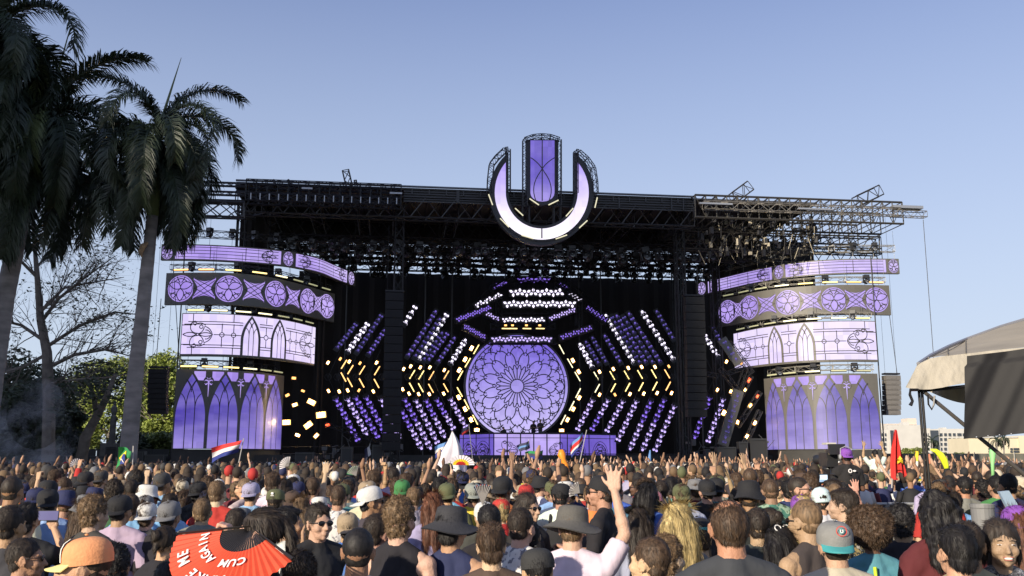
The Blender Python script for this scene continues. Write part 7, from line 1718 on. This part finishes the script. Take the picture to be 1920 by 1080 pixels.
    def ban(u, v):
        p = P[0].lerp(P[1], u).lerp(P[3].lerp(P[2], u), v); q = u * 17 + (1 - v) * -2.4
        return p + Vector((0, .022 * sin(q * .9 + .6) * (1 - .5 * v) + .008 * sin(q * 2.3 + 1 + u) + .002 * sin(q * 6.1), .0)) + Vector((-.02 * (1 if v > .1 else .0), 0, -.02 * sin(u * 6) * (1 - v)))
    m = MB(); grid(m, ban, 140, 30); m.build('vinyl_sheet', van, r2, smooth=True)
    for x, y in ((1831, 819.5), (1852.5, 817.5), (1874, 815.5), (1896, 813.5)): m = MB(); m.ball(AT(x, y, 7.38), (.006, .006, .006), 8, 6); m.build('grommet', mat('steel eyelet', (.7, .7, .7), .3, .8), r2)
tent()
# ------------------------------------------------------------ barricade, riser, broadcast camera
def pit():
    gal = mat('galvanised rail', (.42, .42, .40), .45, .5); 
    names = ['first', 'second', 'third', 'fourth', 'fifth', 'sixth', 'seventh', 'eighth']
    for i in range(7):
        Y = 17.; x0 = AT(1560 + i * 26, 935, Y).x; x1 = AT(1560 + (i + 1) * 26, 935, Y).x - .02; root = empty('crowd_barrier', ((x0 + x1) / 2, Y, 0), 'grey steel crowd barrier before the camera pit, %s from the left' % names[i], 'barrier', 'barriers of the camera pit')
        m = MB(); m.tube((x0, Y, 1.18), (x1, Y, 1.18), .028, 6, cap=True); m.tube((x0, Y, .08), (x1, Y, .08), .025, 6, cap=True); m.build('rail', gal, root)
        m = MB(); m.tube((x0 + .01, Y, 0), (x0 + .01, Y, 1.18), .025, 6, cap=True); m.build('post', gal, root); m = MB(); m.tube((x1 - .01, Y, 0), (x1 - .01, Y, 1.18), .025, 6, cap=True); m.build('post', gal, root)
        m = MB(); m.box(((x0 + x1) / 2, Y + .03, .6), (x1 - x0 - .03, .02, 1.05)); m.build('scrim_panel', mat('barrier sheet', (.30, .30, .27), .7, var=.12, vs=3), root)
        m = MB(); m.tube(((x0 + x1) / 2, Y - .05, 1.1), ((x0 + x1) / 2 + (.1 if i % 2 else -.1), Y - .5, .05), .02, 6); m.build('stay', gal, root)
    Y = 14.5; c = AT(1578, 940, Y); root = empty('camera_riser', (c.x, Y + .3, 0), 'low black camera riser under the broadcast camera operator', 'platform'); m = MB(); m.box((c.x, Y + .3, .225), (1.6, 1.6, .45)); m.build('platform', blk2, root)
    c = AT(1553, 862, 15.0); z = c.z; x = c.x; Y = 15.0; dk = mat('camera black', (.02, .02, .022), .4)
    root = empty('broadcast_camera', (x, Y, .45), 'black broadcast camera on its pedestal left of the purple capped operator', 'camera')
    m = MB(); m.box((x, Y, z), (.17, .40, .22)); m.box((x, Y - .1, z + .14), (.05, .3, .05)); m.build('camera_body', dk, root)
    m = MB(); m.lathe([(.0, .0), (.05, .0), (.06, .1), (.06, .30), (.08, .33), (.08, .36), (.0, .36)], (x, Y + .2, z), 14, M=Matrix.Rotation(R(-90), 3, 'X')); m.build('lens', dk, root, smooth=True)
    m = MB(); m.box((x + .04, Y - .3, z + .16), (.24, .1, .16)); m.build('viewfinder', dk, root)
    m = MB(); m.box((x + .02, Y - .02, z + .25), (.16, .2, .03)); m.build('sun_shade', mat('pale hood', (.5, .48, .42), .6), root)
    m = MB(); m.lathe([(.12, .45), (.10, .6), (.06, .7), (.05, z - .2), (.1, z - .16), (.1, z - .11), (0, z - .11)], (x, Y, 0), 12); m.build('pedestal', dk, root, smooth=True)
    for s in (-1, 1): m = MB(); m.path([(x, Y - .1, z - .1), (x + s * .12, Y - .45, z - .22), (x + s * .12, Y - .6, z - .22)], .014, 6); m.build('pan_bar', dk, root)
    c = AT(1537, 897, 13.6); root = empty('monitor_box', c, 'small pale monitor panel glowing left of the camera operator', 'monitor'); m = MB(); m.box(c, (.22, .05, .13)); m.build('housing', dk, root); m = MB(); m.box(c + Vector((0, -.03, .0)), (.20, .01, .10)); m.build('screen', mat('pale monitor', (.4, .5, .6), .3, emit=(.5, .7, .9), es=.5), root)
    m = MB(); m.tube(c, (c.x, c.y, 0), .02, 6); m.build('stand', dk, root)
pit()
def right_kit():
    Y = 8.6; a, b = AT(1820, 945, Y), AT(1862, 945, Y); x = (a.x + b.x) / 2; root = empty('equipment_bin', (x, Y, 0), 'grey open topped bin standing beside the wavy black hair at right', 'bin'); g = mat('grey plastic', (.20, .20, .20), .5)
    w = (b.x - a.x) / 2; z = a.z; m = MB(); m.lathe([(.0, .02), (w * .8, .02), (w * .98, z - .04), (w * 1.03, z - .03), (w * 1.03, z), (w * .96, z), (w * .9, z - .15)], (x, Y, 0), 20); m.build('bin_body', g, root, smooth=False)
    root = empty('tilted_screen', AT(1888, 950, 8.2), 'pale blue tilted panel on a stand at the right edge', 'screen'); m = MB(); P = [AT(1874, 922, 8.2), AT(1892, 920, 8.2), AT(1911, 950, 8.2), AT(1890, 953, 8.2)]; m.add(P + [p + Vector((0, .04, 0)) for p in P], [(0, 1, 2, 3), (7, 6, 5, 4), (0, 4, 5, 1), (1, 5, 6, 2), (2, 6, 7, 3), (3, 7, 4, 0)]); m.build('panel', mat('pale blue panel', (.30, .40, .52), .3), root)
    m = MB(); c = AT(1893, 950, 8.25); m.tube(c, (c.x, c.y, 0), .02, 6); m.build('stand', blk, root)
right_kit()
# ------------------------------------------------------------ artists and crew on the deck
for px, yt, D, yw, g, lb in ((1000, 789, 10.4, 170, 'black', 'artist behind the desk in front of the rose, left one'), (1013, 787, 10.4, 190, 'dark grey', 'artist behind the desk in front of the rose, right one'), (944, 800, 10.4, 170, 'black', 'crew member at the left end of the artist booth')):
    p = SP(px, yt, D); base = p.z - 1.75; o = person(p.x, p.y, p.z, yw, 'short', 'black', None, 0, 'tee', g, 'front', 'm', lb, base=base)
    m = MB(); m.box(Vector((p.x, p.y, (1.45 + base) / 2)), (.9, .9, base - 1.45), YAW); m.build('booth_riser', blk, stage)
# a person riding on shoulders at the right
p = AT(1640, 843, 26); person(p.x, 26, 1.74, 0, 'short', 'dark', None, 0, 'tee', 'black', 'down', 'm', 'person carrying another on the shoulders before the right lancet screen'); person(p.x, 25.97, p.z, 0, 'short', 'black', None, 0, 'tee', 'white', 'both', 'm', 'person in white riding on shoulders before the right lancet screen', base=p.z - 1.72, legc=(.4, .02, .02))
# ------------------------------------------------------------ prints and small things on the nearest people
def decal(root, name, mb, m): 
    me = mb.mesh(name, [m]); return inst(name, me, root)
def txt(root, s, size, loc, rot, m, name='lettering', bold=.001):
    cu = bpy.data.curves.new('t', 'FONT'); cu.body = s; cu.size = size; cu.align_x = 'CENTER'; cu.offset = bold; cu.extrude = .001; cu.resolution_u = 2
    o = bpy.data.objects.new('tmp', cu); C.objects.link(o); me = bpy.data.meshes.new_from_object(o.evaluated_get(bpy.context.evaluated_depsgraph_get())); bpy.data.objects.remove(o); me.name = name; me.materials.clear(); me.materials.append(m)
    return inst(name, me, root, loc, rot)
def ringm(r0, r1, c, n=20):
    m = MB(); vs = []
    for k in range(n + 1): t = 2 * pi * k / n; vs += [(c[0] + cos(t) * r0, c[1], c[2] + sin(t) * r0), (c[0] + cos(t) * r1, c[1], c[2] + sin(t) * r1)]
    return m.add(vs, [(2 * i, 2 * i + 1, 2 * i + 3, 2 * i + 2) for i in range(n)])
def find(s): 
    for x, y, r in PEOPLE:
        if s in r.get('label', ''): return r
wpr = mat('white print', (.78, .76, .74), .7); tpr = mat('teal print', (.05, .35, .33), .7); rpr = mat('red print', (.6, .05, .03), .7); opr = mat('orange print', (.7, .22, .03), .7); neon = mat('neon strap', (.55, .85, .03), .6); tl = mat('teal cap cloth', (.05, .30, .31), .8)
r = find('small white mark'); m = MB()
for k, a in enumerate((-.5, 0, .5)): m.ball((sin(a) * .016, -.128, 1.715 + cos(a) * .012), (.006, .003, .014), 8, 5)
m.box((0, -.126, 1.703), (.034, .004, .006)); o = decal(r, 'cap_emblem', m, wpr); o['kind'] = 'stuff'
r = find('small teal lettering'); txt(r, 'Always', .034, (0, -.126, 1.70), (R(78), 0, 0), tpr); 
r = find('grey and teal snapback')
decal(r, 'emblem_ring', ringm(.024, .028, (.012, -.137, 1.722)), rpr); m = ringm(.009, .014, (.012, -.139, 1.722), 14); decal(r, 'emblem_letter', m, tl); txt(r, 'U', .024, (.012, -.141, 1.713), (R(90), 0, 0), wpr)
r = find('charcoal sports shirt'); m = MB(); m.box((.012, -.152, 1.315), (.010, .004, .09)); decal(r, 'shirt_stripe', m, wpr); m = MB(); m.box((.012, -.150, 1.29), (.03, .003, .24)); decal(r, 'shirt_panel', m, mat('shirt panel', (.07, .07, .07), .6))
r = find('charcoal t-shirt with an orange mark'); m = MB(); m.ball((-.005, -.148, 1.375), (.030, .006, .016), 10, 6); m.ball((.03, -.148, 1.385), (.018, .006, .012), 10, 6); o = decal(r, 'shirt_print', m, opr); o['kind'] = 'stuff'
r = find('red lettering'); txt(r, 'NEW U', .06, (0, -.17, 1.37), (R(82), 0, 0), rpr)
r = find('black backward cap and sunglasses in a black'); txt(r, 'ULTRA', .05, (-.02, -.155, 1.30), (R(90), 0, R(-40)), wpr)
r = find('dusty blue top'); m = MB(); 
for z in (1.33, 1.22): m.box((0, -.165, z), (.15, .004, .005))
for x in (-.075, .075): m.box((x, -.165, 1.275), (.005, .004, .11))
o = decal(r, 'shirt_print', m, mat('navy print', (.02, .02, .06), .7)); o['kind'] = 'stuff'
r = find('neon strap'); m = MB(); m.path([(-.03, -.15, 1.44), (-.03, -.155, 1.3), (-.03, -.15, 1.15)], .012, 6); decal(r, 'strap', m, neon)
r = find('white sunglasses pushed up'); m = MB()
for s in (-1, 1): m.path([(s * .03 + .022 * cos(t), -.075 + .01 * sin(t), 1.755 + .018 * sin(t)) for t in [k * pi / 5 for k in range(11)]], .004, 5)
m.path([(.052, -.075, 1.755), (.09, -.02, 1.74), (.09, .06, 1.73)], .005, 5); o = decal(r, 'white_sunglasses', m, wpr); o['kind'] = 'stuff'
r = OPER; m = MB(); m.path([(-.095, -.02, 1.64), (-.09, -.02, 1.76), (0, -.02, 1.80), (.09, -.02, 1.76), (.095, -.02, 1.64)], .008, 6); 
for s in (-1, 1): m.ball((s * .098, -.012, 1.63), (.022, .038, .042), 10, 8)
o = decal(r, 'headphones', m, mat('grey headphones', (.35, .35, .36), .5)); o['kind'] = 'stuff'
m = ringm(.018, .034, (-.015, -.158, 1.40)); decal(r, 'shirt_emblem', m, wpr); m = MB(); m.ball((.06, -.150, 1.40), (.028, .006, .016), 10, 6); decal(r, 'shirt_emblem', m, wpr)
r = find('orange cap with'); hat_ = [c for c in r.children if c.name.startswith('cap')][0]; hat_.data = hat_.data.copy(); hat_.data.materials[1] = mat('pale yellow brim', (.72, .62, .25), .8)
m = MB(); vs = []
for z, q in ((.0, 1.02), (.03, 1.01), (.055, .97), (.078, .84), (.094, .60)):
    for k in range(7): t = R(60 + 60 * k / 6); vs.append((cos(t) * .091 * q, sin(t) * .107 * q + .001, z))
m.add(vs, [(i * 7 + k, i * 7 + k + 1, (i + 1) * 7 + k + 1, (i + 1) * 7 + k) for i in range(4) for k in range(6)]); inst('front_panel', m.mesh('front_panel', [mat('white cap panel', (.75, .74, .68), .8)], smooth=True), hat_)
r = find('grey and teal snapback'); hat_ = [c for c in r.children if c.name.startswith('cap')][0]; hat_.data = hat_.data.copy(); hat_.data.materials[1] = tl
r = find('glittering silver top'); sh = [c for c in r.children if c.name.startswith('tank_top')][0]; sh.data = sh.data.copy(); sm = mat('silver sequins', (.30, .30, .32), .25, .8, var=.9, vs=90, bump=1.0, bs=160); sh.data.materials[0] = sm
def camo(lbl, cols, sc__=14):
    r = find(lbl); sh = [c for c in r.children if c.name.startswith('t_shirt')][0]; sh.data = sh.data.copy(); m = mat('print ' + lbl[:14], cols[0], .85); nt = m.node_tree; tc = nt.nodes.new('ShaderNodeTexCoord'); n = nt.nodes.new('ShaderNodeTexNoise'); n.inputs['Scale'].default_value = sc__; n.inputs['Detail'].default_value = 2
    nt.links.new(tc.outputs['Object'], n.inputs['Vector']); rp = nt.nodes.new('ShaderNodeValToRGB'); rp.color_ramp.interpolation = 'CONSTANT'; e = rp.color_ramp.elements; e[0].color = (*cols[0], 1); e[1].position = .48; e[1].color = (*cols[1], 1); q = e.new(.58); q.color = (*cols[2], 1)
    nt.links.new(n.outputs[0], rp.inputs[0]); nt.links.new(rp.outputs[0], nt.nodes['Principled BSDF'].inputs['Base Color']); sh.data.materials[0] = m
camo('mottled green', [(.05, .16, .12), (.25, .36, .26), (.08, .12, .07)]); camo('profile facing left in a patterned', [(.4, .3, .12), (.04, .04, .03), (.5, .45, .35)], 30); camo('white patterned t-shirt, left', [(.66, .62, .55), (.66, .62, .55), (.3, .3, .28)], 22); camo('white patterned shirt turned', [(.66, .64, .6), (.62, .6, .58), (.2, .2, .22)], 30)
